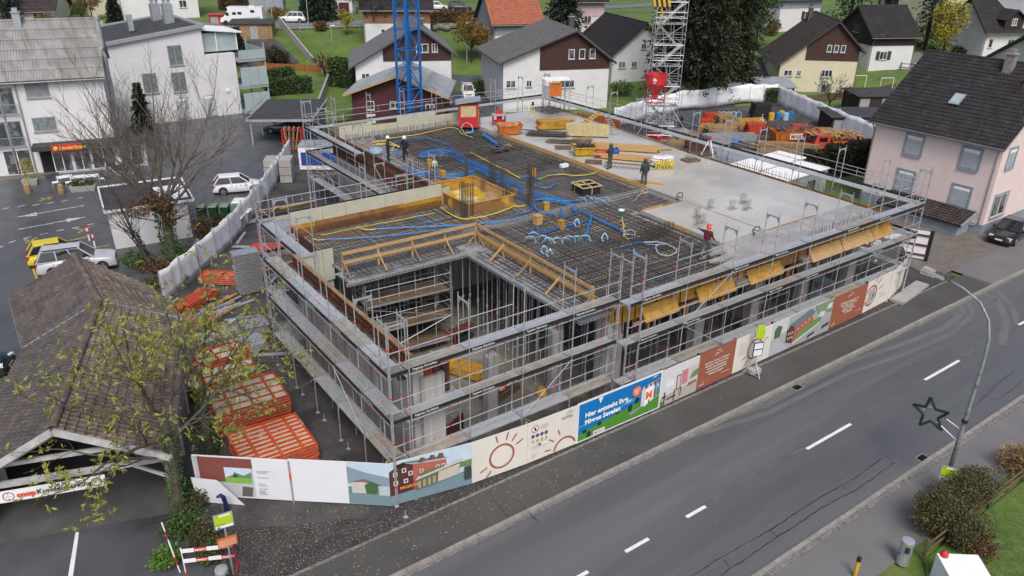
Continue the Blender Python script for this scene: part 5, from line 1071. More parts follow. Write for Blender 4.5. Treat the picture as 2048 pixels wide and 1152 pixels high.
for k in range(4):
    s_ = -dn*(.5+k*3.2)
    A_, B_, C_ = rp[1]+s_+Vector((0,0,-.3)), rp[2]+s_+Vector((0,0,-.3)), rp[0]+s_+Vector((0,0,-.35))
    MB().bar(A_,B_,.14,.22).build('truss_tie', M_wbeam, cr, world=False); MB().bar(A_,C_,.14,.18).build('truss_rafter', M_wbeam, cr, world=False); MB().bar(B_,C_,.14,.18).build('truss_rafter', M_wbeam, cr, world=False); MB().bar(A_.lerp(C_,.45),B_.lerp(C_,.45),.12,.16).build('truss_collar', M_wbeam, cr, world=False)
    for e in (A_.lerp(B_,.04), B_.lerp(A_,.04)): MB().bx(e.x-.12,e.y-.12,.0,e.x+.12,e.y+.12,e.z).build('post', M_wbeam, cr, world=False)
    MB().bar(B_.lerp(A_,.04)+Vector((0,0,-.9)),B_.lerp(A_,.22),.1,.1).build('knee_brace', M_wbeam, cr, world=False)
a, b = Vector(EL2)-off, Vector(EL1)-off; MB().hexa([(a.x-.1,a.y,.05),(b.x-.1,b.y,.05),(b.x+.1,b.y,.05),(a.x+.1,a.y,.05)],[(a.x-.1,a.y,2.2),(b.x-.1,b.y,2.2),(b.x+.1,b.y,2.2),(a.x+.1,a.y,2.2)]).build('side_wall', M_conc, cr, world=False)
a, b = Vector(ER2)-off, Vector(ER1)-off; MB().hexa([(a.x-.05,a.y+1,.05),(b.x-.05,b.y,.05),(b.x+.05,b.y,.05),(a.x+.05,a.y+1,.05)],[(a.x-.05,a.y+1,2.3),(b.x-.05,b.y,2.3),(b.x+.05,b.y,2.3),(a.x+.05,a.y+1,2.3)]).build('side_wall', M_conc, cr, world=False)
bn = thing('parking_banner', 'white banner lettered Kundenparking hanging from the shelter beam', 'banner', (-1.3,28.3,2.0))
bo = Vector((0,33,0))+dn*.12; ba = (rp[1].lerp(rp[2],.2)+bo); bb = (rp[1].lerp(rp[2],.68)+bo)
p = Panel(ba, bb, .48, M_white, 'white banner board', lift=0, z0=1.95, parent=bn); L = p.L
for u in (.32, L-.3): p.ring(u,.24,.17,.035,(.35,.05,.06)); p.poly([(u-.03,.1),(u+.03,.1),(u,.16)],(.03,.03,.03)); p.poly([(u-.03,.38),(u+.03,.38),(u,.32)],(.03,.03,.03)); p.text('2.0 m',u,.21,.08,(.1,.1,.1),0,'CENTER')
p.text('coop',.58,.16,.29,(.62,.10,.03),.02); p.text('Kundenparking',1.2,.16,.29,(.02,.02,.02),.006)
del p.o['label']
# parking bay line and shaded slab under the shelter
struct('bay_line', MB().face([tuple(P(136,1152,.112)),tuple(P(146,1152,.112)),tuple(P(158,1064,.112)),tuple(P(151,1065,.112))]), M_paint)
sheet('shelter_slab', [(-3.4,28.3),(3.5,26.0),(6.6,37),(-.1,38.2)], .108, mat('shelter_slab',(.10,.10,.098),.6,var=.2,vs=.8,bump=.2,bs=50))
# ================================================================== plants
def leafmat(name, c1, c2, c3, rough=.6, sub=0.):
    m = bpy.data.materials.new(name); m.use_nodes = True; t = m.node_tree; N = t.nodes; L = t.links; b = N['Principled BSDF']
    g = N.new('ShaderNodeNewGeometry'); r = N.new('ShaderNodeValToRGB'); r.color_ramp.elements[0].color = (*c1,1); r.color_ramp.elements[1].color = (*c3,1); e = r.color_ramp.elements.new(.5); e.color = (*c2,1)
    L.new(g.outputs['Random Per Island'], r.inputs[0]); L.new(r.outputs[0], b.inputs['Base Color']); b.inputs['Roughness'].default_value = rough
    tr = N.new('ShaderNodeBsdfTranslucent'); mx = N.new('ShaderNodeMixShader'); mx.inputs[0].default_value = .25; L.new(r.outputs[0], tr.inputs[0]); L.new(b.outputs[0], mx.inputs[1]); L.new(tr.outputs[0], mx.inputs[2]); L.new(mx.outputs[0], N['Material Output'].inputs[0])
    return m
M_lf_yg = leafmat('leaf_yellow_green', (.16,.19,.03), (.27,.29,.05), (.36,.34,.09)); M_lf_g = leafmat('leaf_green', (.03,.07,.015), (.055,.11,.02), (.09,.16,.03)); M_lf_brt = leafmat('leaf_bright_green', (.06,.14,.02), (.1,.2,.03), (.15,.26,.05))
M_lf_dk = leafmat('needle_dark', (.007,.014,.006), (.012,.023,.009), (.021,.034,.012)); M_lf_dk2 = leafmat('needle_olive', (.012,.018,.006), (.026,.030,.010), (.058,.052,.016)); M_lf_bl = leafmat('needle_blue', (.012,.025,.018), (.022,.042,.028), (.035,.06,.035))
M_lf_br = leafmat('leaf_brown', (.07,.035,.015), (.13,.065,.025), (.2,.11,.04)); M_lf_ol = leafmat('leaf_olive', (.05,.055,.018), (.09,.085,.028), (.12,.1,.04)); M_lf_y = leafmat('leaf_yellow', (.28,.24,.03), (.4,.34,.04), (.22,.24,.04)); M_lf_or = leafmat('leaf_orange', (.16,.08,.02), (.24,.14,.03), (.13,.11,.03))
M_hedge = leafmat('hedge_leaf', (.025,.055,.012), (.045,.09,.018), (.075,.13,.028)); M_strawg = leafmat('ornamental_grass', (.25,.15,.06), (.33,.21,.09), (.2,.14,.05))
M_bark = mat('bark', (.10,.083,.065), .9, var=.3, vs=4, bump=.6, bs=20); add_layer(M_bark, (.06,.075,.025), 1.5, .5, .7, amount=.7)
M_barkd = mat('bark_dark', (.035,.028,.022), .9, var=.3, vs=4)
rnd = random.uniform
def rdir(): 
    z = rnd(-1,1); a = rnd(0,6.283); q = math.sqrt(1-z*z); return Vector((q*math.cos(a), q*math.sin(a), z))
def leaf(mb, p, s, asp=1.6, d=None, fold=True):
    d = rdir() if d is None else (d+rdir()*.6).normalized(); a = d.cross(rdir())
    if a.length < .05: a = d.cross(Vector((.3,.5,.8)))
    a.normalize(); a *= s/asp; d = d*s
    mb.face([p-a*.15, p+d*.5-a*.5, p+d, p+d*.5+a*.5])
def scatter(mb, c, r, n, s, asp=1.6, shell=.5, d=None):
    c = Vector(c)
    for _ in range(n):
        v = rdir(); k = rnd(shell,1)**.7; leaf(mb, c+Vector((v.x*r[0],v.y*r[1],v.z*r[2]))*k, s*rnd(.7,1.3), asp, d)
def grow(mb, p, d, L, r, depth, tips, spread=.6, up=.15, kids=(2,4), curl=.25, minr=.006, shrink=.68):
    n = 5; pts = [p.copy()]; q = p.copy(); dd = d.normalized()
    for i in range(n):
        dd = (dd + rdir()*curl*.4 + Vector((0,0,up*.3))).normalized(); q = q+dd*L/n; pts.append(q.copy())
    mb.path(pts, [max(minr, r*(1-.45*i/n)) for i in range(n+1)], n=6 if r > .05 else (4 if r > .02 else 3))
    if depth == 0: tips += pts[2:]; return
    for _ in range(random.randint(*kids)):
        t = rnd(.35,1); k = int(t*n); b = pts[k]; a = rdir(); a = (a-dd*a.dot(dd)).normalized()
        grow(mb, b, dd*(1-spread*.4)+a*spread+Vector((0,0,up)), L*shrink*rnd(.75,1.15), max(minr, r*(1-.45*t)*.62), depth-1, tips, spread, up, kids, curl, minr, shrink)
    grow(mb, pts[-1], dd, L*shrink, max(minr, r*.55), depth-1, tips, spread, up, kids, curl, minr, shrink)
def conifer(name, label, base, h, r, n=3500, m=M_lf_dk, m2=M_lf_dk2, trunk=.35, clear=.06, droop=.35, group=None, ls=.55, cat='tree', frac2=.3):
    t = thing(name, label, cat, base, 0, group); b = Vector((0,0,0))
    MB().path([b, b+Vector((0,0,h*.5)), b+Vector((0,0,h*.97))], [trunk, trunk*.6, .03], n=8).build('trunk', M_barkd, t, world=False)
    mb = MB(); nl = max(8, int(h/.5)); per = max(20, n//nl)
    for i in range(nl):
        f = i/(nl-1); z = h*(clear+(1-clear)*f); R_ = r*((1-f)**.9)*rnd(.72,1.15)+.12; nb = max(5, int(7+6*(1-f)))
        for k in range(nb):
            a = 6.283*k/nb+rnd(-.3,.3)+i; bl = R_*rnd(.5,1.25); dv = Vector((math.cos(a), math.sin(a), -droop*rnd(.6,1.2)))
            for _ in range(max(3, per//nb)):
                u = rnd(.12,1)**.8; p = Vector((0,0,z))+dv*bl*u+Vector((rnd(-.16,.16)*bl*(1.1-u*.5), rnd(-.16,.16)*bl*(1.1-u*.5), rnd(-.3,.12)))
                mb.m = 1 if random.random() < frac2*(.5+u) else 0
                leaf(mb, p, ls*rnd(.6,1.25), 2.2, Vector((dv.x,dv.y,-.5)))
    mb.build('crown', [m, m2], t, world=False); return t
def shrub(name, label, base, rx, ry, h, n, m, s=.12, twigs=True, cat='shrub', group=None, lobes=5, rz=0, asp=1.6):
    t = thing(name, label, cat, base, rz, group); mb = MB()
    for k in range(lobes):
        a = rnd(0,6.28); q = rnd(0,.5); c = (rx*q*math.cos(a), ry*q*math.sin(a), h*rnd(.4,.62)); f = rnd(.55,.8)
        scatter(mb, c, (rx*f,ry*f,h*.42*rnd(.8,1.15)), n//lobes, s, asp)
    mb.build('foliage', m, t, world=False)
    if twigs:
        mb = MB()
        for _ in range(14): a = rnd(0,6.28); e = Vector((rx*.7*math.cos(a)*rnd(.2,1), ry*.7*math.sin(a)*rnd(.2,1), h*rnd(.7,1.0))); mb.path([(0,0,0), e*.5+Vector((0,0,.1)), e], [.03,.018,.006], n=4)
        mb.build('stems', M_bark, t, world=False)
    return t
def hedge(label, a, b, w, h, m=M_hedge, dens=260, s=.13, core=True, name='hedge', group=None):
    a, b = Vector(a), Vector(b); d = b-a; L = d.length; t = thing(name, label, 'hedge', a, math.atan2(d.y,d.x), group); mb = MB()
    for _ in range(int(dens*(L*h*2+L*w+w*h*2))):
        f = random.random()*(2*h+w)*L
        x = rnd(0,L); bul = .1*math.sin(x*2.1)+.06*math.sin(x*5)
        q = random.random()
        if q < .4: p = Vector((x,-w/2-bul*.5+rnd(-.06,.1),rnd(0,h)))
        elif q < .75: p = Vector((x,rnd(-w/2,w/2),h+bul+rnd(-.1,.06)))
        elif q < .85: p = Vector((random.choice((0,L))+rnd(-.06,.06),rnd(-w/2,w/2),rnd(0,h)))
        else: p = Vector((x,w/2+rnd(-.06,.06),rnd(0,h)))
        leaf(mb, p, s*rnd(.7,1.4), 1.5)
    mb.build('foliage', m, t, world=False)
    MB().bx(.08,-w/2+.12,0,L-.08,w/2-.12,h-.15).build('branches', M_barkd, t, world=False); return t
# ---- foreground tree with sparse yellow green leaves, ivy on its stem
random.seed(21)
ft = thing('ash_tree', 'sparse tree with yellow green leaves leaning over the tiled shelter in front', 'tree', (3.25,25.9,.05))
mb = MB(); tips = []; o0 = Vector((0,0,0))
mb.path([o0, Vector((.1,.15,1.5)), Vector((.25,.4,3.0)), Vector((.2,.6,3.9))], [.24,.2,.17,.15], n=8)
for st, dv, L_ in ((Vector((.2,.6,3.8)),Vector((-.75,.35,.55)),2.3),(Vector((.2,.6,3.9)),Vector((-.35,-.3,.75)),2.2),(Vector((.22,.5,3.5)),Vector((.25,.75,.6)),2.3),(Vector((.2,.6,3.9)),Vector((-.3,.9,.6)),2.4),(Vector((.15,.3,2.6)),Vector((-.95,-.1,.18)),2.0),(Vector((.2,.5,3.2)),Vector((-.9,-.45,.35)),2.2),(Vector((.2,.4,3.0)),Vector((.7,-.1,.5)),1.9)):
    grow(mb, st, dv, L_, .085, 3, tips, spread=.7, up=.06, kids=(2,3), curl=.35, minr=.007, shrink=.72)
mb.build('trunk', M_bark, ft, world=False)
mb = MB()
for p in tips:
    if random.random() < .66:
        c = p+rdir()*.12; d0 = (rdir()+Vector((0,0,-.2))).normalized()
        for k in range(random.randint(4,8)): leaf(mb, c+d0*rnd(0,.25)+rdir()*.04, rnd(.13,.24), 3.2, d0)
mb.build('crown', M_lf_yg, ft, world=False)
mb = MB()
for k in range(900): z = rnd(.1,3.6); a = rnd(0,6.28); q = .26-.03*z+rnd(0,.12); leaf(mb, Vector((.07*z+q*math.cos(a), .13*z+q*math.sin(a), z)), rnd(.06,.13), 1.3)
mb.build('ivy', M_lf_g, ft, world=False)
f2 = thing('ash_tree', 'sparse ivy clad tree with yellow green leaves beside the orange panel stacks', 'tree', (5.3,28.9,.05))
mb = MB(); tips = []
mb.path([o0, Vector((-.05,-.1,1.6)), Vector((.1,.0,3.0)), Vector((.15,.15,4.0))], [.2,.17,.14,.11], n=8)
for st, dv, L_ in ((Vector((.1,0,3.2)),Vector((.8,.25,.5)),2.3),(Vector((.15,.15,3.9)),Vector((.5,.65,.7)),2.4),(Vector((.1,0,2.8)),Vector((.85,-.35,.25)),2.1),(Vector((.1,.1,3.6)),Vector((-.25,.6,.7)),2.1),(Vector((0,-.05,2.2)),Vector((.6,.5,.25)),1.9)):
    grow(mb, st, dv, L_, .075, 3, tips, spread=.7, up=.05, kids=(2,3), curl=.35, minr=.007, shrink=.72)
mb.build('trunk', M_bark, f2, world=False)
mb = MB()
for p in tips:
    if random.random() < .66:
        c = p+rdir()*.12; d0 = (rdir()+Vector((0,0,-.2))).normalized()
        for k in range(random.randint(4,8)): leaf(mb, c+d0*rnd(0,.25)+rdir()*.04, rnd(.13,.24), 3.2, d0)
mb.build('crown', M_lf_yg, f2, world=False)
mb = MB()
for k in range(800): z = rnd(.1,3.4); a = rnd(0,6.28); q = .23-.03*z+rnd(0,.12); leaf(mb, Vector((q*math.cos(a), q*math.sin(a), z)), rnd(.06,.13), 1.3)
mb.build('ivy', M_lf_g, f2, world=False)
# ---- ivy and brambles at its foot
for px, py, rx, ry, h_, m_, n_, lb_ in ((330,1120,.7,.7,.8,M_lf_brt,1100,'bright green bramble clump below the tree at the lower edge'),(365,1060,.9,.8,1.0,M_lf_g,1300,'dark ivy clump at the foot of the foreground tree'),(405,1075,.8,.8,.9,M_lf_ol,1100,'olive bramble clump beside the bus stop pole'),(395,1000,.7,.7,.8,M_lf_ol,900,'dry olive clump behind the bus stop pole near the loose board'),(420,1110,.6,.6,.7,M_lf_g,800,'low ivy clump behind the red and white barrier'),(362,985,.6,.6,1.0,M_lf_brt,700,'green creeper at the shelter post')):
    c = P(px,py,.3); shrub('bramble', lb_, (c.x,c.y,.05), rx, ry, h_, n_, m_, .11)
# ---- bare tree behind the shelter
random.seed(5)
M_bark2 = mat('pale_bark', (.17,.145,.115), .9, var=.3, vs=4)
bt = thing('bare_tree', 'tall bare tree with ivy and brown leaves in front of the shop building', 'tree', (9.2,51.0,.05))
mb = MB(); tips = []
mb.path([o0, Vector((.05,0,1.6)), Vector((.1,.05,3.2)), Vector((.1,.1,4.2))], [.36,.31,.27,.24], n=10)
for k in range(9):
    a = 6.283*k/9+rnd(-.2,.2); dv = Vector((math.cos(a)*.8, math.sin(a)*.8, 1.0)); grow(mb, Vector((.1,.1,rnd(3.0,4.2))), dv, rnd(3.4,4.4), .12, 4, tips, spread=.62, up=.14, kids=(2,3), curl=.28, minr=.010, shrink=.68)
for k in range(5): a = rnd(0,6.28); grow(mb, Vector((.08,.05,rnd(2.4,3.6))), Vector((math.cos(a),math.sin(a),.35)), 1.9, .05, 3, tips, spread=.6, up=.1, kids=(2,3), minr=.007, shrink=.65)
mb.build('trunk', M_bark2, bt, world=False)
mb = MB()
for k in range(1500): z = rnd(.2,4.4); a = rnd(0,6.28); q = .4+rnd(0,.2); leaf(mb, Vector((q*math.cos(a), q*math.sin(a), z)), rnd(.08,.17), 1.3)
mb.build('ivy', M_lf_g, bt, world=False)
mb = MB(); scatter(mb, (-1.3,-.5,4.3), (1.1,.9,.6), 420, .17); scatter(mb, (-.2,-.5,4.6), (.9,.8,.6), 380, .17); scatter(mb, (.2,-.6,3.5), (.5,.5,.8), 260, .17); mb.build('brown_leaves', M_lf_br, bt, world=False)
b2 = thing('ivy_stem', 'leaning ivy covered stem beside the bare tree', 'tree', (7.9,50.0,.05)); mb = MB(); tips = []; grow(mb, o0, Vector((-.25,.1,1)), 3.6, .12, 3, tips, spread=.6, up=.1, minr=.007); mb.build('trunk', M_bark, b2, world=False)
mb = MB()
for k in range(700): z = rnd(.1,3); leaf(mb, Vector((-.25*z+rnd(-.2,.2),.1*z+rnd(-.2,.2),z)), rnd(.08,.16), 1.3)
mb.build('ivy', M_lf_bl, b2, world=False)
for px, py, rx, h_, m_, lb_ in ((275,530,1.4,1.0,M_lf_g,'green undergrowth left of the bare tree'),(320,540,1.2,.9,M_lf_br,'brown undergrowth at the foot of the bare tree'),(380,515,1.3,1.1,M_lf_g,'green shrub by the white mesh fence'),(410,470,1.2,1.6,M_lf_br,'brown green shrub beside the waste bins'),(440,455,.7,1.3,M_hedge,'small round green shrub beside the waste bins'),(300,575,1.2,.7,M_lf_ol,'olive undergrowth behind the shelter roof'),(350,570,1.1,.8,M_lf_g,'low green growth inside the mesh fence')):
    c = P(px,py,.2); shrub('shrub', lb_, (c.x,c.y,.05), rx, rx*.9, h_, 900, m_, .15)
# ---- conifers
random.seed(9)
for px, py, h_, r_, lb_, n_ in ((1344,208,31,3.9,'huge dark spruce left of the pair behind the stair tower',32000),(1402,214,33,4.3,'huge dark spruce right of the pair beside the white site fence',36000),(1462,192,28,4.0,'dark spruce at the right back of the spruce group',20000)):
    conifer('spruce', lb_, P(px,py), h_, r_, n_, trunk=.55, clear=.13, droop=.55, ls=.46, frac2=.4, group='spruces behind the site')
conifer('fir_tree', 'dense dark fir between the orange roof and the dark brown gable', T(1125,100), 14, 4.6, 9000, m=M_lf_dk, m2=M_lf_bl, clear=.03, ls=.6)
for px, py, h_, r_, lb_ in ((1695,62,15,4.2,'dark evergreen behind the green shuttered house'),(1848,98,17,3.6,'tall blue fir beside the yellow leaved tree'),(25,62,15,2.6,'narrow dark fir at the upper left edge'),(120,26,12,2.8,'dark fir beside the orange house'),(640,44,9,2.2,'dark conifer behind the lawn fence, left one'),(618,42,9,2.0,'dark conifer behind the lawn fence, leftmost one'),(660,40,9,2.0,'dark conifer beside the rose house'),(232,44,4.5,1.6,'small dense conifer behind the block roof'),(480,126,5,1.5,'pointed conifer beside the roof terrace'),(1800,6,11,2.5,'dark fir at the top edge on the right'),(1780,8,8,2,'small fir at the top edge on the right')):
    conifer('fir_tree', lb_, T(px,py), h_, r_, 3200, m=M_lf_dk, m2=M_lf_bl, ls=.5, clear=.03)
for px, py in ((268,240),(292,232)): pass
conifer('cypress', 'narrow dark conifer at the corner between shop and block', P(290,262), 5.0, 1.3, 2200, m=M_lf_dk2, m2=M_lf_dk, ls=.4, clear=.03)
# ---- broadleaf trees further off
def small_tree(label, base, h, r, n, m, s=.3, tr=.14, name='garden_tree', bare=False, depth=3):
    t = thing(name, label, 'tree', base); mb = MB(); tips = []
    mb.path([o0, Vector((.05,0,h*.18)), Vector((0,.05,h*.32))], [tr,tr*.85,tr*.7], n=7)
    for k in range(6): a = 6.283*k/6+rnd(-.3,.3); grow(mb, Vector((0,0,h*rnd(.24,.34))), Vector((math.cos(a)*.75,math.sin(a)*.75,.9)), h*.28, tr*.45, depth, tips, spread=.6, up=.15, kids=(2,3), minr=.012, shrink=.62)
    mb.build('trunk', M_barkd, t, world=False)
    if not bare:
        mb = MB()
        for k in range(9):
            v = rdir(); scatter(mb, (v.x*r*.5, v.y*r*.5, h*.62+v.z*h*.22), (r*.55,r*.55,h*.2), n//9, s, 1.5, .3)
        mb.build('crown', m, t, world=False)
    elif m:
        mb = MB()
        for p in tips:
            if random.random() < .3: leaf(mb, p, s*rnd(.7,1.3), 1.5)
        mb.build('crown', m, t, world=False)
    return t
small_tree('yellow green leaved tree beside the tall blue fir', T(1884,112), 8.5, 3.0, 3200, M_lf_y, .32)
small_tree('orange brown leaved tree beside the orange roofed house', T(943,124), 7, 3.2, 3000, M_lf_or, .3)
small_tree('small yellowing bush tree on the lawn', T(694,70), 4.2, 1.5, 900, M_lf_y, .22, .07)
small_tree('bare dark tree in front of the wide slate roof', T(752,97), 11, 3, 0, None, bare=True, tr=.2, depth=4)
small_tree('small bare fruit tree on the lawn before the cream house', P(1654,238), 6.3, 2.2, 0, M_lf_br, .16, bare=True, tr=.11)
small_tree('dark bare shrub tree by the orange wooden fence', P(650,162), 4.6, 2.0, 0, M_lf_br, .2, bare=True, tr=.1)
small_tree('dark round shrub tree by the orange wooden fence', P(555,150), 4.2, 2.2, 2200, M_lf_dk2, .25, .1)
small_tree('brown tree among the gardens at the upper left', T(185,40), 6, 2, 900, M_lf_br, .25, .1)
small_tree('leafy tree on the hillside at the upper right', T(1510,100), 10, 4, 2500, M_lf_g, .4); small_tree('thin autumn tree at the upper edge right of the spruces', T(1500,40), 11, 3.5, 1800, M_lf_ol, .4)
for px, py, rx, h_, m_, lb_ in ((90,78,2.6,2.2,M_lf_y,'yellow green shrub behind the fibre cement roof, right'),(130,72,2.2,1.8,M_lf_y,'bright yellow shrub beside the concrete yard'),(100,58,1.8,2.4,M_lf_or,'autumn shrub beside the blue gable house'),(10,80,2.0,2.2,M_lf_or,'autumn shrub behind the shop roof chimney'),(165,36,2.2,2.8,M_lf_g,'dark green shrub before the orange house'),(555,36,1.8,2.0,M_lf_or,'reddish shrub behind the white car'),(640,62,1.2,1.6,M_lf_br,'brown shrub at the lawn fence'),(850,62,1.8,1.6,M_lf_br,'bare brown shrub by the pond garden'),(1490,62,2.5,4.5,M_lf_g,'green bank shrub right of the spruces'),(1545,70,1.6,2.6,M_lf_br,'bare shrub left of the blue grey house'),(1915,118,1.4,2.0,M_lf_dk,'dark garden shrub before the white house'),(960,190,.9,2.0,M_lf_g,'slim green shrub in the lane'),(1240,190,2.2,2.0,M_lf_g,'green hedge shrub behind the right scaffold'),(1320,220,1.6,2.0,M_lf_g,'dark shrub under the stair tower'),(1400,205,2.4,1.4,M_strawg,'dry tall grass under the spruces'),(1440,205,2.2,1.2,M_strawg,'dry tall grass beside the grey electric box'),(1690,196,.6,.7,M_lf_br,'small brown shrub on the lawn, left'),(1760,172,.7,.9,M_lf_br,'small brown shrub before the toy house'),(490,112,2.0,2.2,M_lf_dk,'terrace shrub on the white block'),):
    b_ = T(px,py) if py < 150 else P(px,py)
    shrub('shrub', lb_, b_, rx, rx, h_, 1100, m_, .24)
# hedges
hedge('clipped green hedge between lawn and wine red annex', P(668,172), P(714,176), 2.2, 3.6, dens=60, s=.28)
hedge('green hedge below the frosted balconies, upper row', P(523,176), P(588,168), 1.4, 2.2, dens=60, s=.28); hedge('green hedge below the frosted balconies, lower row', P(533,190), P(622,184), 1.5, 2.0, dens=60, s=.28)
hedge('dark conifer hedge beside the red truck', P(1652,352), P(1775,330), 1.6, 2.6, M_lf_dk2, dens=110, s=.22); hedge('dark hedge between pink house and site sheds', P(1600,345), P(1652,350), 1.3, 2.0, M_lf_dk2, dens=110, s=.22)
hedge('green hedge at the carport corner', P(590,282), P(618,240), 1.0, 2.0, dens=70, s=.22)
hedge('long green hedge behind the grey electric box', P(1470,180), P(1545,208), 1.6, 1.8, dens=50, s=.28)
hedge('clipped hedge at the upper edge on the right', T(1775,22), T(1880,18), 1.6, 2.4, M_lf_dk, dens=30, s=.35)
hedge('brown bare hedge along the upper road', T(850,45), T(958,42), 1.2, 1.7, M_lf_br, dens=40, s=.28); hedge('reddish bare hedge beside the motorhome', T(440,20), T(520,16), 1.4, 2.0, M_lf_br, dens=40, s=.3)
# ---- garden at the lower right
random.seed(31)
sheet('garden_lawn', [(24.5,8.35),(60,8.35),(60,2),(20,2),(22,6.5)], .07, M_grass)
for px, py, rx, ry, h_, m_, n_, lb_ in ((1875,1050,1.5,1.1,1.9,M_lf_ol,9000,'brown green cotoneaster bush beside the steel bin'),(1935,1005,1.5,1.0,1.9,M_lf_ol,8000,'brown green bush under the street lamp'),(1925,1085,1.2,1.0,1.4,M_lf_ol,5000,'brown green bush at the lower edge'),(1960,1100,.7,.7,.8,M_lf_br,1300,'reddish brown hydrangea in the corner lawn'),(2035,935,.8,.8,1.1,M_strawg,1600,'tuft of straw coloured ornamental grass at the right edge')):
    c = P(px,py,.3); shrub('bush', lb_, (c.x,c.y,.06), rx, ry, h_, n_, m_, .085 if m_ is not M_strawg else .3, lobes=9, asp=1.6 if m_ is not M_strawg else 8)
mb = MB()
for _ in range(16000):
    x, y = rnd(22,36), rnd(4,8.3); d_ = Vector((rnd(-.03,.03),rnd(-.03,.03),rnd(.04,.1))); mb.face([(x-.008,y,.07),(x+.008,y,.07),(x+d_.x,y+d_.y,.07+d_.z)])
gb_ = mb.build('grass_blades', M_lf_brt, None, kind='stuff'); tag(gb_, 'short green grass of the corner garden', 'grass')
# fallen leaves and pale stones on the verge
mb = MB()
for _ in range(1500):
    x, y = rnd(3.6,20), rnd(18.8,25)
    if y > 27-.5*x and x < 12 and y > 21+(10-x)*.7: continue
    if x > 10 and y > 20.7: continue
    z = .125 if y < 20.4 else .1; a = rnd(0,6.28); s = rnd(.015,.04); mb.m = random.choice((0,0,1)); mb.face([(x+s*math.cos(a),y+s*math.sin(a),z+.004),(x-s*math.sin(a)*.6,y+s*math.cos(a)*.6,z+.01),(x-s*math.cos(a),y-s*math.sin(a),z+.004),(x+s*math.sin(a)*.6,y-s*math.cos(a)*.6,z+.008)])
for _ in range(260):
    x, y = rnd(14,50), rnd(9,20.3); z = .125 if y > 18.6 else (.0075 if y > 11.5 else .075); a = rnd(0,6.28); s = rnd(.015,.035); mb.m = 1; mb.face([(x+s*math.cos(a),y+s*math.sin(a),z),(x-s*math.sin(a)*.6,y+s*math.cos(a)*.6,z+.01),(x-s*math.cos(a),y-s*math.sin(a),z),(x+s*math.sin(a)*.6,y-s*math.cos(a)*.6,z+.006)])
tag(mb.build('litter_leaves', [M_lf_y, mat('pale_stone',(.4,.38,.34),.8)], None, kind='stuff'), 'scattered fallen leaves and pale stones on gravel and pavement', 'leaves')
# ================================================================== things on and round the site
random.seed(77)
M_blue = mat('crane_blue', (.012,.14,.42), .4, var=.12, vs=2); M_redp = mat('red_paint', (.50,.025,.03), .45, var=.15, vs=2); M_orp = mat('orange_paint', (.62,.17,.03), .5, var=.25, vs=3); add_layer(M_orp, (.3,.07,.03), 6, .6, .7)
M_yel = mat('yellow_paint_steel', (.62,.38,.02), .5, var=.15, vs=3); M_cblue = mat('blue_conduit', (.02,.17,.45), .45, var=.1); M_cyel = mat('yellow_hose', (.62,.50,.03), .5); M_lblue = mat('pale_blue_conduit', (.32,.52,.66), .5); M_tarp = mat('grey_tarp', (.10,.12,.14), .5, var=.3, vs=3, bump=.8, bs=5)
M_bag = mat('white_bags', (.7,.7,.68), .7, var=.1, vs=5, bump=.5, bs=10); M_timb = M_wood; M_tan = mat('bundled_boards', (.52,.42,.22), .7, var=.15, vs=4); M_pal = mat('pallet_wood', (.19,.125,.075), .8, var=.3, vs=4)
def up(c, z): return Vector((c.x, c.y, z))
# blue tower crane
cr_ = thing('tower_crane', 'bright blue lattice tower crane mast behind the slab', 'crane', (40.1,74.9,0), R(12))
mb = MB(); h_ = .88
for x, y in ((-h_,-h_),(h_,-h_),(h_,h_),(-h_,h_)): mb.bx(x-.1,y-.1,0,x+.1,y+.1,2.0)
q = [(-h_,-h_),(h_,-h_),(h_,h_),(-h_,h_)]
for k in range(4):
    a, b = q[k], q[(k+1) % 4]; mb.bar((*a,.03),(*b,.03),.09); mb.bar((*(a if k % 2 else b),.08),(*(b if k % 2 else a),1.95),.08)
mb.tube((-.3,-.3,0),(-.3,-.3,2),.025,n=4); mb.tube((.1,-.3,0),(.1,-.3,2),.025,n=4)
for i in range(6): mb.bar((-.3,-.3,.2+i*.33),(.1,-.3,.2+i*.33),.03)
me_c = mb.build('mast_section', M_blue, data=True)
for i in range(14): inst(me_c,'mast_section',cr_,(0,0,.6+i*2),(i % 2)*math.pi/2)
MB().bx(-2.2,-2.2,0,2.2,2.2,.6).build('base_ballast', M_conc, cr_, world=False); MB().bx(-.9,-.9,15.2,.9,.9,15.26).build('landing', M_blue, cr_, world=False)
# stair tower
st = thing('stair_tower', 'silver scaffold stair tower standing behind the right scaffold', 'scaffold', (57.4,56.2,0), R(-36))
mb = MB()
for x in (0,1.2,3.0):
    for y in (0,1.5): mb.tube((x,y,0),(x,y,2),.03)
for z in (.5,1.0,1.95):
    for y in (0,1.5): mb.tube((0,y,z),(3,y,z),.025,n=5)
    for x in (0,3.0): mb.tube((x,0,z),(x,1.5,z),.025,n=5)
mb.tube((0,0,0),(3,0,2),.022,n=5); mb.tube((3,1.5,0),(0,1.5,2),.022,n=5); mb.bx(0,.75,1.9,3,1.5,1.95); mb.bx(0,0,1.9,.7,.75,1.95)
for k in range(7): mb.bx(.7+k*.28,.1,.0+k*.28,.98+k*.28,.65,.03+k*.28)
mb.bar((.7,.08,0),(2.7,.08,2.0),.04,.14); mb.bar((.7,.67,0),(2.7,.67,2.0),.04,.14)
me_s = mb.build('tower_lift', M_alu, data=True)
for i in range(8): inst(me_s,'tower_lift',st,(0 if i % 2 == 0 else 3.0,0 if i % 2 == 0 else 1.5,.1+i*2.0),0 if i % 2 == 0 else math.pi)
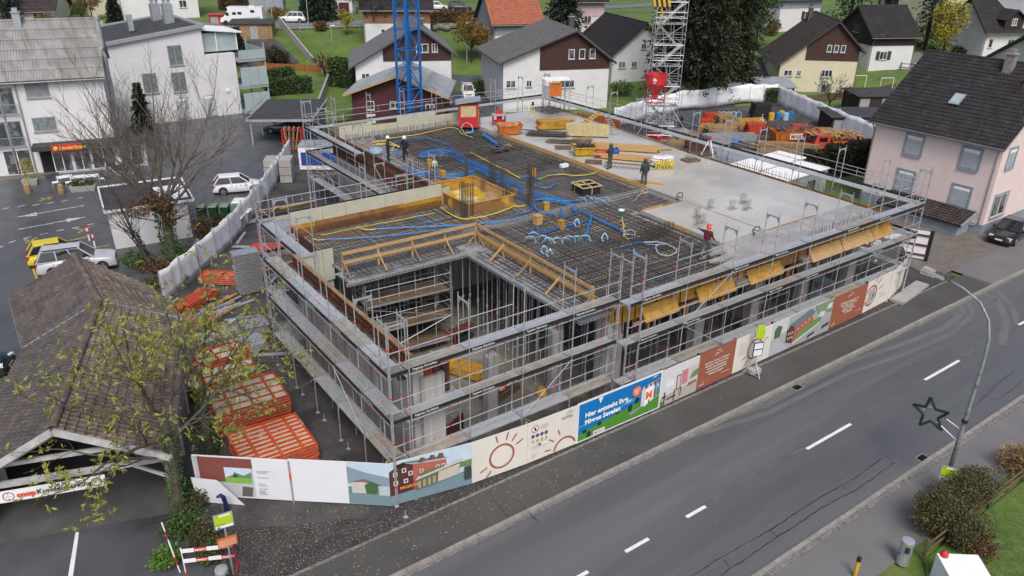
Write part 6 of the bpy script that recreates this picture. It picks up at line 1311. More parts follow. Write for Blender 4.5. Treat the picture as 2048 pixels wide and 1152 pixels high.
for s in ((-2,-1.2),(5,-1.2)): MB().tube((s[0],s[1],.1),(1.5 if s[0] < 0 else 1.6,0,5),.03).build('stay', M_alu, st, world=False)
# concrete bucket on the crane hook
bp = Vector((0,0,CH))+ray(1312,165)*57
bk = thing('concrete_bucket', 'red concrete bucket hanging from the crane hook', 'bucket', bp)
MB().lathe([(.02,-1.15),(.22,-1.12),(.25,-.85),(.78,-.05),(.80,.65),(.76,.65),(.74,.3),(0,.28)],(0,0,0),24,caps=False).build('hopper', M_redp, bk, world=False, smooth=False)
MB().lathe([(.0,.4),(.74,.42)],(0,0,0),20,caps=False).build('wet_concrete', M_fresh, bk, world=False)
mb = MB()
for k in range(4): a = 6.283*k/4+.5; mb.tube((.79*math.cos(a),.79*math.sin(a),-.1),(.72*math.cos(a),.72*math.sin(a),-1.35),.035)
for k in range(20): a, b = 6.283*k/20, 6.283*(k+1)/20; mb.tube((.74*math.cos(a),.74*math.sin(a),-1.35),(.74*math.cos(b),.74*math.sin(b),-1.35),.045)
mb.build('stand', M_redp, bk, world=False)
fd = Vector((-FW.x,-FW.y,0)).normalized(); rt_ = Vector((RT.x,RT.y,0)).normalized()
for k, (dx, dz, w_) in enumerate(((-.32,.38,.4),(-.28,.26,.5),(-.3,.1,.2))): MB().box(fd*.79+rt_*dx*.8+Vector((0,0,dz)),(w_*.6,.02,.07),rz=math.atan2(rt_.y,rt_.x)-.4).build('white_mark', M_white, bk, world=False)
hk = Vector((0,0,CH))+ray(1325,6)*57; hb_ = thing('hook_block', 'yellow and black striped crane hook block above the red bucket', 'hook', hk)
for k in range(7):
    x0 = -.62+k*.18; MB().hexa([(rt_*x0+Vector((0,0,-.25))-fd*.12),(rt_*(x0+.18)+Vector((0,0,-.25))-fd*.12),(rt_*(x0+.18)+Vector((0,0,-.25))+fd*.12),(rt_*x0+Vector((0,0,-.25))+fd*.12)],[(rt_*(x0-.12)+Vector((0,0,.3))-fd*.12),(rt_*(x0+.06)+Vector((0,0,.3))-fd*.12),(rt_*(x0+.06)+Vector((0,0,.3))+fd*.12),(rt_*(x0-.12)+Vector((0,0,.3))+fd*.12)]).build('cheek_plate', M_black if k % 2 else M_yel, hb_, world=False)
MB().path([(0,0,-.2),(0,0,-.55),rt_*.12+Vector((0,0,-.75)),Vector((0,0,-.9)),rt_*-.12+Vector((0,0,-.78))],.06).build('hook', M_yel, hb_, world=False)
for s in (-.4,.4): MB().tube(rt_*s+Vector((0,0,.3)),rt_*s+Vector((0,0,14)),.018,n=4).build('hoist_rope', M_dark, hb_, world=False)
mb = MB(); d_ = bp-hk
for s in (-.7,.7): mb.tube(Vector((0,0,-.8)), d_+rt_*s+Vector((0,0,.65)), .015, n=4)
mb.build('sling', M_galv, hb_, world=False)
# boards, beams and pallets
def stack(name, label, c, rz, L, bw, bh, nw, nl, m, gap=.01, vg=.004, cat='timber stack', jit=.06, bearers=2, mb_=M_pal):
    t = thing(name, label, cat, c, rz); me = MB().bx(-L/2,-bw/2,0,L/2,bw/2,bh).build('board', m, data=True); z = 0
    if bearers:
        for k in range(bearers): MB().box((-L*.35+k*L*.7/max(1,bearers-1),0,.05),(.1,nw*bw+.15,.1)).build('bearer', mb_, t, world=False)
        z = .1
    for i in range(nl):
        for k in range(nw): inst(me,'board',t,(rnd(-jit,jit),(k-(nw-1)/2)*(bw+gap)+rnd(-.01,.01),z+i*(bh+vg)),rnd(-.012,.012) if jit else 0)
    return t
def pallet_mesh():
    mb = MB()
    for k in range(5): mb.bx(-.6,-.4+k*.175,.12,.6,-.3+k*.175,.144)
    for k in range(3): mb.bx(-.6,-.4+k*.36,0,.6,-.32+k*.36,.022); mb.bx(-.6,-.4+k*.36,.022,-.45,-.32+k*.36,.12); mb.bx(-.07,-.4+k*.36,.022,.07,-.32+k*.36,.12); mb.bx(.45,-.4+k*.36,.022,.6,-.32+k*.36,.12)
    return mb.build('pallet', M_pal, data=True)
ME_PAL = pallet_mesh()
def S(px, py): return P(px, py, ZS)
def pallet(px, py, rz, label, z=ZS): return tag(inst(ME_PAL,'pallet',None,P(px,py,z),rz), label, 'pallet')
stack('board_stack', 'stack of yellow shuttering boards on the far slab', S(1103,258), R(-20), 2.4, .5, .045, 2, 14, M_yply, jit=.12)
stack('board_stack', 'loose yellow boards lying beside the board stack', S(1126,243), R(-5), 1.9, .3, .05, 3, 3, M_wood, jit=.2)
stack('beam_pack', 'long pack of pale timber beams on the far slab', S(1174,272), R(-40), 3.4, .24, .2, 4, 4, M_tan, jit=.01)
stack('board_stack', 'small pile of offcut boards on the slab', S(1167,283), R(-20), 1.3, .25, .05, 3, 3, M_woodw, jit=.15)
stack('beam_pile', 'long new beams on the slab behind the two men in rain gear', S(1245,302), R(-47), 5.2, .16, .2, 3, 2, M_wood, jit=.3); stack('beam_pile', 'second pile of long beams beside the red tray', S(1262,322), R(-52), 5.0, .14, .16, 3, 2, M_wood, jit=.35)
stack('board_pile', 'loose boards on the slab right of the long beams', S(1300,302), R(-25), 3.2, .2, .05, 2, 1, M_woodw, jit=.3, bearers=0); stack('board_pile', 'two boards lying at the feet of the man near the stop end', S(1292,366), R(-55), 2.4, .2, .06, 1, 2, M_wood, jit=.1, bearers=0)
stack('board_pile', 'long thin board lying on the slab before the white bags', S(1240,320), R(-48), 3.5, .15, .05, 2, 1, M_woodw, jit=.2, bearers=0)
t = thing('timber_ramp', 'orange timber ramp with cleats leaning on the right scaffold', 'ramp', S(1155,262)); ra, rb = S(1145,265)+Vector((0,0,.1)), P(1200,224,6.9)
MB().bar(ra,rb,.7,.06).build('ramp_board', M_wood, t)
for k in range(9): p_ = ra.lerp(rb,(k+.5)/9); u_ = (rb-ra).normalized(); s_ = Vector((-u_.y,u_.x,0)).normalized()*.34; MB().bar(p_-s_+Vector((0,0,.06)),p_+s_+Vector((0,0,.06)),.06,.05).build('cleat', M_yply, t)
pallet(1126,297,R(-35),'brown pallet on the slab left of the orange tub'); pallet(1187,326,R(-45),'pallet lying on the slab before the red tray'); pallet(1381,322,R(-10),'pallet under the grey box near the right scaffold'); pallet(1108,250,R(-20),'pallet beside the board stack on the far slab')
tag(MB().box(up(S(1381,318),ZS+.22),(.7,.5,.14)).build('grey_box', M_galv, None), 'flat grey box on the pallet near the right scaffold', 'box')
# bundled reinforcement
def rebar_pile(label, c, rz, L, n, r_, m=M_rebar):
    t = thing('rebar_bundle', label, 'rebar', c, rz)
    for k in range(n): a = rnd(0,3.14); q = rnd(0,r_); MB().tube((-L/2+rnd(-.3,.3), q*math.cos(a), .02+q*math.sin(a)*.7), (L/2+rnd(-.3,.3), q*math.cos(a)+rnd(-.12,.12), .02+q*math.sin(a)*.7+rnd(0,.1)), .016, n=4).build('bar', m, t, world=False)
    return t
rebar_pile('dark pile of reinforcing cages on the far slab', S(1095,272), R(-42), 3.0, 60, .6); rebar_pile('rusty pile of stirrups on the far slab', S(1130,287), R(-45), 2.6, 60, .5, mat('stirrup_steel',(.2,.165,.125),.6,var=.3,vs=6))
for k, (px, py, L_) in enumerate(((1050,268,1.6),(1258,338,3.4))):
    t = thing('spacer_row', ('row of bent steel spacers on the far slab','comb of bent steel spacers between the two men in rain gear')[k], 'spacers', S(px,py), R(-50))
    for i in range(int(L_/.18)):
        x = -L_/2+i*.18; MB().path([(x-.05,-.2,0),(x,-.05,.35),(x,.05,.35),(x+.05,.2,0)],.014,n=4).build('spacer', MATS['stirrup_steel'], t, world=False)
    MB().bx(-L_/2,-.08,.34,L_/2,.08,.37).build('spacer_top', M_rebar, t, world=False)
# skips and trays on the slab
def tub(name, label, c, rz, L, W_, H_, m, taper=.25, fill=None, cat='skip', rim=True):
    t = thing(name, label, cat, c, rz); e = taper
    def ring(f, z, i=0.): return [(-L/2*f-0+i,-W_/2*f+i,z),(L/2*f-i,-W_/2*f+i,z),(L/2*f-i,W_/2*f-i,z),(-L/2*f+i,W_/2*f-i,z)]
    o, ti = ring(1-e,.08), ring(1,H_); mb = MB(); mb.hexa(o, ring(1,H_*.999)) if False else None
    A, B = ring(1-e,.08), ring(1,H_); C, D_ = ring(1,H_,.04), ring(1-e,.14,.04)
    mb.face(A[::-1])
    for i in range(4):
        k = (i+1) % 4; mb.face([A[i],A[k],B[k],B[i]]); mb.face([B[i],B[k],C[k],C[i]]); mb.face([C[i],C[k],D_[k],D_[i]])
    mb.face(D_); mb.build('body', m, t, world=False)
    if rim:
        for i in range(4): MB().bar(Vector(B[i])-Vector((0,0,.04)),Vector(B[(i+1) % 4])-Vector((0,0,.04)),.07,.08).build('rim', m, t, world=False)
    for s in (-1,1): MB().bx(-L*.3,s*W_*.25-.05,0,L*.3,s*W_*.25+.05,.08).build('runner', M_dark, t, world=False)
    if fill:
        mb = MB()
        for _ in range(fill[1]): mb.box((rnd(-L*.42,L*.42),rnd(-W_*.4,W_*.4),H_-.1+rnd(-.05,fill[2])),(rnd(.2,fill[3]),rnd(.06,.16),rnd(.03,.08)),rz=rnd(0,3.1),rx=rnd(-.4,.4),ry=rnd(-.4,.4))
        mb.build('contents', fill[0], t, world=False, kind='stuff')
    return t
tub('orange_tub', 'rusty orange tub full of offcuts beside the red saw table', S(1018,268), R(-25), 2.0, 1.3, .8, M_orp, .25, (M_wood,30,.1,.9)); tub('orange_tub', 'small orange tub with steel cage parts in the middle of the slab', S(1166,310), R(-30), 1.7, 1.25, .7, M_yel, .3, (M_rebar,40,.25,.8))
tub('red_tray', 'upturned red tray on the slab left of the man in rain gear', S(1205,314), R(-30), 1.1, .8, .45, M_redp, .15, cat='tray')
t = thing('blue_barrel', 'blue barrel behind the man in rain gear', 'barrel', S(1230,318)); MB().lathe([(.22,0),(.27,.08),(.28,.3),(.27,.5),(.28,.6),(.24,.75),(.2,.78)],(0,0,0),14).build('body', mat('barrel_blue',(.02,.08,.4),.4), t, world=False); MB().lathe([(.08,.78),(.08,.84)],(.08,0,0),8).build('bung', M_black, t, world=False)
# white bags with yellow straps
t = thing('bag_pile', 'pile of white bags with yellow straps on a pallet', 'bags', S(1324,334), R(-25)); inst(ME_PAL,'pallet',t)
for i in range(4):
    for k in range(3): MB().lathe([(.0,0),(.33,.02),(.38,.08),(.33,.14),(0,.16)],(-.45+k*.42+rnd(-.05,.05),rnd(-.12,.12),.16+i*.15),10).build('bag', M_bag, t, world=False)
for k in range(16): x = -.7+k*.09; MB().path([(x,-.38,.6),(x+rnd(-.06,.06),-.52,.35),(x+rnd(-.08,.08),-.58,.03)],.03,n=4).build('strap', M_cyel, t, world=False)
# red hut, saw table, tripods, orange sheet
hc = S(937,252); t = thing('site_toilet', 'small red and grey site hut with slanted roof on the far slab', 'hut', hc, R(-32))
MB().bx(-.8,-.7,.05,.8,.7,1.9).build('walls', M_redp, t, world=False); MB().bx(-.815,-.5,.9,-.8,.5,1.75).build('side_panel', M_conc, t, world=False); MB().bx(-.62,-.715,.9,.62,-.7,1.8).build('front_panel', M_tan, t, world=False)
MB().slab([(-1.05,-.95,2.0),(1.0,-.95,2.3),(1.0,1.0,2.3),(-1.05,1.0,2.0)],.06).build('roof', M_zinc, t, world=False)
for k in range(4): MB().bar((.84+.05*k,-.6+.25*k,.05),(.86,-.55+.25*k,1.3+.2*k),.06,.03).build('leaning_lath', M_woodw, t, world=False)
t = thing('saw_table', 'red circular saw table on the far slab', 'saw table', S(998,250), R(-30))
for x in (-.5,.5):
    for y in (-.35,.35): MB().bx(x-.04,y-.04,0,x+.04,y+.04,.85).build('leg', M_redp, t, world=False)
MB().bx(-.6,-.45,.85,.6,.45,.92).build('table_top', M_conc, t, world=False); MB().bx(-.56,-.4,.3,.56,.4,.36).build('shelf', M_redp, t, world=False); MB().bx(-.2,-.2,.36,.25,.2,.8).build('motor', M_redp, t, world=False); MB().lathe([(.0,0),(.3,0),(.3,.04),(0,.04)],(0,0,0),14).build('blade_guard', M_redp, t, world=False).matrix_local = Matrix.Translation((0,.02,1.0)) @ Matrix.Rotation(R(90),4,'X')
def tripod(label, c, h, m, m2):
    t = thing('tripod', label, 'tripod', c)
    for k in range(3): a = 2.1*k+.4; MB().bar((.55*math.cos(a),.55*math.sin(a),0),(.06*math.cos(a),.06*math.sin(a),h),.07,.05).build('leg', m, t, world=False)
    MB().lathe([(.12,h),(.14,h+.04),(.08,h+.06),(.1,h+.25),(.04,h+.3)],(0,0,0),10).build('instrument', m2, t, world=False)
tripod('yellow surveying tripod on the far slab', S(1065,246), 1.5, M_yel, M_black); tripod('white surveying tripod with red instrument by the right scaffold', P(1416,312,5.3), 1.2, M_white, M_redp); tripod('white tripod stand in the gravel yard', P(1520,262), 1.6, M_white, M_orp)
oc = S(1100,222); t = thing('orange_sheet_rack', 'orange sheet and grey sheet hung on steel legs at the far slab edge', 'sheet', oc, R(-36))
MB().bx(-.1,-.02,1.3,1.0,.02,2.5).build('orange_sheet', M_orp, t, world=False); MB().bx(-.75,.05,1.2,-.12,.08,2.2).build('grey_sheet', M_zinc, t, world=False); MB().box((.45,0,2.55),(.7,.3,.12)).build('board_on_top', M_wood, t, world=False)
for x in (-.6,0,.45,.95): MB().tube((x,.03,0),(x,.03,2.4),.03).build('leg', M_galv, t, world=False)
for k, (a_, b_) in enumerate(((1148,1178),(1180,1212),(1214,1238))): p_, q_ = P(a_,262,3.6), P(b_,270,3.6); tag(MB().bar(p_+Vector((2,2,-1.2)),q_+Vector((2,2,-1.2)),.04,4.6).build('orange_guard_sheet', M_orp, None), ('orange guard sheet behind the right scaffold, left one','orange guard sheet behind the right scaffold, middle one','orange guard sheet behind the right scaffold, right one')[k], 'guard sheet', 'orange guard sheets')
t = thing('ladder', 'silver ladder leaning behind the right scaffold', 'ladder', P(1215,268,5)); la, lb_ = P(1228,270,ZS), P(1206,226,7.3); sd_ = Vector((.35,-.2,0))
for s in (0,1): MB().bar(la+sd_*s,lb_+sd_*s,.06,.04).build('stile', M_alu, t)
for k in range(9): MB().bar(la.lerp(lb_,(k+.5)/9),la.lerp(lb_,(k+.5)/9)+sd_,.04).build('rung', M_alu, t)
t = thing('shade_roof', 'small white canopy on poles behind the far scaffold', 'canopy', P(1106,205,5)); c = P(1108,156,8.2)
MB().slab([c+Vector((-1.3,-.5,0)),c+Vector((1.2,-1.0,-.05)),c+Vector((1.5,.1,0)),c+Vector((-1.0,.6,.05))],.12).build('roof', M_white, t)
for dx, dy in ((-1.2,-.4),(1.1,-.9),(1.4,0),(-.9,.5)): MB().tube(c+Vector((dx,dy,0)),c+Vector((dx,dy,-8.15)),.03).build('pole', M_galv, t)
# small boxes standing on the mesh
for k, (px, py, m_, s_, lb_) in enumerate(((885,357,M_yply,.3,'yellow blockout box beside the rebar column left of the pit'),(1066,352,M_yply,.3,'yellow blockout box beside the tall column cage'),(1025,393,M_yply,.36,'yellow blockout box right of the pit'),(1155,384,M_yply,.32,'yellow blockout box left of the square frame'),(1092,422,M_yply,.32,'yellow blockout box near the expanded metal stop end'),(1075,448,M_wood,.4,'stack of wood blocks at the expanded metal stop end'),(859,334,M_yply,.3,'brown blockout box behind the blue pipes'),(1122,458,M_yply,.28,'small yellow block among the pale conduits'))):
    c = P(px,py,5.22); t = thing('blockout_box', lb_, 'box', c, rnd(-.4,.4)); MB().bx(-s_/2,-s_/2,0,s_/2,s_/2,.5).build('sides', m_, t, world=False); MB().bx(-s_/2-.02,-s_/2-.02,.5,s_/2+.02,s_/2+.02,.53).build('cover', m_, t, world=False)
fc = P(1177,386,5.25); t = thing('opening_frame', 'square pale timber frame on a stake over the steel mesh', 'frame', fc, R(-8))
for a, b in (((-.7,-.7),(.7,-.7)),((.7,-.7),(.7,.7)),((.7,.7),(-.7,.7)),((-.7,.7),(-.7,-.7)),((-.7,0),(.7,0)),((0,-.7),(0,.7))): MB().bar((a[0],a[1]+.3,.5),(b[0],b[1]+.3,.5),.09,.05).build('rail', M_tan, t, world=False)
for a, b in (((-.65,-.35),(.65,-.35)),((.65,-.35),(.65,.95)),((.65,.95),(-.65,.95)),((-.65,.95),(-.65,-.35))): MB().bar((*a,.24),(*b,.24),.03,.44).build('shutter_side', M_dark, t, world=False)
MB().bx(-.03,-.42,0,.03,-.36,.5).build('stake', M_wood, t, world=False)
tag(MB().bx(*(P(1128,334,5.22)-Vector((.3,.15,0))),*(P(1128,334,5.22)+Vector((.3,.15,.22)))).build('white_box', M_white, None), 'white foam box lying on the dark steel mesh', 'box')
t = thing('tarp_heap', 'crumpled dark tarpaulin with a small carton on the mesh', 'tarpaulin', P(1000,302,5.24)); mb = MB()
for k in range(26): mb.box((rnd(-.6,.7),rnd(-.4,.4),rnd(.05,.35)),(rnd(.3,.7),rnd(.2,.5),.03),rz=rnd(0,3),rx=rnd(-.8,.8),ry=rnd(-.8,.8))
mb.build('sheet', M_tarp, t, world=False); MB().box((.75,.1,.3),(.5,.3,.18)).build('carton', M_woodw, t, world=False)
tag(MB().lathe([(.0,0),(.24,.02),(.2,.3),(.0,.42)],P(869,332,5.24),9).build('white_sack', M_bag, None), 'white sack beside the blue pipe bundle', 'sack'); tag(MB().lathe([(.19,0),(.21,.5),(.23,.52),(.2,.52),(.18,.05),(0,.04)],P(919,418,5.23),14,caps=False).build('white_bucket', M_white, None), 'white bucket standing in the yellow lift pit', 'bucket')
# conduits and pipes lying on the mesh
def pipe(label, pts, r, m, z=5.34, name='conduit', wob=.06, cat='conduit', group='conduits on the steel mesh', seg=5):
    q = [P(x, y, z+(dz[0] if dz else 0)) for x, y, *dz in pts]; out = []
    for i in range(len(q)-1):
        for k in range(seg):
            t_ = k/seg; p0, p1, p2, p3 = q[max(i-1,0)], q[i], q[i+1], q[min(i+2,len(q)-1)]
            c = .5*((2*p1)+(p2-p0)*t_+(2*p0-5*p1+4*p2-p3)*t_*t_+(3*p1-p0-3*p2+p3)*t_**3); out.append(c+Vector((rnd(-wob,wob),rnd(-wob,wob),rnd(-.01,.02))) if wob else c)
    out.append(q[-1]); return tag(MB().path(out, r, n=6).build(name, m, None), label, cat, group)
pipe('blue conduit running along the open court edge', [(647,479),(750,474),(860,462),(947,449),(1010,440),(1050,436)], .035, M_cblue, wob=.02); pipe('blue conduit running from the upstand to the pit', [(749,458),(840,454),(905,451),(1000,443),(1030,430),(1063,420),(1060,404),(1040,395),(1020,388)], .04, M_cblue, wob=.02)
pipe('short blue conduit hooking off the upstand', [(842,425),(834,432),(848,442),(895,450)], .03, M_cblue); pipe('yellow hose end at the upstand corner', [(626,478),(636,480),(648,480)], .03, M_cyel); pipe('yellow hose piece before the upstand loops', [(713,454),(730,459),(750,459)], .03, M_cyel); pipe('orange strip of hose along the upstand loops', [(640,470),(760,447),(870,426)], .02, M_cyel)
pipe('yellow hose curling in front of the pit', [(883,414),(895,425),(925,438),(960,434),(1000,424),(1030,412)], .035, M_cyel); pipe('yellow hose lying right of the pit', [(1000,388),(1018,398),(1034,412),(1050,410)], .03, M_cyel)
for k in range(6): pipe(('upper blue pipe of the bundle running to the column cages','second blue pipe of the long bundle','third blue pipe of the long bundle','fourth blue pipe of the long bundle','fifth blue pipe of the long bundle','lowest blue pipe of the long bundle')[k], [(838+rnd(-3,3),304+k*2),(880,296+k*3),(905,299+k*3),(935,316+k*3),(970,332+k*3),(1005,350+k*4),(1045,370+k*3)], .032, M_cblue if k % 3 else mat('dark_blue_pipe',(.02,.10,.32),.45))
for k in range(4): pipe(('blue pipe loop behind the pit, outer','blue pipe loop behind the pit, second','blue pipe loop behind the pit, third','blue pipe loop behind the pit, inner')[k], [(800,333+k*4),(835,342+k*3),(872,345+k*3),(910,347+k*3),(950,340+k*4)], .035, M_cblue)
for k in range(5): pipe(('blue pipe across the mesh to the stop end, left','blue pipe across the mesh to the stop end, second','blue pipe across the mesh to the stop end, middle','blue pipe across the mesh to the stop end, fourth','blue pipe across the mesh to the stop end, right')[k], [(1060+k*3,380+k*4),(1085,388+k*3),(1110+k*4,395+k*3),(1135+k*3,403+k*4),(1150,410+k*3)], .033, M_cblue)
pipe('blue pipe branch towards the square frame', [(1062,402),(1090,398),(1130,402),(1180,398),(1215,393)], .035, M_cblue); pipe('blue pipe branch with upright end', [(1065,370),(1085,376),(1100,374),(1110,368)], .05, M_cblue)
pipe('thick blue pipe curving under the stop end', [(1064,400),(1070,415),(1085,424),(1110,430)], .06, M_cblue); pipe('thin blue conduit fanning past the pit', [(1040,355),(1060,352),(1082,362)], .05, M_cblue)
pipe('long dark blue pipe south of the stop end', [(1160,420),(1200,440),(1235,458),(1260,470)], .06, M_cblue); pipe('dark blue pipe running to the loose hoses', [(1260,470),(1290,488),(1330,490)], .045, MATS['dark_blue_pipe']); pipe('blue pipe branch across the lower mesh', [(1085,468),(1120,455),(1150,448),(1180,440)], .06, MATS['dark_blue_pipe']); pipe('blue pipe leg down the lower mesh', [(1183,430),(1178,450),(1172,470)], .06, M_cblue); pipe('blue pipe piece near the pale conduits', [(1122,430),(1124,436),(1160,424)], .05, MATS['dark_blue_pipe']); pipe('blue pipe near the loose grey hose', [(1240,494),(1262,488),(1285,484)], .05, M_cblue); pipe('thin blue pipe before the red shirted man', [(1258,500),(1285,508)], .035, M_cblue)
for k in range(9):
    x, y = (1058+k*14+rnd(-4,4), 478-6*math.sin(k)+rnd(-4,4)); hh = rnd(.35,.75)
    pipe('pale blue conduit arching out of the mesh', [(x-14,y+6),(x-8,y-2,hh*.8),(x,y-4,hh),(x+8,y,hh*.6),(x+10,y+8)], .035, M_lblue, seg=3, wob=.03)
for k in range(5): x, y = (1165+k*12, 402+rnd(-5,5)); pipe('pale blue conduit tangle behind the stop end', [(x-10,y),(x-4,y-6,.3),(x+6,y-2,.35),(x+8,y+6)], .03, M_lblue, seg=3)
for x, y in ((1150,447),(1206,475),(1085,500),(1096,506)): pipe('single pale conduit standing in the lower mesh', [(x,y+8),(x-2,y-2,.3),(x+5,y-8,.5),(x+9,y+2,.2)], .04, M_lblue, seg=3)
for k, (x, y) in enumerate(((1063,468),(1075,465),(1171,475),(1122,428))): tag(MB().tube(P(x,y,5.25),P(x,y,5.25)+Vector((0,0,.3)),.07,n=10).build('capped_pipe', M_cblue, None), ('blue capped pipe stub left of the pale conduits','blue capped pipe stub next to the leftmost stub','blue capped pipe stub right of the pale conduits','blue capped pipe stub near the stop end')[k], 'pipe')
pipe('yellow hose along the far upstand', [(770,278),(840,268),(905,255),(925,268),(945,275)], .03, M_cyel); pipe('yellow hose loop near the pallet', [(1075,358),(1110,349),(1160,351),(1190,345),(1196,330),(1186,327)], .03, M_cyel); pipe('yellow hose beside the two helmeted men', [(752,289),(775,288),(800,294),(770,282),(745,284)], .05, M_cyel); pipe('long yellow hose along the blue bundle', [(940,305),(1000,335),(1040,356)], .035, M_cyel)
pipe('blue conduit beside the two helmeted men', [(770,300),(790,285),(830,275),(860,278),(900,290)], .04, M_cblue); pipe('blue coil conduit at the helmeted man', [(795,300),(805,292),(812,304),(800,312),(790,302),(815,316)], .04, M_cblue)
pipe('thick blue drain pipe lying on the mesh edge', [(966,269,.15),(993,287,.15)], .12, M_cblue, wob=0, seg=2); pipe('small blue pipe elbow beside the red hut', [(934,264,.1),(944,268,.1),(946,264,.3)], .09, M_cblue, wob=0); pipe('grey hose loop on the lower mesh', [(1285,486),(1310,484),(1345,494),(1353,506),(1330,512),(1312,500),(1316,489)], .04, M_conc, seg=5); pipe('tan cable coil under the green lamp', [(1243,440),(1250,452),(1240,463),(1262,460),(1270,470),(1245,468),(1255,478),(1280,472)], .025, M_tan)
pipe('pale cable along the stop end', [(1290,378,.1),(1275,395,.1),(1265,402,.1)], .02, M_tan); pipe('white hose coil beside the red hut', [(922,255,.2),(930,246,.6),(942,250,.7),(945,262,.3),(930,266,.15),(922,256,.2)], .03, M_lblue)
for k, (px, py) in enumerate(((1355,395),(1508,462))): pipe(('black cable loop standing on the wet slab','black cable coil near the scaffold on the slab')[k], [(px,py+8),(px-2,py-4,.4),(px+8,py-10,.6),(px+10,py,.4),(px,py-2,.3),(px+2,py+6,.1)], .025, M_black, z=ZS, seg=4)
t = thing('coil', 'pale blue coil of conduit lying on the mesh', 'coil', P(752,305,5.3)); mb = MB()
for k in range(4): mb.path([(.42*math.cos(a*.5236),.42*math.sin(a*.5236),.04+k*.06) for a in range(13)],.05,n=5)
mb.build('windings', M_lblue, t, world=False)
lc = P(1249,472,5.25); t = thing('site_lamp', 'green and white lamp on a wooden stake above the mesh', 'lamp', lc); lt = P(1243,425,6.4)-lc; MB().bar((0,0,0),lt,.05,.04).build('stake', M_wood, t, world=False); MB().box(lt,(.3,.25,.25),rz=.4).build('lamp_head', mat('lamp_green',(.02,.16,.1),.5), t, world=False); MB().box(lt+Vector((0,0,.14)),(.32,.27,.05),rz=.4).build('lamp_cap', M_white, t, world=False)
# ---- left yard: orange formwork panel stacks
def form_stack(label, c, rz, L, W_, n, m, m2=M_ply, tilt=0., rib=.03):
    t = thing('formwork_stack', label, 'formwork', c, rz)
    mb = MB(); mb.bx(-L/2,-W_/2,0,L/2,W_/2,.015); me0 = mb.build('panel_face', m2, data=True)
    mb = MB()
    for y in (-W_/2+.03,W_/2-.03): mb.bx(-L/2,y-.03,.016,L/2,y+.03,.12)
    for x in (-L/2+.03,L/2-.03): mb.bx(x-.03,-W_/2+.06,.016,x+.03,W_/2-.06,.12)
    k = int(W_/(.3 if rib > .02 else .6))
    for i in range(1,k): mb.bx(-L/2+.06,-W_/2+i*W_/k-rib,.016,L/2-.06,-W_/2+i*W_/k+rib,.1)
    for x in (-L*.28,.02,L*.3): mb.bx(x-.05,-W_/2+.06,.1,x+.05,W_/2-.06,.13)
    me1 = mb.build('panel_frame', m, data=True)
    for i in range(n):
        q = (rnd(-.04,.04),rnd(-.04,.04),.1+i*.145); r_ = rnd(-.02,.02)+(tilt if i == n-1 else 0); inst(me0,'panel_face',t,q,r_); inst(me1,'panel_frame',t,q,r_)
    for x in (-L*.3,L*.3): MB().bx(x-.05,-W_/2,0,x+.05,W_/2,.1).build('bearer', M_pal, t, world=False)
    return t
M_orf = mat('orange_form_steel', (.62,.09,.02), .5, var=.2, vs=3); add_layer(M_orf, (.35,.05,.02), 4, .55, .72); add_layer(M_orf, (.42,.38,.34), 2.2, .6, .7, amount=.8)
form_stack('front stack of bright orange formwork panels beside the hoarding', (7.45,27.3,.1), R(-3), 3.0, 2.7, 6, M_orf, tilt=.03)
form_stack('second stack of red framed pale formwork panels', (7.6,30.9,.1), R(-3), 3.2, 2.4, 8, M_redf, rib=.012); form_stack('third stack of red framed panels under the branches', (7.4,34.0,.1), R(-3), 3.2, 1.6, 5, M_redf, rib=.012); form_stack('fourth stack of red panels under the branches', (7.6,36.3,.1), R(2), 3.2, 1.4, 4, M_redf, rib=.012); form_stack('fifth stack of grey formwork panels by the tree tops', (7.9,38.6,.1), R(4), 3.4, 1.3, 3, M_alu)
for k, (x, y, rz, L_, W_, n_, m_) in enumerate(((9.6,36.9,5,1.6,1.2,4,M_galv),(6.9,41.0,20,2.4,1.0,5,M_woodw),(8.8,43.9,35,2.6,.9,4,M_redf),(10.2,38.6,-5,1.8,1.0,5,M_alu),(17.6,52.5,-20,2.4,1.2,5,M_galv),(15.0,49.2,-35,2.2,1.1,4,M_redf),(18.6,47.0,10,2.0,1.2,5,M_woodw))): s_ = stack('parts_stack', 'stack of formwork parts among the loose planks in the left yard', (x,y,.1), R(rz), L_, W_/4, .1, 4, n_, m_, gap=.03, jit=.12); s_['group'] = 'formwork stacks in the left yard'
form_stack('red stack of formwork at the mesh fence', (11.0,46.0,.1), R(-40), 2.6, .9, 4, M_orf); stack('alloy_panel_stack', 'tall stack of silver deck panels beside the left scaffold', (12.0,43.9,.1), R(-4), 1.5, .9, .08, 1, 20, M_alu, cat='panel stack', jit=.06, vg=.05)
for k, (x, y, rz, L_) in enumerate(((9.0,41.3,.5,3.4),(8.4,42.2,.75,3.0),(9.9,43.2,.4,2.6),(10.6,42.2,.2,2.2),(9.0,39.8,.1,3.0),(10.4,40.4,-.3,2.0),(10.2,36.8,.9,2.0),(10.2,35.6,-.5,1.8),(15.2,46.5,.2,3.0),(17.5,45.5,.6,2.4),(16.3,44.2,.1,2.5))+tuple((rnd(7.2,10.2),rnd(38.5,45),rnd(-.4,1.0),rnd(1.2,3.2)) for _ in range(24))+tuple((rnd(13.5,20.5),rnd(42.5,58),rnd(-1,1.5),rnd(1,3)) for _ in range(22))):
    tag(MB().bar((x-L_/2*math.cos(rz),y-L_/2*math.sin(rz),.16+.03*(k % 3)),(x+L_/2*math.cos(rz),y+L_/2*math.sin(rz),.2+.03*(k % 3)),.2,.08).build('loose_plank', (M_woodw,M_alu,M_yply,M_galv)[k % 4], None), 'loose plank lying in the left gravel yard', 'plank', 'loose planks in the left yard')
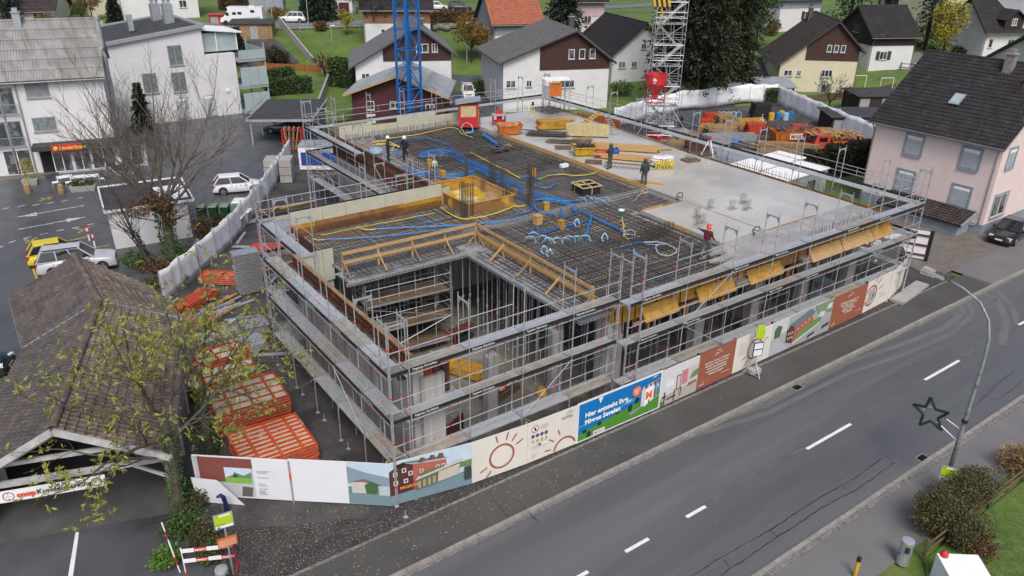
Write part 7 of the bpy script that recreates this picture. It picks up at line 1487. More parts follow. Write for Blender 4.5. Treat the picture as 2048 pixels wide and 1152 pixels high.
for k, (x, y, z) in enumerate(((21.0,65.0,.1),(22.1,64.3,.1),(21.0,65.0,.75),(22.1,64.3,.75),(21.1,65.2,1.4),(22.2,64.5,1.4))):
    tag(MB().box((x,y,z+.36),(1.0,1.7,.6),rz=-.5).build('concrete_block', M_conc, None), 'grey concrete block in the pile by the white mesh fence', 'block', 'pile of concrete blocks')
tub('red_tub', 'small red tub in the left yard beside the concrete blocks', P(625,328), .2, .9, .7, .7, M_redp, .15, cat='tub')
t = thing('red_rack', 'red steel rack holding upright boards by the mesh fence', 'rack', P(588,300), R(-30))
for x in (-.9,.9):
    for y in (-.5,.5): MB().bx(x-.05,y-.05,0,x+.05,y+.05,2.2).build('post', M_redp, t, world=False)
for z in (.2,1.1,2.1):
    for y in (-.5,.5): MB().bar((-.9,y,z),(.9,y,z),.07).build('beam', M_redp, t, world=False)
for k in range(4): MB().box((-.6+.35*k,0,1.2),(.05,.9,2.2),ry=.1*k-.1).build('board', M_tan, t, world=False)
t = thing('blue_container', 'blue and white tool container behind the red rack', 'container', (26.2,66.5,.1), R(-33)); MB().bx(-1.8,-1.1,.1,1.8,1.1,2.2).build('body', M_white, t, world=False); MB().bx(-1.6,-1.13,.5,1.6,-1.1,1.7).build('side_panel', mat('container_blue',(.02,.07,.3),.5), t, world=False); MB().bx(-1.85,-1.15,2.2,1.85,1.15,2.28).build('roof', M_zinc, t, world=False)
# white printed mesh fences
M_mesh = mat('white_mesh_banner', (.84,.86,.88), .7, var=.1, vs=1.2, bump=.5, bs=16); add_layer(M_mesh, (.45,.52,.64), .45, .56, .66, amount=.6); add_layer(M_mesh, (.55,.45,.42), .5, .62, .72, amount=.4)
def banner_fence(label, pts, h, n_txt=()):
    t = thing('mesh_fence', label, 'fence', (*pts[0],.1)); mb = MB(); ox, oy = pts[0]; rows = 4; q = []
    for i in range(len(pts)-1):
        for k in range(14): a = k/14; q.append((pts[i][0]*(1-a)+pts[i+1][0]*a, pts[i][1]*(1-a)+pts[i+1][1]*a))
    q.append(pts[-1]); N_ = len(q)
    for i, (x, y) in enumerate(q):
        for r_ in range(rows+1): f_ = .07*math.sin(i*1.9+r_*.35)+.04*math.sin(i*.7); mb.v.append((x-ox+f_+rnd(-.012,.012), y-oy+f_*.5+rnd(-.012,.012), h*r_/rows-(.16*math.sin((i % 7)/7*math.pi) if r_ == rows else 0)+(.1*math.sin(i*.5) if r_ == 0 else 0)))
    for i in range(N_-1):
        for r_ in range(rows): o = i*(rows+1)+r_; mb.f.append([o,o+rows+1,o+rows+2,o+1]); mb.mi.append(0)
    o = mb.build('banner', M_mesh, t, world=False, smooth=True); o.modifiers.new('s','SOLIDIFY').thickness = .01
    for i in range(0, N_, 7): x, y = q[i]; MB().tube((x-ox,y-oy-.1,0),(x-ox,y-oy-.1,h+.15),.028).build('post', M_galv, t, world=False)
    for i in n_txt:
        a, b = Vector((*q[i],0)), Vector((*q[min(i+5,N_-1)],0)); u_ = (b-a).normalized()
        if u_.dot(rt_) < 0: u_ = -u_; a = b
        nn = Vector((u_.y,-u_.x,0)); letter('sevita',.5,ink((.5,.5,.52)),t,a-Vector((ox,oy,0))+nn*.2+Vector((0,0,h*.6)),u_,(0,0,1))
    return t
banner_fence('sagging white mesh fence between the parking lot and the left yard', [(7.2,45.0),(10.2,48.3),(13.4,52.2),(16.8,57.2),(19.2,61.0),(22.0,65.6),(24.8,70.6)], 2.1, (7,30))
banner_fence('white mesh fence with printed drawings round the right gravel yard', [(59,63),(66,65),(73,66),(84,64.5),(87,62.5),(83.5,56),(80,49),(76.5,42),(75,39)], 2.4, (10,35,60,80,100))
# ---- right yard
def big_skip(label, c, rz, L, W_, H_, m, fill, txt=None):
    t = tub('waste_skip', label, c, rz, L, W_, H_, m, .12, fill)
    for k in range(7): x = -L*.42+k*L*.14; MB().bar((x*.9,-W_*.455,.2),(x,-W_/2-.02,H_-.1),.09,.06).build('rib', m, t, world=False)
    if txt: MB().bx(-1.1,-W_/2-.09,H_-.72,.9,-W_/2-.05,H_-.12).build('name_board', M_bag, t, world=False); letter(txt,.55,ink((.35,.05,.03)),t,(-1.0,-W_/2-.095,H_-.6),(1,0,0),(0,0,1),bold=.015)
    return t
big_skip('orange waste skip with a MARTY name board in the right yard', P(1588,290), R(-32), 5.2, 2.2, 1.6, M_orp, (M_tarp,60,.5,.9), 'MARTY'); big_skip('dark red waste skip heaped with broken timber', P(1662,306), R(-32), 5.4, 2.3, 1.7, mat('dark_red_paint',(.26,.012,.03),.45,var=.2), (M_wood,130,.6,1.4))
stack('beam_stack', 'long stack of brown timber beams in front of the skips', P(1574,310), R(-45), 6.0, .22, .16, 4, 7, M_woodw, jit=.25)
stack('board_stack', 'yellow beams stacked at the white mesh fence, left stack', P(1396,264), R(-22), 3.6, .3, .14, 4, 5, M_yply, jit=.2); stack('board_stack', 'weathered planks stacked upright heap beside the yellow beams', P(1438,272), R(-20), 3.0, .35, .1, 5, 10, M_woodw, jit=.2); stack('board_stack', 'yellow beams stacked at the white mesh fence, right stack', P(1498,252), R(-22), 3.4, .3, .14, 4, 5, M_yply, jit=.15); stack('board_stack', 'narrow brown plank stack between the yellow beam stacks', P(1464,262), R(60), 2.8, .3, .1, 4, 9, M_woodw, jit=.15); stack('panel_stack', 'stack of silver frames in front of the weathered planks', P(1432,288), R(-20), 2.6, .4, .1, 3, 9, M_galv, gap=.12, jit=.1); stack('board_stack', 'brown timber stack beside the white container', P(1492,345), R(-38), 2.6, .5, .2, 2, 6, M_woodw, jit=.1)
for k, (px, py, rz, m_) in enumerate(((1350,278,-20,M_galv),(1372,288,-35,M_woodw),(1405,252,-25,M_redf),(1446,250,-15,M_woodw),(1478,280,-40,M_alu),(1508,268,-30,M_redf),(1530,300,-45,M_woodw),(1395,300,-30,M_rust),(1340,300,-20,M_woodw),(1450,312,-30,M_galv),(1365,246,-25,M_yply),(1545,268,-30,M_rust),(1600,262,-35,M_redf),(1640,272,-35,M_woodw),(1425,240,-25,M_redf))):
    s_ = stack('parts_stack', 'stack of formwork parts among the rows in the right yard', P(px,py), R(rz), rnd(1.8,3.4), .3, .12, 4, random.randint(4,9), m_, gap=.03, jit=.15); s_['group'] = 'formwork stacks in the right yard'
for k in range(9): pipe('blue plastic pipe in the loose heap in the right yard', [(1405+rnd(-8,8),288+k*1.2),(1440,283+rnd(-3,3)),(1478+rnd(-8,8),270+k*1.8)], .09, M_cblue, z=.25, seg=2, group='blue pipes heaped in the right yard', cat='pipe')
for k, (px, py, m_, lb_) in enumerate(((1340,262,M_tarp,'dark tarpaulin covered stack at the mesh fence, left'),(1376,266,M_tarp,'grey tarpaulin covered stack before the yellow beams'),(1518,238,M_dark,'dark tool chest in the corner of the right yard'))):
    t = thing('covered_stack', lb_, 'stack', P(px,py), R(-30)); 
    for i in range(5): MB().box((rnd(-.1,.1),rnd(-.1,.1),.25+i*.36),(2.0,1.5,.34),rz=rnd(-.1,.1)).build('bale', m_, t, world=False)
t = thing('site_drums', 'blue and yellow drums in the corner of the mesh fence', 'drums', P(1555,240))
for k, (x, y, m_) in enumerate(((0,0,M_cblue),(1,.3,M_yel),(-1,.2,M_yel),(.5,-.7,M_lblue),(1.6,-.6,M_cblue))): MB().lathe([(.35,0),(.36,.8),(.2,.85)],(x,y,.1),12).build('drum', m_, t, world=False)
for k in range(5): mb = MB(); mb.path([(.4*math.cos(a*.5236),.03,.45+.4*math.sin(a*.5236)) for a in range(13)],.05,n=5); c = P(1436+k*10,238); o = mb.build('hose_coil', M_lblue, None); o.location = c; o.rotation_euler.z = R(-30); tag(o, 'pale blue hose coil leaning on the mesh fence', 'coil', 'hose coils at the mesh fence')
# site containers with pale roofs
def container(label, c, rz, L, W_, H_, roofm=M_white):
    t = thing('site_container', label, 'container', c, rz); MB().bx(0,0,.15,L,W_,H_).build('body', M_zinc, t, world=False); MB().bx(-.1,-.1,H_,L+.1,W_+.1,H_+.1).build('roof', roofm, t, world=False)
    for k in range(int(L/.3)): MB().bx(.1+k*.3,-.03,.3,.2+k*.3,0,H_-.1).build('wall_rib', M_zinc, t, world=False)
    for k in range(2): window(t, ((0,0,0),(1,0,0),(0,-1,0)), L*(.3+.4*k), H_*.62, 1.0, .8, frame=M_dark, sill=False, proud=.05)
    return t
container('white roofed site container nearest the pink house', (49.6,34.6,.1), R(3), 7.6, 2.5, 2.7); container('white roofed site container behind the first one', (50.6,37.6,.1), R(3), 7.6, 2.5, 2.7); container('ribbed roofed site container at the back of the row', (51.5,40.6,.1), R(3), 4.8, 2.2, 2.6, M_zinc)
tub('red_tub', 'large red concrete tub below the right scaffold', P(1315,290), 0, 1.7, 1.4, 1.1, M_redp, .1, cat='tub')
# ---- inside the court
tw = thing('mobile_tower', 'aluminium mobile scaffold tower with wooden platforms in the court', 'scaffold tower', (13.9,31.3,.13), R(-4)); TL, TWd = 4.6, 1.5
for x in (0,TL):
    for y in (0,TWd): MB().tube((x,y,.1),(x,y,4.7),.028).build('upright', M_alu, tw, world=False); MB().lathe([(.05,0),(.08,.04),(.08,.1),(.05,.14)],(x,y,0),8).build('castor', M_black, tw, world=False)
    for k in range(11): MB().tube((x,0,.4+k*.4),(x,TWd,.4+k*.4),.018,n=5).build('rung', M_alu, tw, world=False)
for z in (.5,1.9,3.4):
    MB().bx(.05,.1,z,TL-.05,TWd-.1,z+.06).build('platform', M_pal, tw, world=False)
    for y in (.08,TWd-.08): MB().bx(.05,y-.02,z,TL-.05,y+.02,z+.1).build('platform_edge', M_alu, tw, world=False)
for y in (0,TWd):
    for z in (2.4,2.9,3.9,4.4): MB().tube((0,y,z),(TL,y,z),.018,n=5).build('rail', M_alu, tw, world=False)
    MB().tube((0,y,.6),(TL,y,2.0),.018,n=5).build('diagonal', M_alu, tw, world=False); MB().tube((TL,y,2.0),(0,y,3.4),.018,n=5).build('diagonal', M_alu, tw, world=False)
stack('beam_stack', 'stack of yellow formwork girders lying in the court', P(910,742,.13), R(118), 3.4, .14, .2, 5, 2, M_yply, gap=.06, jit=.05); stack('prop_bundle', 'bundle of steel tubes lying in the court', P(870,790,.13), R(140), 1.9, .08, .08, 8, 2, M_galv, gap=.04, jit=.1)
tag(MB().box(up(P(855,742,.13),.3),(1.4,.2,.3),rz=-.9).build('yellow_girder', M_yply, None), 'bent yellow girder lying near the red shutter in the court', 'girder'); tag(MB().box(up(P(862,858,.13),.16),(.35,.9,.05),rz=.2).build('yellow_board', M_yply, None), 'short yellow board on the court floor', 'board'); tag(MB().box(up(P(838,695,.13),.16),(1.5,.22,.06),rz=.5).build('yellow_board', M_wood, None), 'long yellow lath on the wet court floor', 'board')
t = thing('red_trolley', 'red steel trolley in the wet court', 'trolley', P(925,680,.13), R(10))
for z in (.15,.75): MB().bx(-.7,-.25,z,.7,.25,z+.05).build('tray', M_rust if z > .5 else M_dark, t, world=False)
for x in (-.85,.85):
    for y in (-.36,.36): MB().tube((x,y,0),(x,y,1.3 if x > 0 else .8),.03).build('post', M_redp, t, world=False)
t = thing('broom', 'broom with dark head leaning in the court', 'broom', P(880,625,.13)); MB().tube((0,0,.1),(-.25,.1,1.5),.018).build('handle', M_wood, t, world=False); MB().box((0,0,.07),(.55,.14,.13),rz=.2).build('head', M_black, t, world=False)
form_stack('red framed panel stack standing behind the front column', P(998,790,.13), R(15), 1.9, 1.0, 4, M_rust); stack('girder_stack', 'yellow girders lying behind the hoarding below the scaffold', (17.6,21.6,.15), R(4), 3.6, .16, .2, 3, 2, M_yply, jit=.1)
tag(MB().lathe([(.3,0),(.35,.15),(.2,.4),(0,.45)],P(1085,790,.13),10).build('yellow_bag', M_yel, None), 'crumpled yellow bag on the court floor near the second column', 'bag')
# ================================================================== vehicles
random.seed(3)
M_tyre = mat('tyre', (.018,.018,.018), .8); M_rim = mat('alloy_rim', (.5,.5,.52), .35, metal=.7); M_cglass = mat('car_glass', (.02,.024,.028), .05, spec=.9, var=.2); M_lampw = mat('headlight', (.7,.72,.75), .1); M_lampr = mat('tail_light', (.45,.02,.02), .2); M_plate = mat('number_plate', (.7,.7,.7), .4)
def cpaint(n, c, metal=.1): return mat(n, c, .28, metal=metal, var=.03, ccoat=.6)
def loft(secs):
    mb = MB(); n = len(secs[0])
    for s in secs: mb.v += [tuple(p) for p in s]
    for i in range(len(secs)-1):
        for k in range(n): l = (k+1) % n; mb.f.append([i*n+k, i*n+l, (i+1)*n+l, (i+1)*n+k]); mb.mi.append(0)
    mb.f.append(list(range(n))[::-1]); mb.f.append([(len(secs)-1)*n+k for k in range(n)]); mb.mi += [0,0]; return mb
def car(name, label, c, head, L, W, H, paint, kind='hatch', rails=False, belt=None):
    """x forward; the origin is on the ground under the middle"""
    t = thing(name, label, 'car', c, head); zb = .2; B = belt or H*.60; w = W/2
    prof = {'hatch': [(-.5,.50),(-.485,.62),(-.44,.98),(-.2,1.0),(.18,.98),(.27,.92),(.42,.78),(.475,.66),(.5,.5)], 'sedan': [(-.5,.55),(-.49,.80),(-.44,.95),(-.3,1.0),(.12,.98),(.2,.93),(.42,.80),(.48,.68),(.5,.5)], 'suv': [(-.5,.55),(-.49,.75),(-.46,.98),(-.2,1.0),(.16,.99),(.24,.95),(.43,.86),(.485,.74),(.5,.5)]}[kind]
    secs = []
    for x, zt in prof:
        e = 1-(abs(x)/.5)**6*.16; z = B*zt; ww = w*e
        secs.append([(x*L,-ww*.93,zb),(x*L,-ww,zb+.14),(x*L,-ww,z-.16),(x*L,-ww*.93,z-.04),(x*L,-ww*.8,z),(x*L,ww*.8,z),(x*L,ww*.93,z-.04),(x*L,ww,z-.16),(x*L,ww,zb+.14),(x*L,ww*.93,zb)])
    o = loft(secs).build('body', paint, t, world=False, smooth=True); bv = o.modifiers.new('e','EDGE_SPLIT'); bv.split_angle = R(40)
    cab = {'hatch': ((-.47,.24),(-.36,.06)), 'sedan': ((-.34,.19),(-.2,.02)), 'suv': ((-.48,.23),(-.40,.07))}[kind]
    (b0,b1),(t0,t1) = cab; y0, y1 = w*.90, w*.72; zt = H-.05; zb_ = B*.97
    bot = [(b0*L,-y0,zb_),(b1*L,-y0*.96,zb_),(b1*L,y0*.96,zb_),(b0*L,y0,zb_)]; top = [(t0*L,-y1,zt),(t1*L,-y1,zt),(t1*L,y1,zt),(t0*L,y1,zt)]
    g = MB().hexa(bot, top).build('glasshouse', M_cglass, t, world=False)
    rf = [Vector(p)*1.0 for p in top]; mid = [(p[0]*.97,p[1]*.8,H) for p in top]
    MB().hexa([(p[0]+(.02 if p[0] > 0 else -.02),p[1]*1.03,zt-.03) for p in top], mid).build('roof', paint, t, world=False, smooth=False)
    mb = MB()
    for i in range(4): mb.bar(bot[i], top[i], .09, .06)
    for s in (-1,1):
        for f in ((.5,) if kind == 'hatch' else (.36,.68)):
            a = Vector((b0*L+(b1-b0)*L*f, s*y0*.985, zb_)); b = Vector((t0*L+(t1-t0)*L*f, s*y1*1.01, zt)); mb.bar(a, b, .07, .05)
        mb.bar((b0*L,s*y0,zb_+.02),(b1*L,s*y0*.96,zb_+.02),.05,.05)
    mb.build('pillars', paint, g, world=False)
    for sx in (-.30*L,.315*L):
        for s in (-1,1):
            wh = MB().lathe([(.0,-.1),(.27,-.1),(.315,-.06),(.315,.06),(.27,.1),(.0,.1)],(0,0,0),18).build('wheel', M_tyre, t, world=False); wh.matrix_local = Matrix.Translation((sx,s*(w-.09),.315)) @ Matrix.Rotation(R(90),4,'X')
            r_ = MB(); r_.lathe([(.0,.112),(.05,.115),(.06,.1),(.2,.1),(.21,.113),(.0,.113)],(0,0,0),14) if False else None
            for k in range(5): a = 6.283*k/5; r_.bar((0,0,-s*.104),(.2*math.cos(a),.2*math.sin(a),-s*.104),.06,.02)
            r_.lathe([(.19,-s*.09),(.22,-s*.106),(.225,-s*.09)],(0,0,0),16,caps=False); r_.build('rim', M_rim, wh, world=False)
            MB().lathe([(.0,-.012),(.36,-.012),(.36,.012),(.0,.012)],(0,0,0),18).build('wheel_arch', M_black, t, world=False).matrix_local = Matrix.Translation((sx,s*(w-.008),.34)) @ Matrix.Rotation(R(90),4,'X')
    for s in (-1,1):
        MB().box((.455*L,s*w*.66,B*.68),(.16,.30,.13),rz=-s*.35).build('headlight', M_lampw, t, world=False); MB().box((-.487*L,s*w*.72,B*.8),(.1,.2,.24),rz=s*.3).build('tail_light', M_lampr, t, world=False)
        MB().box((.15*L,s*(w+.07),B+.03),(.14,.16,.12)).build('mirror', paint, t, world=False)
        for f in ((-.02,) if kind == 'hatch' and L < 3.7 else (-.12,.06)): MB().bx(f*L-.09,s*w-.012,B*.83,f*L+.09,s*w+.012,B*.83+.03).build('door_handle', M_dark, t, world=False)
        for f in ((.17,-.13) if L < 3.7 else (.18,-.03,-.27)): MB().bx(f*L-.008,s*w-.004,.32,f*L+.008,s*w+.004,B*.9).build('door_seam', M_dark, t, world=False)
        if rails: MB().bar((t0*L+.1,s*y1*.95,H+.03),(t1*L-.1,s*y1*.95,H+.03),.04,.05).build('roof_rail', M_dark, t, world=False)
    MB().box((.497*L,0,.44),(.05,.5,.11)).build('number_plate', M_plate, t, world=False); MB().box((-.5*L,0,.55),(.04,.5,.11)).build('number_plate', M_plate, t, world=False)
    MB().box((.492*L,0,.58*B+.03),(.06,W*.42,.1)).build('grille', M_dark, t, world=False); MB().bx(-.49*L,-w*.9,.18,.49*L,w*.9,.26).build('sill', M_black, t, world=False)
    return t
pw = cpaint('car_white',(.72,.73,.74),0); py_ = cpaint('car_yellow',(.62,.50,.01),0); ps = cpaint('car_silver',(.58,.60,.62),.3); pb = cpaint('car_black',(.012,.012,.014),.2); pg = cpaint('car_grey',(.10,.11,.12),.5); pd = cpaint('car_dark_blue',(.02,.025,.032),.3)
Z1 = .105
car('parked_car', 'small white hatchback parked beside the mesh fence', (17.6,63.7,Z1), R(-16), 3.97, 1.7, 1.46, pw); car('parked_car', 'yellow rounded hatchback parked on the left lot', (3.15,55.5,Z1), R(-4), 3.55, 1.63, 1.49, py_); car('parked_car', 'silver estate car with roof rails beside the yellow one', (4.0,53.3,Z1), R(-12), 4.56, 1.78, 1.68, ps, 'suv', True)
car('parked_car', 'dark car cut off by the left edge beside the tiled shelter', (-2.75,42.3,Z1), R(-25), 4.3, 1.75, 1.5, pd); car('parked_car', 'grey car parked under the carport', (28.2,81.2,Z1), R(148), 4.2, 1.8, 1.54, pg, 'suv')
car('parked_car', 'white car on the upper road behind the lawn', T(586,44), R(147), 4.4, 1.82, 1.66, pw, 'suv'); car('parked_car', 'black car parked at the top left of the orange roof', T(920,22), R(-30), 4.45, 1.8, 1.68, pb, 'suv', True); car('parked_car', 'white car half hidden left of the black car at the top', T(886,22)+Vector((.5,3,0)), R(-30), 4.0, 1.7, 1.5, pw)
car('parked_car', 'small white and dark car in the lane behind the red hut', P(936,193), R(-118), 3.7, 1.65, 1.6, pw, 'suv'); car('parked_car', 'silver car beyond the spruces beside the cream house', P(1488,128), R(-40), 4.3, 1.75, 1.5, ps); car('parked_car', 'black saloon parked in front of the pink house', (61.1,21.95,.12), R(186), 4.7, 1.8, 1.43, pb, 'sedan')
# motorhome
t = thing('motorhome', 'white motorhome with grey side decor parked at the upper left', 'motorhome', T(488,48), R(147)); 
MB().hexa([(-3.5,-1.1,.45),(1.7,-1.1,.45),(1.7,1.1,.45),(-3.5,1.1,.45)],[(-3.45,-1.08,2.75),(2.2,-1.08,2.75),(2.2,1.08,2.75),(-3.45,1.08,2.75)]).build('living_body', pw, t, world=False)
MB().hexa([(1.7,-1.0,.4),(3.5,-.95,.4),(3.5,.95,.4),(1.7,1.0,.4)],[(1.7,-1.0,2.2),(2.2,-.9,2.2),(2.2,.9,2.2),(1.7,1.0,2.2)]).build('cab', pw, t, world=False); MB().hexa([(1.7,-.98,.4),(3.55,-.93,.4),(3.55,.93,.4),(1.7,.98,.4)],[(1.7,-.98,1.25),(3.35,-.93,1.1),(3.35,.93,1.1),(1.7,.98,1.25)]).build('bonnet', pw, t, world=False)
for s in (-1,1):
    for x in (-2.3,2.6): MB().lathe([(0,-.1),(.34,-.1),(.34,.1),(0,.1)],(0,0,0),16).build('wheel', M_tyre, t, world=False).matrix_local = Matrix.Translation((x,s*1.0,.34)) @ Matrix.Rotation(R(90),4,'X')
    MB().box((2.2,s*.99,1.65),(.7,.04,.5)).build('cab_window', M_cglass, t, world=False)
    for x, z in ((1.1,1.75),(.2,1.8),(-1.9,2.1)): MB().box((x,s*1.1,z),(.65,.03,.4)).build('window', M_cglass, t, world=False)
    MB().hexa([(-3,s*1.105,.9),(1,s*1.105,.75),(1,s*1.112,.75),(-3,s*1.112,.9)],[(-3,s*1.105,1.25),(1,s*1.105,.95),(1,s*1.112,.95),(-3,s*1.112,1.25)]).build('decor_stripe', M_zinc, t, world=False)
MB().hexa([(2.23,-.85,1.3),(3.2,-.85,1.3),(3.2,.85,1.3),(2.23,.85,1.3)],[(2.23,-.8,2.15),(2.3,-.8,2.15),(2.3,.8,2.15),(2.23,.8,2.15)]).build('windscreen', M_cglass, t, world=False); MB().bx(-2,-.4,2.75,-1.2,.4,2.9).build('roof_hatch', pw, t, world=False)
# red tipper truck
tr_ = P(1668,308); t = thing('tipper_truck', 'small red tipper truck with orange tray beside the conifer hedge', 'truck', (tr_.x,tr_.y,.1), R(147)); pr = cpaint('truck_red',(.55,.07,.06),0)
MB().hexa([(1.0,-.95,.45),(2.9,-.95,.45),(2.9,.95,.45),(1.0,.95,.45)],[(1.1,-.88,2.0),(2.35,-.85,2.0),(2.35,.85,2.0),(1.1,.88,2.0)]).build('cab', pr, t, world=False); MB().hexa([(2.42,-.8,1.25),(2.72,-.82,1.25),(2.72,.82,1.25),(2.42,.8,1.25)],[(2.35,-.74,1.88),(2.44,-.76,1.88),(2.44,.76,1.88),(2.35,.74,1.88)]).build('windscreen', M_cglass, t, world=False)
for s in (-1,1):
    MB().box((1.75,s*.915,1.6),(.8,.03,.45)).build('side_window', M_cglass, t, world=False)
    for x in (-1.6,1.9): MB().lathe([(0,-.12),(.36,-.12),(.36,.12),(0,.12)],(0,0,0),16).build('wheel', M_tyre, t, world=False).matrix_local = Matrix.Translation((x,s*.85,.36)) @ Matrix.Rotation(R(90),4,'X')
    MB().bx(-2.8,s*1.05-.03,1.0,.85,s*1.05+.03,1.5).build('tray_side', M_orp, t, world=False)
MB().bx(-2.8,-1.05,.85,.85,1.05,1.0).build('tray_floor', M_orp, t, world=False); MB().bx(.8,-1.05,1.0,.86,1.05,1.7).build('tray_front', M_orp, t, world=False); MB().bx(-2.83,-1.05,1.0,-2.77,1.05,1.5).build('tray_rear', M_orp, t, world=False); MB().bx(-2.6,-.4,.5,1.0,.4,.85).build('chassis', M_dark, t, world=False)
mb = MB()
for _ in range(70): mb.box((rnd(-2.6,.6),rnd(-.9,.9),rnd(1.0,1.45)),(rnd(.1,.4),rnd(.1,.3),rnd(.05,.2)),rz=rnd(0,3),rx=rnd(-.5,.5))
mb.build('rubble', M_conc, t, world=False, kind='stuff')
# ================================================================== people
def person(label, loc, head, joints, cloth, legs, skin=(.45,.27,.2), top=None, extra=None, plaid=None):
    t = thing('person', label, 'person', loc, head)
    J = dict(pel=(0,0,.95), sp=(0,0,1.13), ch=(0,0,1.36), nk=(0,.01,1.51), hd=(0,.02,1.62), ht=(0,.02,1.75), sl=(-.19,0,1.42), sr=(.19,0,1.42), el=(-.26,-.02,1.15), er=(.26,-.02,1.15), wl=(-.27,.06,.92), wr=(.27,.06,.92), fl=(-.27,.09,.84), fr=(.27,.09,.84), hl=(-.1,0,.9), hr=(.1,0,.9), kl=(-.12,.02,.5), kr=(.12,.02,.5), al=(-.13,-.02,.09), ar=(.13,-.02,.09), tl=(-.14,.15,.04), tr=(.14,.15,.04)); J.update(joints)
    rad = dict(pel=.16, sp=.15, ch=.17, nk=.065, hd=.10, ht=.075, sl=.085, sr=.085, el=.055, er=.055, wl=.038, wr=.038, fl=.035, fr=.035, hl=.105, hr=.105, kl=.075, kr=.075, al=.06, ar=.06, tl=.045, tr=.045)
    if cloth[1]: 
        for k, f in (('pel',1.15),('sp',1.15),('ch',1.12),('el',1.3),('er',1.3),('sl',1.15),('sr',1.15),('kl',1.2),('kr',1.2),('al',1.25),('ar',1.25)): rad[k] *= f
    names = list(J); E = [('pel','sp'),('sp','ch'),('ch','nk'),('nk','hd'),('hd','ht'),('ch','sl'),('ch','sr'),('sl','el'),('sr','er'),('el','wl'),('er','wr'),('wl','fl'),('wr','fr'),('pel','hl'),('pel','hr'),('hl','kl'),('hr','kr'),('kl','al'),('kr','ar'),('al','tl'),('ar','tr')]
    me = bpy.data.meshes.new('body'); me.from_pydata([J[n] for n in names], [(names.index(a),names.index(b)) for a, b in E], []); ob = bpy.data.objects.new('body', me); COL.objects.link(ob)
    sk = ob.modifiers.new('skin','SKIN'); 
    for i, n in enumerate(names): v = me.skin_vertices[0].data[i]; v.radius = (rad[n]*(1.15 if n in ('pel','sp','ch') else 1), rad[n]*(.82 if n in ('pel','sp','ch') else 1)); v.use_root = (n == 'pel')
    ob.modifiers.new('sub','SUBSURF').levels = 2
    dg = bpy.context.evaluated_depsgraph_get(); m2 = bpy.data.meshes.new_from_object(ob.evaluated_get(dg)); bpy.data.objects.remove(ob)
    m2.materials.clear()
    for mm in (cloth[0], legs, mat('skin',skin,.6), mat('boots',(.03,.025,.02),.7)): m2.materials.append(mm)
    JV = {n: Vector(J[n]) for n in names}; bone = {('sp','ch'):0,('ch','nk'):0,('pel','sp'):0,('ch','sl'):0,('ch','sr'):0,('sl','el'):0,('sr','er'):0,('el','wl'):0,('er','wr'):0,('nk','hd'):2,('hd','ht'):2,('wl','fl'):2,('wr','fr'):2,('pel','hl'):0 if cloth[1] else 1,('pel','hr'):0 if cloth[1] else 1,('hl','kl'):1,('hr','kr'):1,('kl','al'):1,('kr','ar'):1,('al','tl'):3,('ar','tr'):3}
    for p in m2.polygons:
        best, bi = 9, 0
        for (a, b), mi in bone.items():
            A, B = JV[a], JV[b]; d = B-A; s = max(0,min(1,(p.center-A).dot(d)/d.length_squared)); q = (p.center-A-d*s).length
            if q < best: best, bi = q, mi
        p.material_index = bi; p.use_smooth = True
    o = bpy.data.objects.new('body', m2); COL.objects.link(o); o.parent = t
    hd = JV['hd']; fwd = Vector((0,1,0))
    mb = MB(); mb.lathe([(.0,-.015),(.012,-.01),(.016,0),(.01,.03),(0,.035)],hd+Vector((0,.098,-.01)),6); mb.build('nose', MATS['skin'], t, world=False)
    for s in (-1,1): MB().box(hd+Vector((s*.035,.09,.02)),(.022,.012,.012)).build('eye', M_dark, t, world=False); MB().box(hd+Vector((s*.1,.0,0)),(.02,.04,.06)).build('ear', MATS['skin'], t, world=False)
    MB().box(hd+Vector((0,.09,-.05)),(.05,.012,.01)).build('mouth', mat('lips',(.35,.14,.12),.6), t, world=False)
    for a, b, s in (('wl','fl',-1),('wr','fr',1)):
        d = (JV[b]-JV[a]).normalized(); sd = d.cross(Vector((0,1,.2))).normalized(); nn = d.cross(sd); mb = MB()
        for k in range(4): r0 = JV[b]+sd*(k-1.5)*.018; L_ = (.06,.075,.08,.065)[k]; mb.path([r0, r0+d*L_*.6+nn*.012, r0+d*L_*.85+nn*.04], [.010,.009,.007], n=5)
        r0 = JV[a].lerp(JV[b],.4)+sd*s*.03; mb.path([r0, r0+sd*s*.03+d*.03, r0+sd*s*.025+d*.06+nn*.02], [.011,.01,.008], n=5); mb.build('fingers', MATS['skin'], t, world=False)
    if top == 'hood': MB().lathe([(.14,-.17),(.135,-.05),(.135,.05),(.11,.13),(.05,.17),(0,.175)],hd+Vector((0,-.025,.0)),14,caps=False).build('hood', cloth[0], t, world=False, smooth=True); MB().lathe([(.06,0),(.10,.04),(.09,.14),(.0,.17)],hd+Vector((0,-.03,.02)),10,caps=False).build('hood_crown', cloth[0], t, world=False, smooth=True)
    elif top: 
        hm = MB().lathe([(.15,-.01),(.135,.0),(.13,.06),(.10,.12),(.05,.15),(0,.155)],hd+Vector((0,0,.06)),14,caps=False).build('helmet', top, t, world=False, smooth=True); MB().hexa([hd+Vector((-.1,.1,.05)),hd+Vector((.1,.1,.05)),hd+Vector((.07,.19,.045)),hd+Vector((-.07,.19,.045))],[hd+Vector((-.1,.1,.065)),hd+Vector((.1,.1,.065)),hd+Vector((.07,.19,.058)),hd+Vector((-.07,.19,.058))]).build('helmet_brim', top, t, world=False)
    if extra: extra(t, JV)
    return t
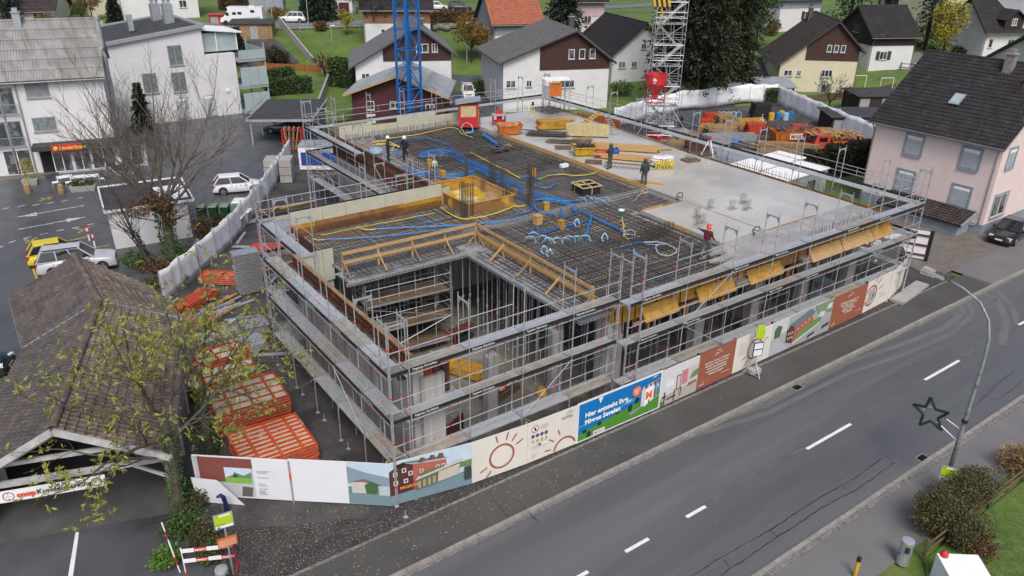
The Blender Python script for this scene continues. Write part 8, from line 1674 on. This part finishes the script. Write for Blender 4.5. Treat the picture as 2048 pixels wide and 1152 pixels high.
M_rain = mat('dark_rain_gear', (.035,.055,.052), .45, var=.2, vs=6, bump=.3, bs=12); M_raint = mat('muddy_rain_trousers', (.09,.10,.085), .6, var=.35, vs=8); M_jean = mat('grey_work_trousers', (.14,.17,.18), .75, var=.25, vs=7); M_blk = mat('black_jacket', (.015,.016,.018), .6, var=.2, vs=5); M_dkgr = mat('dark_green_coat', (.02,.035,.028), .6, var=.2, vs=5)
M_plaid = mat('red_plaid_shirt', (.20,.012,.03), .8, var=.1, coords='O'); add_layer(M_plaid, (.03,.008,.015), 3.4, .5, .62, tex='WAVEX', coords='O', amount=.75); add_layer(M_plaid, (.03,.008,.015), 3.4, .5, .62, tex='WAVEZ', coords='O', amount=.75)
M_helr = mat('red_helmet', (.62,.05,.06), .4); M_helw = mat('white_helmet', (.75,.75,.74), .4); M_muff = mat('yellow_ear_muff', (.7,.5,.02), .5)
def rake(t, J):
    b = Vector((.75,1.0,-.02)); MB().tube(J['fr'],b,.016).build('float_handle', M_woodw, t, world=False); MB().box(b,(.95,.1,.03),rz=.3).build('float_blade', M_dark, t, world=False)
    for s in (-1,1): MB().lathe([(0,-.03),(.055,-.03),(.055,.03),(0,.03)],(0,0,0),12).build('ear_muff', M_muff, t, world=False).matrix_local = Matrix.Translation(J['hd']+Vector((s*.135,.0,.06))) @ Matrix.Rotation(R(90),4,'Y')
person('person in a red plaid shirt and red helmet spreading concrete near the scaffold', P(1410,516,ZS-.05), R(-75), dict(el=(-.42,.12,1.38), wl=(-.62,.25,1.38), fl=(-.7,.28,1.37), er=(.25,.05,1.15), wr=(.24,.28,1.0), fr=(.26,.34,.96), kr=(.14,.2,.52), ar=(.12,.12,.09), tr=(.12,.28,.04), kl=(-.13,0,.5), al=(-.14,-.18,.09), tl=(-.15,0,.04)), (M_plaid,False), M_jean, top=M_helr, extra=rake)
person('hooded person in dark rain gear standing left of the steel spacers', P(1219,338,ZS), R(10), dict(el=(-.3,.1,1.18), wl=(-.12,.26,1.2), fl=(-.06,.3,1.22), er=(.3,.1,1.18), wr=(.12,.27,1.17), fr=(.07,.3,1.17), kl=(-.17,0,.5), al=(-.2,-.06,.09), tl=(-.22,.1,.04)), (M_rain,True), M_raint, top='hood'); person('hooded person in dark rain gear standing at the timber stop end', P(1287,371,ZS), R(-20), dict(), (M_rain,True), M_raint, top='hood')
def papers(t, J): MB().box(J['fr']+Vector((-.1,.1,0)),(.24,.02,.32),rx=-.6).build('papers', M_white, t, world=False)
person('person with white helmet and dark green coat holding papers on the mesh', P(777,322,5.3), R(-125), dict(er=(.27,.05,1.15), wr=(.16,.28,1.05), fr=(.14,.34,1.03)), (M_dkgr,True), M_blk, top=M_helw, extra=papers); person('person with white helmet and black jacket standing beside the blue coils', P(811,322,5.3), R(120), dict(er=(.28,.08,1.15), wr=(.2,.3,1.0)), (M_blk,True), M_blk, top=M_helw)
# ================================================================== street furniture
random.seed(13)
M_lime = mat('lime_sign', (.42,.58,.02), .45); M_pole = mat('weathered_lamp_pole', (.30,.33,.34), .55, metal=.3, var=.2, vs=4); add_layer(M_pole, (.12,.12,.10), 3, .55, .65)
lp_ = thing('street_lamp', 'weathered street lamp with long curved arm on the right pavement', 'street lamp', (28.84,9.94,.06))
MB().path([(0,0,0),(0,0,3),(0,0,6.0),(0,.05,7.0),(0,.25,7.7),(0,.7,8.25),(0,1.4,8.55),(0,2.15,8.7)],[.10,.085,.065,.058,.05,.045,.04,.038],n=10).build('pole', M_pole, lp_, world=False, smooth=True)
hd_ = MB().hexa([(-.13,2.1,8.62),(.13,2.1,8.62),(.16,3.0,8.72),(-.16,3.0,8.72)],[(-.1,2.1,8.78),(.1,2.1,8.78),(.12,2.95,8.86),(-.12,2.95,8.86)]).build('lamp_head', M_conc, lp_, world=False); MB().bx(-.12,2.45,8.6,.12,3.0,8.66).build('lens', M_lampw, hd_, world=False); MB().bx(-.11,2.0,8.79,.11,2.5,8.83).build('lichen_cover', mat('lichen',(.16,.15,.12),.9,var=.5,vs=14), hd_, world=False)
MB().lathe([(.1,3.35),(.11,3.36),(.11,3.5),(.1,3.51)],(0,0,0),10,caps=False).build('clamp', M_dark, lp_, world=False)
# garland star
sc_ = Vector((28.84,11.2,3.1)); stt = thing('christmas_star', 'green garland star fixed to the street lamp', 'star decoration', sc_)
M_garl = leafmat('garland', (.004,.03,.014), (.008,.05,.022), (.015,.075,.03)); pts = []
for k in range(10): a = math.pi/2+R(14)+k*math.pi/5; r_ = .74 if k % 2 == 0 else .31; pts.append(Vector((0,-r_*math.cos(a),r_*math.sin(a))))
mb = MB()
for k in range(10):
    a, b = pts[k], pts[(k+1) % 10]; mb.tube(a,b,.05,n=6)
    for i in range(70): p_ = a.lerp(b,random.random()); leaf(mb, p_+rdir()*.03, .08, 3)
mb.build('garland', M_garl, stt, world=False); mb = MB()
for k in range(10):
    a, b = pts[k], pts[(k+1) % 10]
    for f in (0,.4,.75): MB().lathe([(0,-.02),(.022,0),(0,.02)],a.lerp(b,f),6,caps=False).build('bulb', M_white, stt, world=False)
MB().path([(0,.3*math.cos(a*.3),.3*math.sin(a*.3)) for a in range(7)],.012,n=5).build('hoop', M_white, stt, world=False); MB().tube((0,-.3,-.2),(0,-1.25,-.6),.02).build('bracket', M_white, stt, world=False); MB().tube((0,-.62,.1),(0,-1.25,-.05),.018).build('bracket', M_white, stt, world=False)
def bus_sign(label, c, rz, h, w_, hh, pole=True, plate2=False):
    t = thing('bus_stop_sign', label, 'sign', c, rz)
    if pole: MB().tube((0,.03,0),(0,.03,h+hh*.9),.03).build('pole', M_galv, t, world=False)
    pl = MB().bx(-w_/2,-.02,h,w_/2,0,h+hh).build('plate', M_zinc, t, world=False); MB().bx(-w_/2+.03,-.025,h+hh*.22,w_/2-.03,-.021,h+hh-.04).build('lime_field', M_lime, pl, world=False); MB().bx(-w_/2+.03,-.025,h+.03,w_/2-.03,-.021,h+hh*.2).build('white_field', M_white, pl, world=False)
    MB().bx(-w_/2+.18,-.028,h+hh-.12,w_/2-.08,-.026,h+hh-.06).build('route_strip', M_white, pl, world=False); MB().bx(-w_/2+.08,-.028,h+hh*.06,-w_/2+.18,-.026,h+hh*.16).build('blue_mark', M_cblue, pl, world=False); letter('Sevelen',.09,M_dark,pl,(-w_/2+.07,-.0285,h+hh*.26),(1,0,0),(0,0,1)); letter('LIE',.07,M_dark,pl,(-w_/2+.06,-.0285,h+hh-.12),(1,0,0),(0,0,1))
    if plate2: o = MB().bx(-.32,-.02,1.35,.32,.0,1.75).build('timetable', M_orp, t, world=False); MB().bx(-.28,-.026,1.38,.28,-.021,1.67).build('timetable_sheet', mat('peach_sheet',(.65,.30,.16),.5), o, world=False)
    return t
bus_sign('lime bus stop sign with orange timetable in the lower left', (3.98,21.75,.05), R(-8), 2.15, .62, .62, plate2=True); bus_sign('lime bus stop sign on the street lamp pole', (28.2,9.7,.06), R(-60), 1.0, .62, .68, pole=True)
t = thing('portable_bus_sign', 'portable bus stop sign on a tripod foot before the hoarding', 'sign', (29.75,20.15,.115), R(-18)); MB().tube((0,0,.3),(0,0,2.6),.03).build('pole', M_galv, t, world=False)
for k in range(3): a = 2.094*k+.5; MB().bar((.55*math.cos(a),.55*math.sin(a),.02),(0,0,.75),.04).build('leg', M_alu, t, world=False); MB().bar((.5*math.cos(a),.5*math.sin(a),.1),(.5*math.cos(a+2.094),.5*math.sin(a+2.094),.1),.03).build('strut', M_alu, t, world=False)
for k in range(2): MB().box((0,0,.16+k*.12),(.6,.4,.11),rz=.2*k).build('ballast_block', M_conc, t, world=False)
MB().box((.05,0,.3),(.2,.15,.06)).build('red_weight', M_redp, t, world=False); MB().hexa([(-.22,-.03,2.1),(.28,-.03,2.0),(.28,0,2.0),(-.22,0,2.1)],[(-.18,-.03,2.85),(.22,-.03,2.75),(.22,0,2.75),(-.18,0,2.85)]).build('lime_plate', M_lime, t, world=False)
b_ = MB().bx(-.28,-.05,1.05,.28,-.02,1.85).build('notice_frame', M_dark, t, world=False)
for z in (1.09,1.48): MB().bx(-.24,-.056,z,.24,-.051,z+.33).build('notice_sheet', M_hwhite, b_, world=False)
t = thing('litter_bin', 'tall stainless steel litter bin in the grass by the right pavement', 'bin', (23.75,8.75,.06)); MB().lathe([(.2,0),(.22,.02),(.22,1.0),(.215,1.02)],(0,0,0),20).build('body', M_alu, t, world=False, smooth=False); MB().lathe([(.0,0),(.22,0),(.215,.03),(0,.05)],(0,0,1.021),20,caps=False).build('lid', M_galv, t, world=False)
for k in range(2): MB().box((-.19,-.13,.72+k*.14),(.12,.14,.07),rz=.6).build('slot', M_dark, t, world=False)
MB().box((-.2,.1,.5),(.03,.1,.12),rz=-.4).build('sticker', M_cblue, t, world=False)
t = thing('litter_bin', 'grey litter bin in front of the red and white barrier at the lower edge', 'bin', (3.55,21.35,.05)); MB().lathe([(.2,0),(.22,.02),(.22,.85),(.2,.9),(0,.93)],(0,0,0),18).build('body', M_galv, t, world=False)
for k in range(2): MB().box((.05,-.21,.55+k*.15),(.24,.06,.07)).build('slot', M_dark, t, world=False)
bar_ = thing('site_barrier', 'red and white barrier lettered MARTY at the lower left', 'barrier', (2.7,22.75,.05), R(-26))
for z in (.95,.5):
    for k in range(4):
        seg_ = MB().bx(-.05+k*.42,-.02,z,.37+k*.42,.0,z+.16).build('rail_segment', M_redp if k % 2 else M_white, bar_, world=False)
        if k % 2: letter('MARTY',.125,M_white,bar_,(-.02+k*.42,-.024,z+.035),(1,0,0),(0,0,1),bold=.004)
for x in (-.06,1.66): MB().tube((x,.02,0),(x,.02,1.15),.022).build('upright', M_redp if x > 0 else M_white, bar_, world=False); MB().bar((x,-.3,.03),(x,.35,.03),.06,.05).build('foot', M_redp, bar_, world=False)
pst = thing('marker_pole', 'leaning red and white marker pole beside the barrier', 'pole', (2.5,22.9,.05))
for k in range(6): MB().tube(Vector((-.03*k,.06*k,.35*k)),Vector((-.03*(k+1),.06*(k+1),.35*(k+1))),.025).build('band', M_redp if k % 3 == 1 else M_white, pst, world=False)
t = thing('blue_pump', 'dark blue hand pump standing before the hoarding', 'pump', (4.75,24.95,.08)); mbl = mat('deep_blue_plastic',(.015,.015,.10),.4); MB().lathe([(.13,0),(.14,.1),(.09,.2),(.09,.5),(.07,.6)],(0,0,0),12).build('base', mbl, t, world=False); MB().path([(0,0,.55),(-.03,0,.8),(-.12,0,.95),(-.28,0,.92)],[.08,.09,.08,.05],n=8).build('spout', mbl, t, world=False)
t = thing('bollard', 'yellow and black bollard at the lower edge of the right pavement', 'bollard', (21.75,9.35,.06)); MB().lathe([(.07,0),(.07,.72)],(0,0,0),12).build('post', M_yel, t, world=False); MB().lathe([(.075,.72),(.08,.85),(.06,.9),(0,.91)],(0,0,0),12,caps=False).build('cap', M_black, t, world=False)
t = thing('white_cabinet', 'white cabinet with a red tip at the lower right edge', 'cabinet', (24.15,6.95,.06), R(-38)); MB().hexa([(-.7,-.6,0),(.7,-.6,0),(.7,.6,0),(-.7,.6,0)],[(-.7,-.6,.95),(.7,-.6,.95),(.7,.6,1.05),(-.7,.6,1.05)]).build('box', M_white, t, world=False); MB().lathe([(0,0),(.14,.05),(.12,.18),(0,.3)],(-.5,.5,1.0),10,caps=False).build('red_tip', M_redp, t, world=False)
gf = thing('garden_fence', 'low dark timber fence round the corner lawn', 'fence', (25,8.5,.06))
for k in range(9): x = 24.6+k*1.6; MB().bx(x-.05,8.4,.06,x+.05,8.5,.95).build('post', M_dark if k % 2 else M_pal, gf)
for z in (.45,.8): 
    for k in range(8): MB().bar((24.6+k*1.6,8.38,z),(26.2+k*1.6,8.38,z),.04,.1).build('rail', M_pal, gf)
# waste bins, planters, bollards and markings on the lot
M_gbin = mat('green_bin', (.015,.07,.03), .5); M_sbin = mat('grey_bin', (.32,.33,.34), .5)
def wheelie(label, c, rz, w_, d_, h_, m, lidm):
    t = thing('waste_bin', label, 'bin', c, rz, 'waste bins beside the mesh fence'); MB().hexa([(-w_*.42,-d_*.4,.08),(w_*.42,-d_*.4,.08),(w_*.42,d_*.4,.08),(-w_*.42,d_*.4,.08)],[(-w_/2,-d_/2,h_),(w_/2,-d_/2,h_),(w_/2,d_/2,h_),(-w_/2,d_/2,h_)]).build('body', m, t, world=False); MB().hexa([(-w_*.53,-d_*.54,h_),(w_*.53,-d_*.54,h_),(w_*.53,d_*.54,h_+.03),(-w_*.53,d_*.54,h_+.03)],[(-w_*.45,-d_*.45,h_+.09),(w_*.45,-d_*.45,h_+.09),(w_*.45,d_*.4,h_+.13),(-w_*.45,d_*.4,h_+.13)]).build('lid', lidm, t, world=False)
    for s in (-1,1): MB().lathe([(0,-.03),(.09,-.03),(.09,.03),(0,.03)],(0,0,0),10).build('wheel', M_tyre, t, world=False).matrix_local = Matrix.Translation((s*w_*.4,d_*.35,.09)) @ Matrix.Rotation(R(90),4,'Y')
    return t
for k, (x, y) in enumerate(((13.2,58.4),(13.95,57.95),(14.7,57.5))): wheelie(('green wheeled bin, left of three','green wheeled bin, middle of three','green wheeled bin, right of three')[k], (x,y,.105), R(-32), .6, .7, 1.05, M_gbin, mat('pale_green_lid',(.22,.3,.22),.5))
bgb = wheelie('large grey bin with bright green sticker', (15.9,57.3,.105), R(-32), 1.25, 1.0, 1.25, M_sbin, M_white)
for k, (x, y) in enumerate(((15.5,55.9),(14.7,55.0),(13.95,54.1))): wheelie(('low grey bin along the mesh fence, farthest','low grey bin along the mesh fence, middle','low grey bin along the mesh fence, nearest')[k], (x,y,.105), R(55), .9, 1.1, .95, M_sbin, M_white)
MB().box((-.1,-.52,.95),(.5,.03,.22),rx=.05).build('sticker', mat('sticker_green',(.05,.6,.08),.5), bgb, world=False)
for a, b, m_ in (((5,418),(19,415),M_wpaint),((36,414),(50,410),M_wpaint),((65,411),(79,408),M_wpaint),((94,407),(107,404),M_wpaint),((123,403),(136,400),M_wpaint),((150,398),(165,395),M_wpaint),((34,434),(168,411),M_wpaint),((35,459),(170,434),M_wpaint),((17,486),(31,481),M_wpaint),((47,478),(63,473),M_wpaint),((80,469),(95,466),M_wpaint),((113,462),(127,459),M_wpaint),((144,457),(158,454),M_wpaint),((175,450),(188,447),M_wpaint),((0,495),(5,492),M_wpaint),((78,402),(104,393),M_ypaint),((80,396),(103,398),M_ypaint),((48,480),(76,482),M_ypaint),((50,486),(74,475),M_ypaint),((152,458),(178,461),M_ypaint),((156,466),(178,454),M_ypaint),((64,530),(74,560),M_ypaint),((140,481),(180,472),M_ypaint),((190,495),(218,490),M_ypaint)):
    p_, q_ = P(*a,.108), P(*b,.108); d_ = (q_-p_).normalized(); n_ = Vector((-d_.y,d_.x,0))*.07; struct('lot_marking', MB().face([p_-n_,q_-n_,q_+n_,p_+n_]), m_)
for a, b, s_ in (((34,434),(74,428),1),((170,434),(133,441),1)):
    p_, q_ = P(*a,.109), P(*b,.109); d_ = (q_-p_); n_ = Vector((-d_.y,d_.x,0)).normalized()*.45; struct('lot_arrow', MB().face([p_,q_-n_,q_+n_]), M_wpaint)
for k, (px, py) in enumerate(((180,484),(191,497))):
    c = P(px,py); t = thing('lot_bollard', ('red and white bollard farther from the silver car','red and white bollard nearer the silver car')[k], 'bollard', (c.x,c.y,.1))
    for i in range(5): MB().tube((0,0,i*.24),(0,0,(i+1)*.24),.055,n=10).build('band', M_redp if i in (2,4) else M_white, t, world=False)
def planter(label, c, rz, L_, m, lm, h_=.9):
    t = thing('planter', label, 'planter', c, rz); MB().hexa([(-L_/2*.85,-.25,0),(L_/2*.85,-.25,0),(L_/2*.85,.25,0),(-L_/2*.85,.25,0)],[(-L_/2,-.33,.5),(L_/2,-.33,.5),(L_/2,.33,.5),(-L_/2,.33,.5)]).build('trough', m, t, world=False); mb = MB(); scatter(mb, (0,0,.5+h_*.35), (L_*.5,.4,h_*.5), int(350*L_), .14); mb.build('plants', lm, t, world=False)
c = P(168,384); planter('concrete planter with low greenery before the bistro', (c.x,c.y,.1), R(-15), 2.0, M_conc, M_hedge, .6); c = P(63,372); planter('planter with a tall yellow green shrub before the shop door', (c.x,c.y,.1), R(-20), 1.2, M_conc, M_lf_y, 2.3); c = P(250,352); planter('planter behind the white hut roof', (c.x,c.y,.1), R(-15), 1.8, M_conc, M_hedge, .6)
for k, (px, py) in enumerate(((58,388),(125,390))): c = P(px,py); tag(MB().lathe([(.25,0),(.28,.3),(.24,.7),(.1,.85),(0,.88)],(c.x,c.y,.1),10).build('stone_post', M_woodw, None), ('rounded brown stone post left before the bistro','rounded brown stone post right before the bistro')[k], 'stone post')
for k, (px, py) in enumerate(((132,372),(158,372),(185,370))):
    c = P(px,py); t = thing('bistro_table', ('pale bistro table on the left','pale bistro table in the middle','pale bistro table on the right')[k], 'table', (c.x,c.y,.1), rnd(-.3,.3)); MB().bx(-.5,-.4,.7,.5,.4,.74).build('table_top', M_hwhite, t, world=False)
    for x in (-.44,.44):
        for y in (-.34,.34): MB().bx(x-.02,y-.02,0,x+.02,y+.02,.7).build('leg', M_alu, t, world=False)
    for s in (-1,1):
        ch = thing('bistro_chair', ('white chair left of its bistro table','white chair right of its bistro table')[s > 0]+(', left table',', middle table',', right table')[k], 'chair', (c.x+s*.75,c.y-.3,.1), R(90)*s); MB().bx(-.22,-.22,.42,.22,.22,.46).build('seat', M_white, ch, world=False); MB().bx(-.22,.19,.46,.22,.23,.9).build('backrest', M_white, ch, world=False)
        for x in (-.2,.2):
            for y in (-.2,.2): MB().bx(x-.02,y-.02,0,x+.02,y+.02,.42).build('leg', M_alu, ch, world=False)
# ================================================================== gardens and lanes behind
lane = lambda nm, a, b, m, dz=.03: drape(nm, [T(*p).to_2d() for p in a], [T(*p).to_2d() for p in b], m, dz)
lane('upper_road', [(380,62),(520,58),(600,58),(720,54),(850,50),(960,36)], [(380,44),(520,44),(600,44),(720,40),(850,30),(960,20)], M_walk2); lane('garden_lane', [(1000,232),(985,190),(978,165),(960,150)], [(895,232),(905,190),(898,165),(905,150)], M_lot); lane('gravel_court', [(455,110),(500,80),(550,78)], [(470,140),(540,140),(600,125)], M_gravel2)
lane('concrete_yard', [(140,95),(160,60),(165,42)], [(230,95),(210,60),(205,42)], M_conc); lane('house_path', [(1760,130),(1850,100)], [(1860,150),(1950,125)], M_walk2,.02); lane('far_road', [(1180,20),(1500,2)], [(1200,12),(1500,-6)], M_walk2); lane('soil_bed', [(1330,232),(1470,232)], [(1330,190),(1470,185)], M_soil); lane('house_drive', [(1480,135),(1530,120)], [(1530,160),(1560,140)], M_walk2)
def wallrun(name, label, a, b, th, h_, m, cat, cap=None):
    a, b = Vector(a), Vector(b); t = thing(name, label, cat, a); n = max(1, int((b-a).length/2.5)); 
    for i in range(n):
        p_, q_ = a.lerp(b,i/n), a.lerp(b,(i+1)/n); u_ = (q_-p_).normalized()*.008; n_ = Vector((-u_.y,u_.x,0)).normalized()*th/2
        MB().hexa([p_+u_-n_-Vector((0,0,.5)),q_-u_-n_-Vector((0,0,.5)),q_-u_+n_-Vector((0,0,.5)),p_+u_+n_-Vector((0,0,.5))],[p_+u_-n_+Vector((0,0,h_)),q_-u_-n_+Vector((0,0,h_)),q_-u_+n_+Vector((0,0,h_)),p_+u_+n_+Vector((0,0,h_))]).build('wall_section', m, t)
    return t
wallrun('retaining_wall', 'pale concrete retaining wall beside the sloping lawn', T(560,52), P(646,158), .25, 1.5, M_conc, 'wall'); wallrun('garden_wall', 'pale concrete wall between carport garden and lawn', P(664,150), P(632,236), .25, 1.2, M_conc, 'wall')
def slat_fence(label, a, b, h_, m, sl, gap, post=2.4, horiz=False, group=None):
    a, b = Vector(a), Vector(b); t = thing('timber_fence', label, 'fence', a, 0, group); L_ = (b-a).length; u_ = (b-a)/L_
    if horiz:
        for z in (h_*.35,h_*.85): MB().bar(a+Vector((0,0,z)),b+Vector((0,0,z)),.04,.09).build('rail', m, t)
    else:
        n = min(290, int(L_/(sl+gap))); s_ = L_/n; me = MB().bar((0,0,.05),(0,0,h_),sl,.03,up=(-u_.y,u_.x,0)).build('slat', m, data=True)
        for i in range(n): inst(me,'slat',t,u_*(i+.5)*s_+Vector((0,0,rnd(-.03,.03)+terr(a.x+u_.x*i*s_,a.y+u_.y*i*s_)-a.z if a.z > .5 else rnd(-.03,.03))))
        for z in (h_*.3,h_*.8): MB().bar(a+Vector((0,0,z)),b+Vector((0,0,z)),.04,.08).build('rail', m, t)
    for i in range(int(L_/post)+1): p_ = a+u_*min(L_,i*post); MB().bx(p_.x-.05,p_.y-.05,p_.z-.2,p_.x+.05,p_.y+.05,p_.z+h_+.05).build('post', m, t)
    return t
M_orw = mat('orange_stained_boards', (.36,.13,.035), .7, var=.3, vs=2, stretch=(3,3,.4))
slat_fence('orange stained board fence behind the balcony hedges', P(517,152), P(664,158), 1.9, M_orw, .22, .02); slat_fence('dark picket fence before the cream house lawn', P(1580,210), P(1728,194), 1.0, M_pal, .09, .05); slat_fence('dark picket fence right of the sandy yard', P(1728,194), P(1790,180), 1.0, M_pal, .09, .06); slat_fence('grey fence along the upper lawn edge', T(600,60), T(720,56), 1.1, M_galv, .05, .3); slat_fence('dark rail fence along the retaining wall', T(566,56), P(652,158), 1.0, M_dark, .05, .3, horiz=True); slat_fence('dark rail fence before the yellow leaved tree', T(1800,140), T(1960,150), 1.1, M_dark, .05, .3, horiz=True); slat_fence('wooden field fence at the upper right of the spruces', T(1440,105), T(1520,95), 1.2, M_pal, .1, .4, horiz=True)
fb = thing('screen_fence', 'dark slatted screen fence behind the pink house hedge', 'fence', P(1695,255))
a, b = P(1695,262), P(1770,290); n = 6
for i in range(n): p_, q_ = a.lerp(b,i/n), a.lerp(b,(i+1)/n); MB().bar(p_+Vector((0,0,.9)),q_+Vector((0,0,.9)),.05,1.7).build('screen_panel', M_gframe, fb); MB().bx(p_.x-.06,p_.y-.06,0,p_.x+.06,p_.y+.06,1.9).build('post', M_dark, fb)
# sheds
def shed(label, c, rz, L_, W_, h1, h2, wm, rm, cat='shed'):
    t = thing('garden_shed', label, cat, c, rz); MB().hexa([(0,0,-.2),(L_,0,-.2),(L_,W_,-.2),(0,W_,-.2)],[(0,0,h1),(L_,0,h1),(L_,W_,h2),(0,W_,h2)]).build('wall', wm, t, world=False); MB().slab([(-.3,-.3,h1+.12),(L_+.3,-.3,h1+.12),(L_+.3,W_+.3,h2+.12),(-.3,W_+.3,h2+.12)],.1).build('roof', rm, t, world=False)
    for k in range(int(L_/1.4)): MB().bx(.2+k*1.4,-.03,0,1.4+k*1.4,0,h1-.2).build('door_panel', wm if k % 2 else M_sbin, t, world=False)
    return t
shed('row of small grey garages beside the gravel court', T(463,78), R(-30), 6.4, 3, 2.2, 2.6, M_woodw, M_felt); shed('dark shed with grey roof at the picket fence', P(1518,205), R(-28), 4.6, 3, 1.8, 2.6, M_brown2, M_zinc); shed('grey metal electric box under the spruces', P(1453,202), R(-30), 2.6, 1.8, 2.0, 2.0, M_zinc, M_zinc, 'electric box'); shed('dark flat roofed garden shed behind the pink house', P(1712,230), R(-30), 6, 4, 2.2, 2.4, M_brown2, M_felt); shed('low dark shed beside the slatted screen', P(1660,268), R(-32), 6.5, 3.4, 1.8, 2.1, M_brown2, M_felt); shed('grey blue shed at the top left behind the motorhome', T(500,24), R(-30), 6, 3, 2.6, 2.6, M_plb, M_felt)
shed('small wooden playhouse with red roof on the lawn', P(1762,160), R(-30), 2.6, 2, 1.5, 2.3, M_wood, M_tile_r, 'playhouse'); shed('red skip container behind the white block', T(420,47), R(-30), 2.6, 1.8, 1.3, 1.3, M_redp, M_redp, 'container'); shed('white garden pavilion behind the pink house roof', P(1850,170), R(-30), 6, 3, 2.2, 2.5, M_hwhite, M_white, 'pavilion')
def lamp_post(label, c, h_):
    t = thing('lane_lamp', label, 'street lamp', c); MB().path([(0,0,0),(0,0,h_*.5),(0,0,h_)],[.09,.07,.05],n=8).build('pole', M_sbin, t, world=False); MB().box((.25,-.15,h_),(.7,.25,.12),rz=-.5).build('head', M_white, t, world=False)
lamp_post('pale lamp post on the lawn behind the hedge', P(668,130), 6); lamp_post('pale lamp post in the lane beside the orange leaved tree', P(934,150), 7.5); lamp_post('pale lamp post on the upper road left of the white car', T(546,52), 7.5); lamp_post('pale lamp post on the upper road right of the white car', T(617,46), 7.5)
# small garden things
t = thing('trampoline', 'round garden trampoline with net beside the cream house', 'trampoline', P(1722,150)); MB().lathe([(1.5,.6),(1.55,.65),(1.5,.7),(0,.66)],(0,0,0),20,caps=False).build('mat', M_dark, t, world=False)
for k in range(6): a = 1.047*k; MB().tube((1.55*math.cos(a),1.55*math.sin(a),0),(1.55*math.cos(a),1.55*math.sin(a),2.3),.03).build('pole', M_galv, t, world=False)
for k, (px, py) in enumerate(((1716,180),(1770,185),(1892,122))):
    c = P(px,py); t = thing('washing_frame', ('white garden frame left on the lawn','white garden frame before the playhouse','white garden goal under the yellow tree')[k], 'garden frame', c, R(-30))
    for x in (-.9,.9): MB().tube((x,0,0),(x,0,2),.04).build('upright', M_white, t, world=False)
    MB().tube((-.9,0,2),(.9,0,2),.04).build('crossbar', M_white, t, world=False)
for k, (px, py) in enumerate(((868,60),(880,57),(893,60),(905,56))): c = T(px,py); tag(MB().lathe([(0,0),(.7,.05),(.8,.4),(.4,.75),(0,.8)],c,8,caps=False).build('boulder', M_sett, None), 'pale boulder at the garden pond', 'boulder', 'pond boulders')
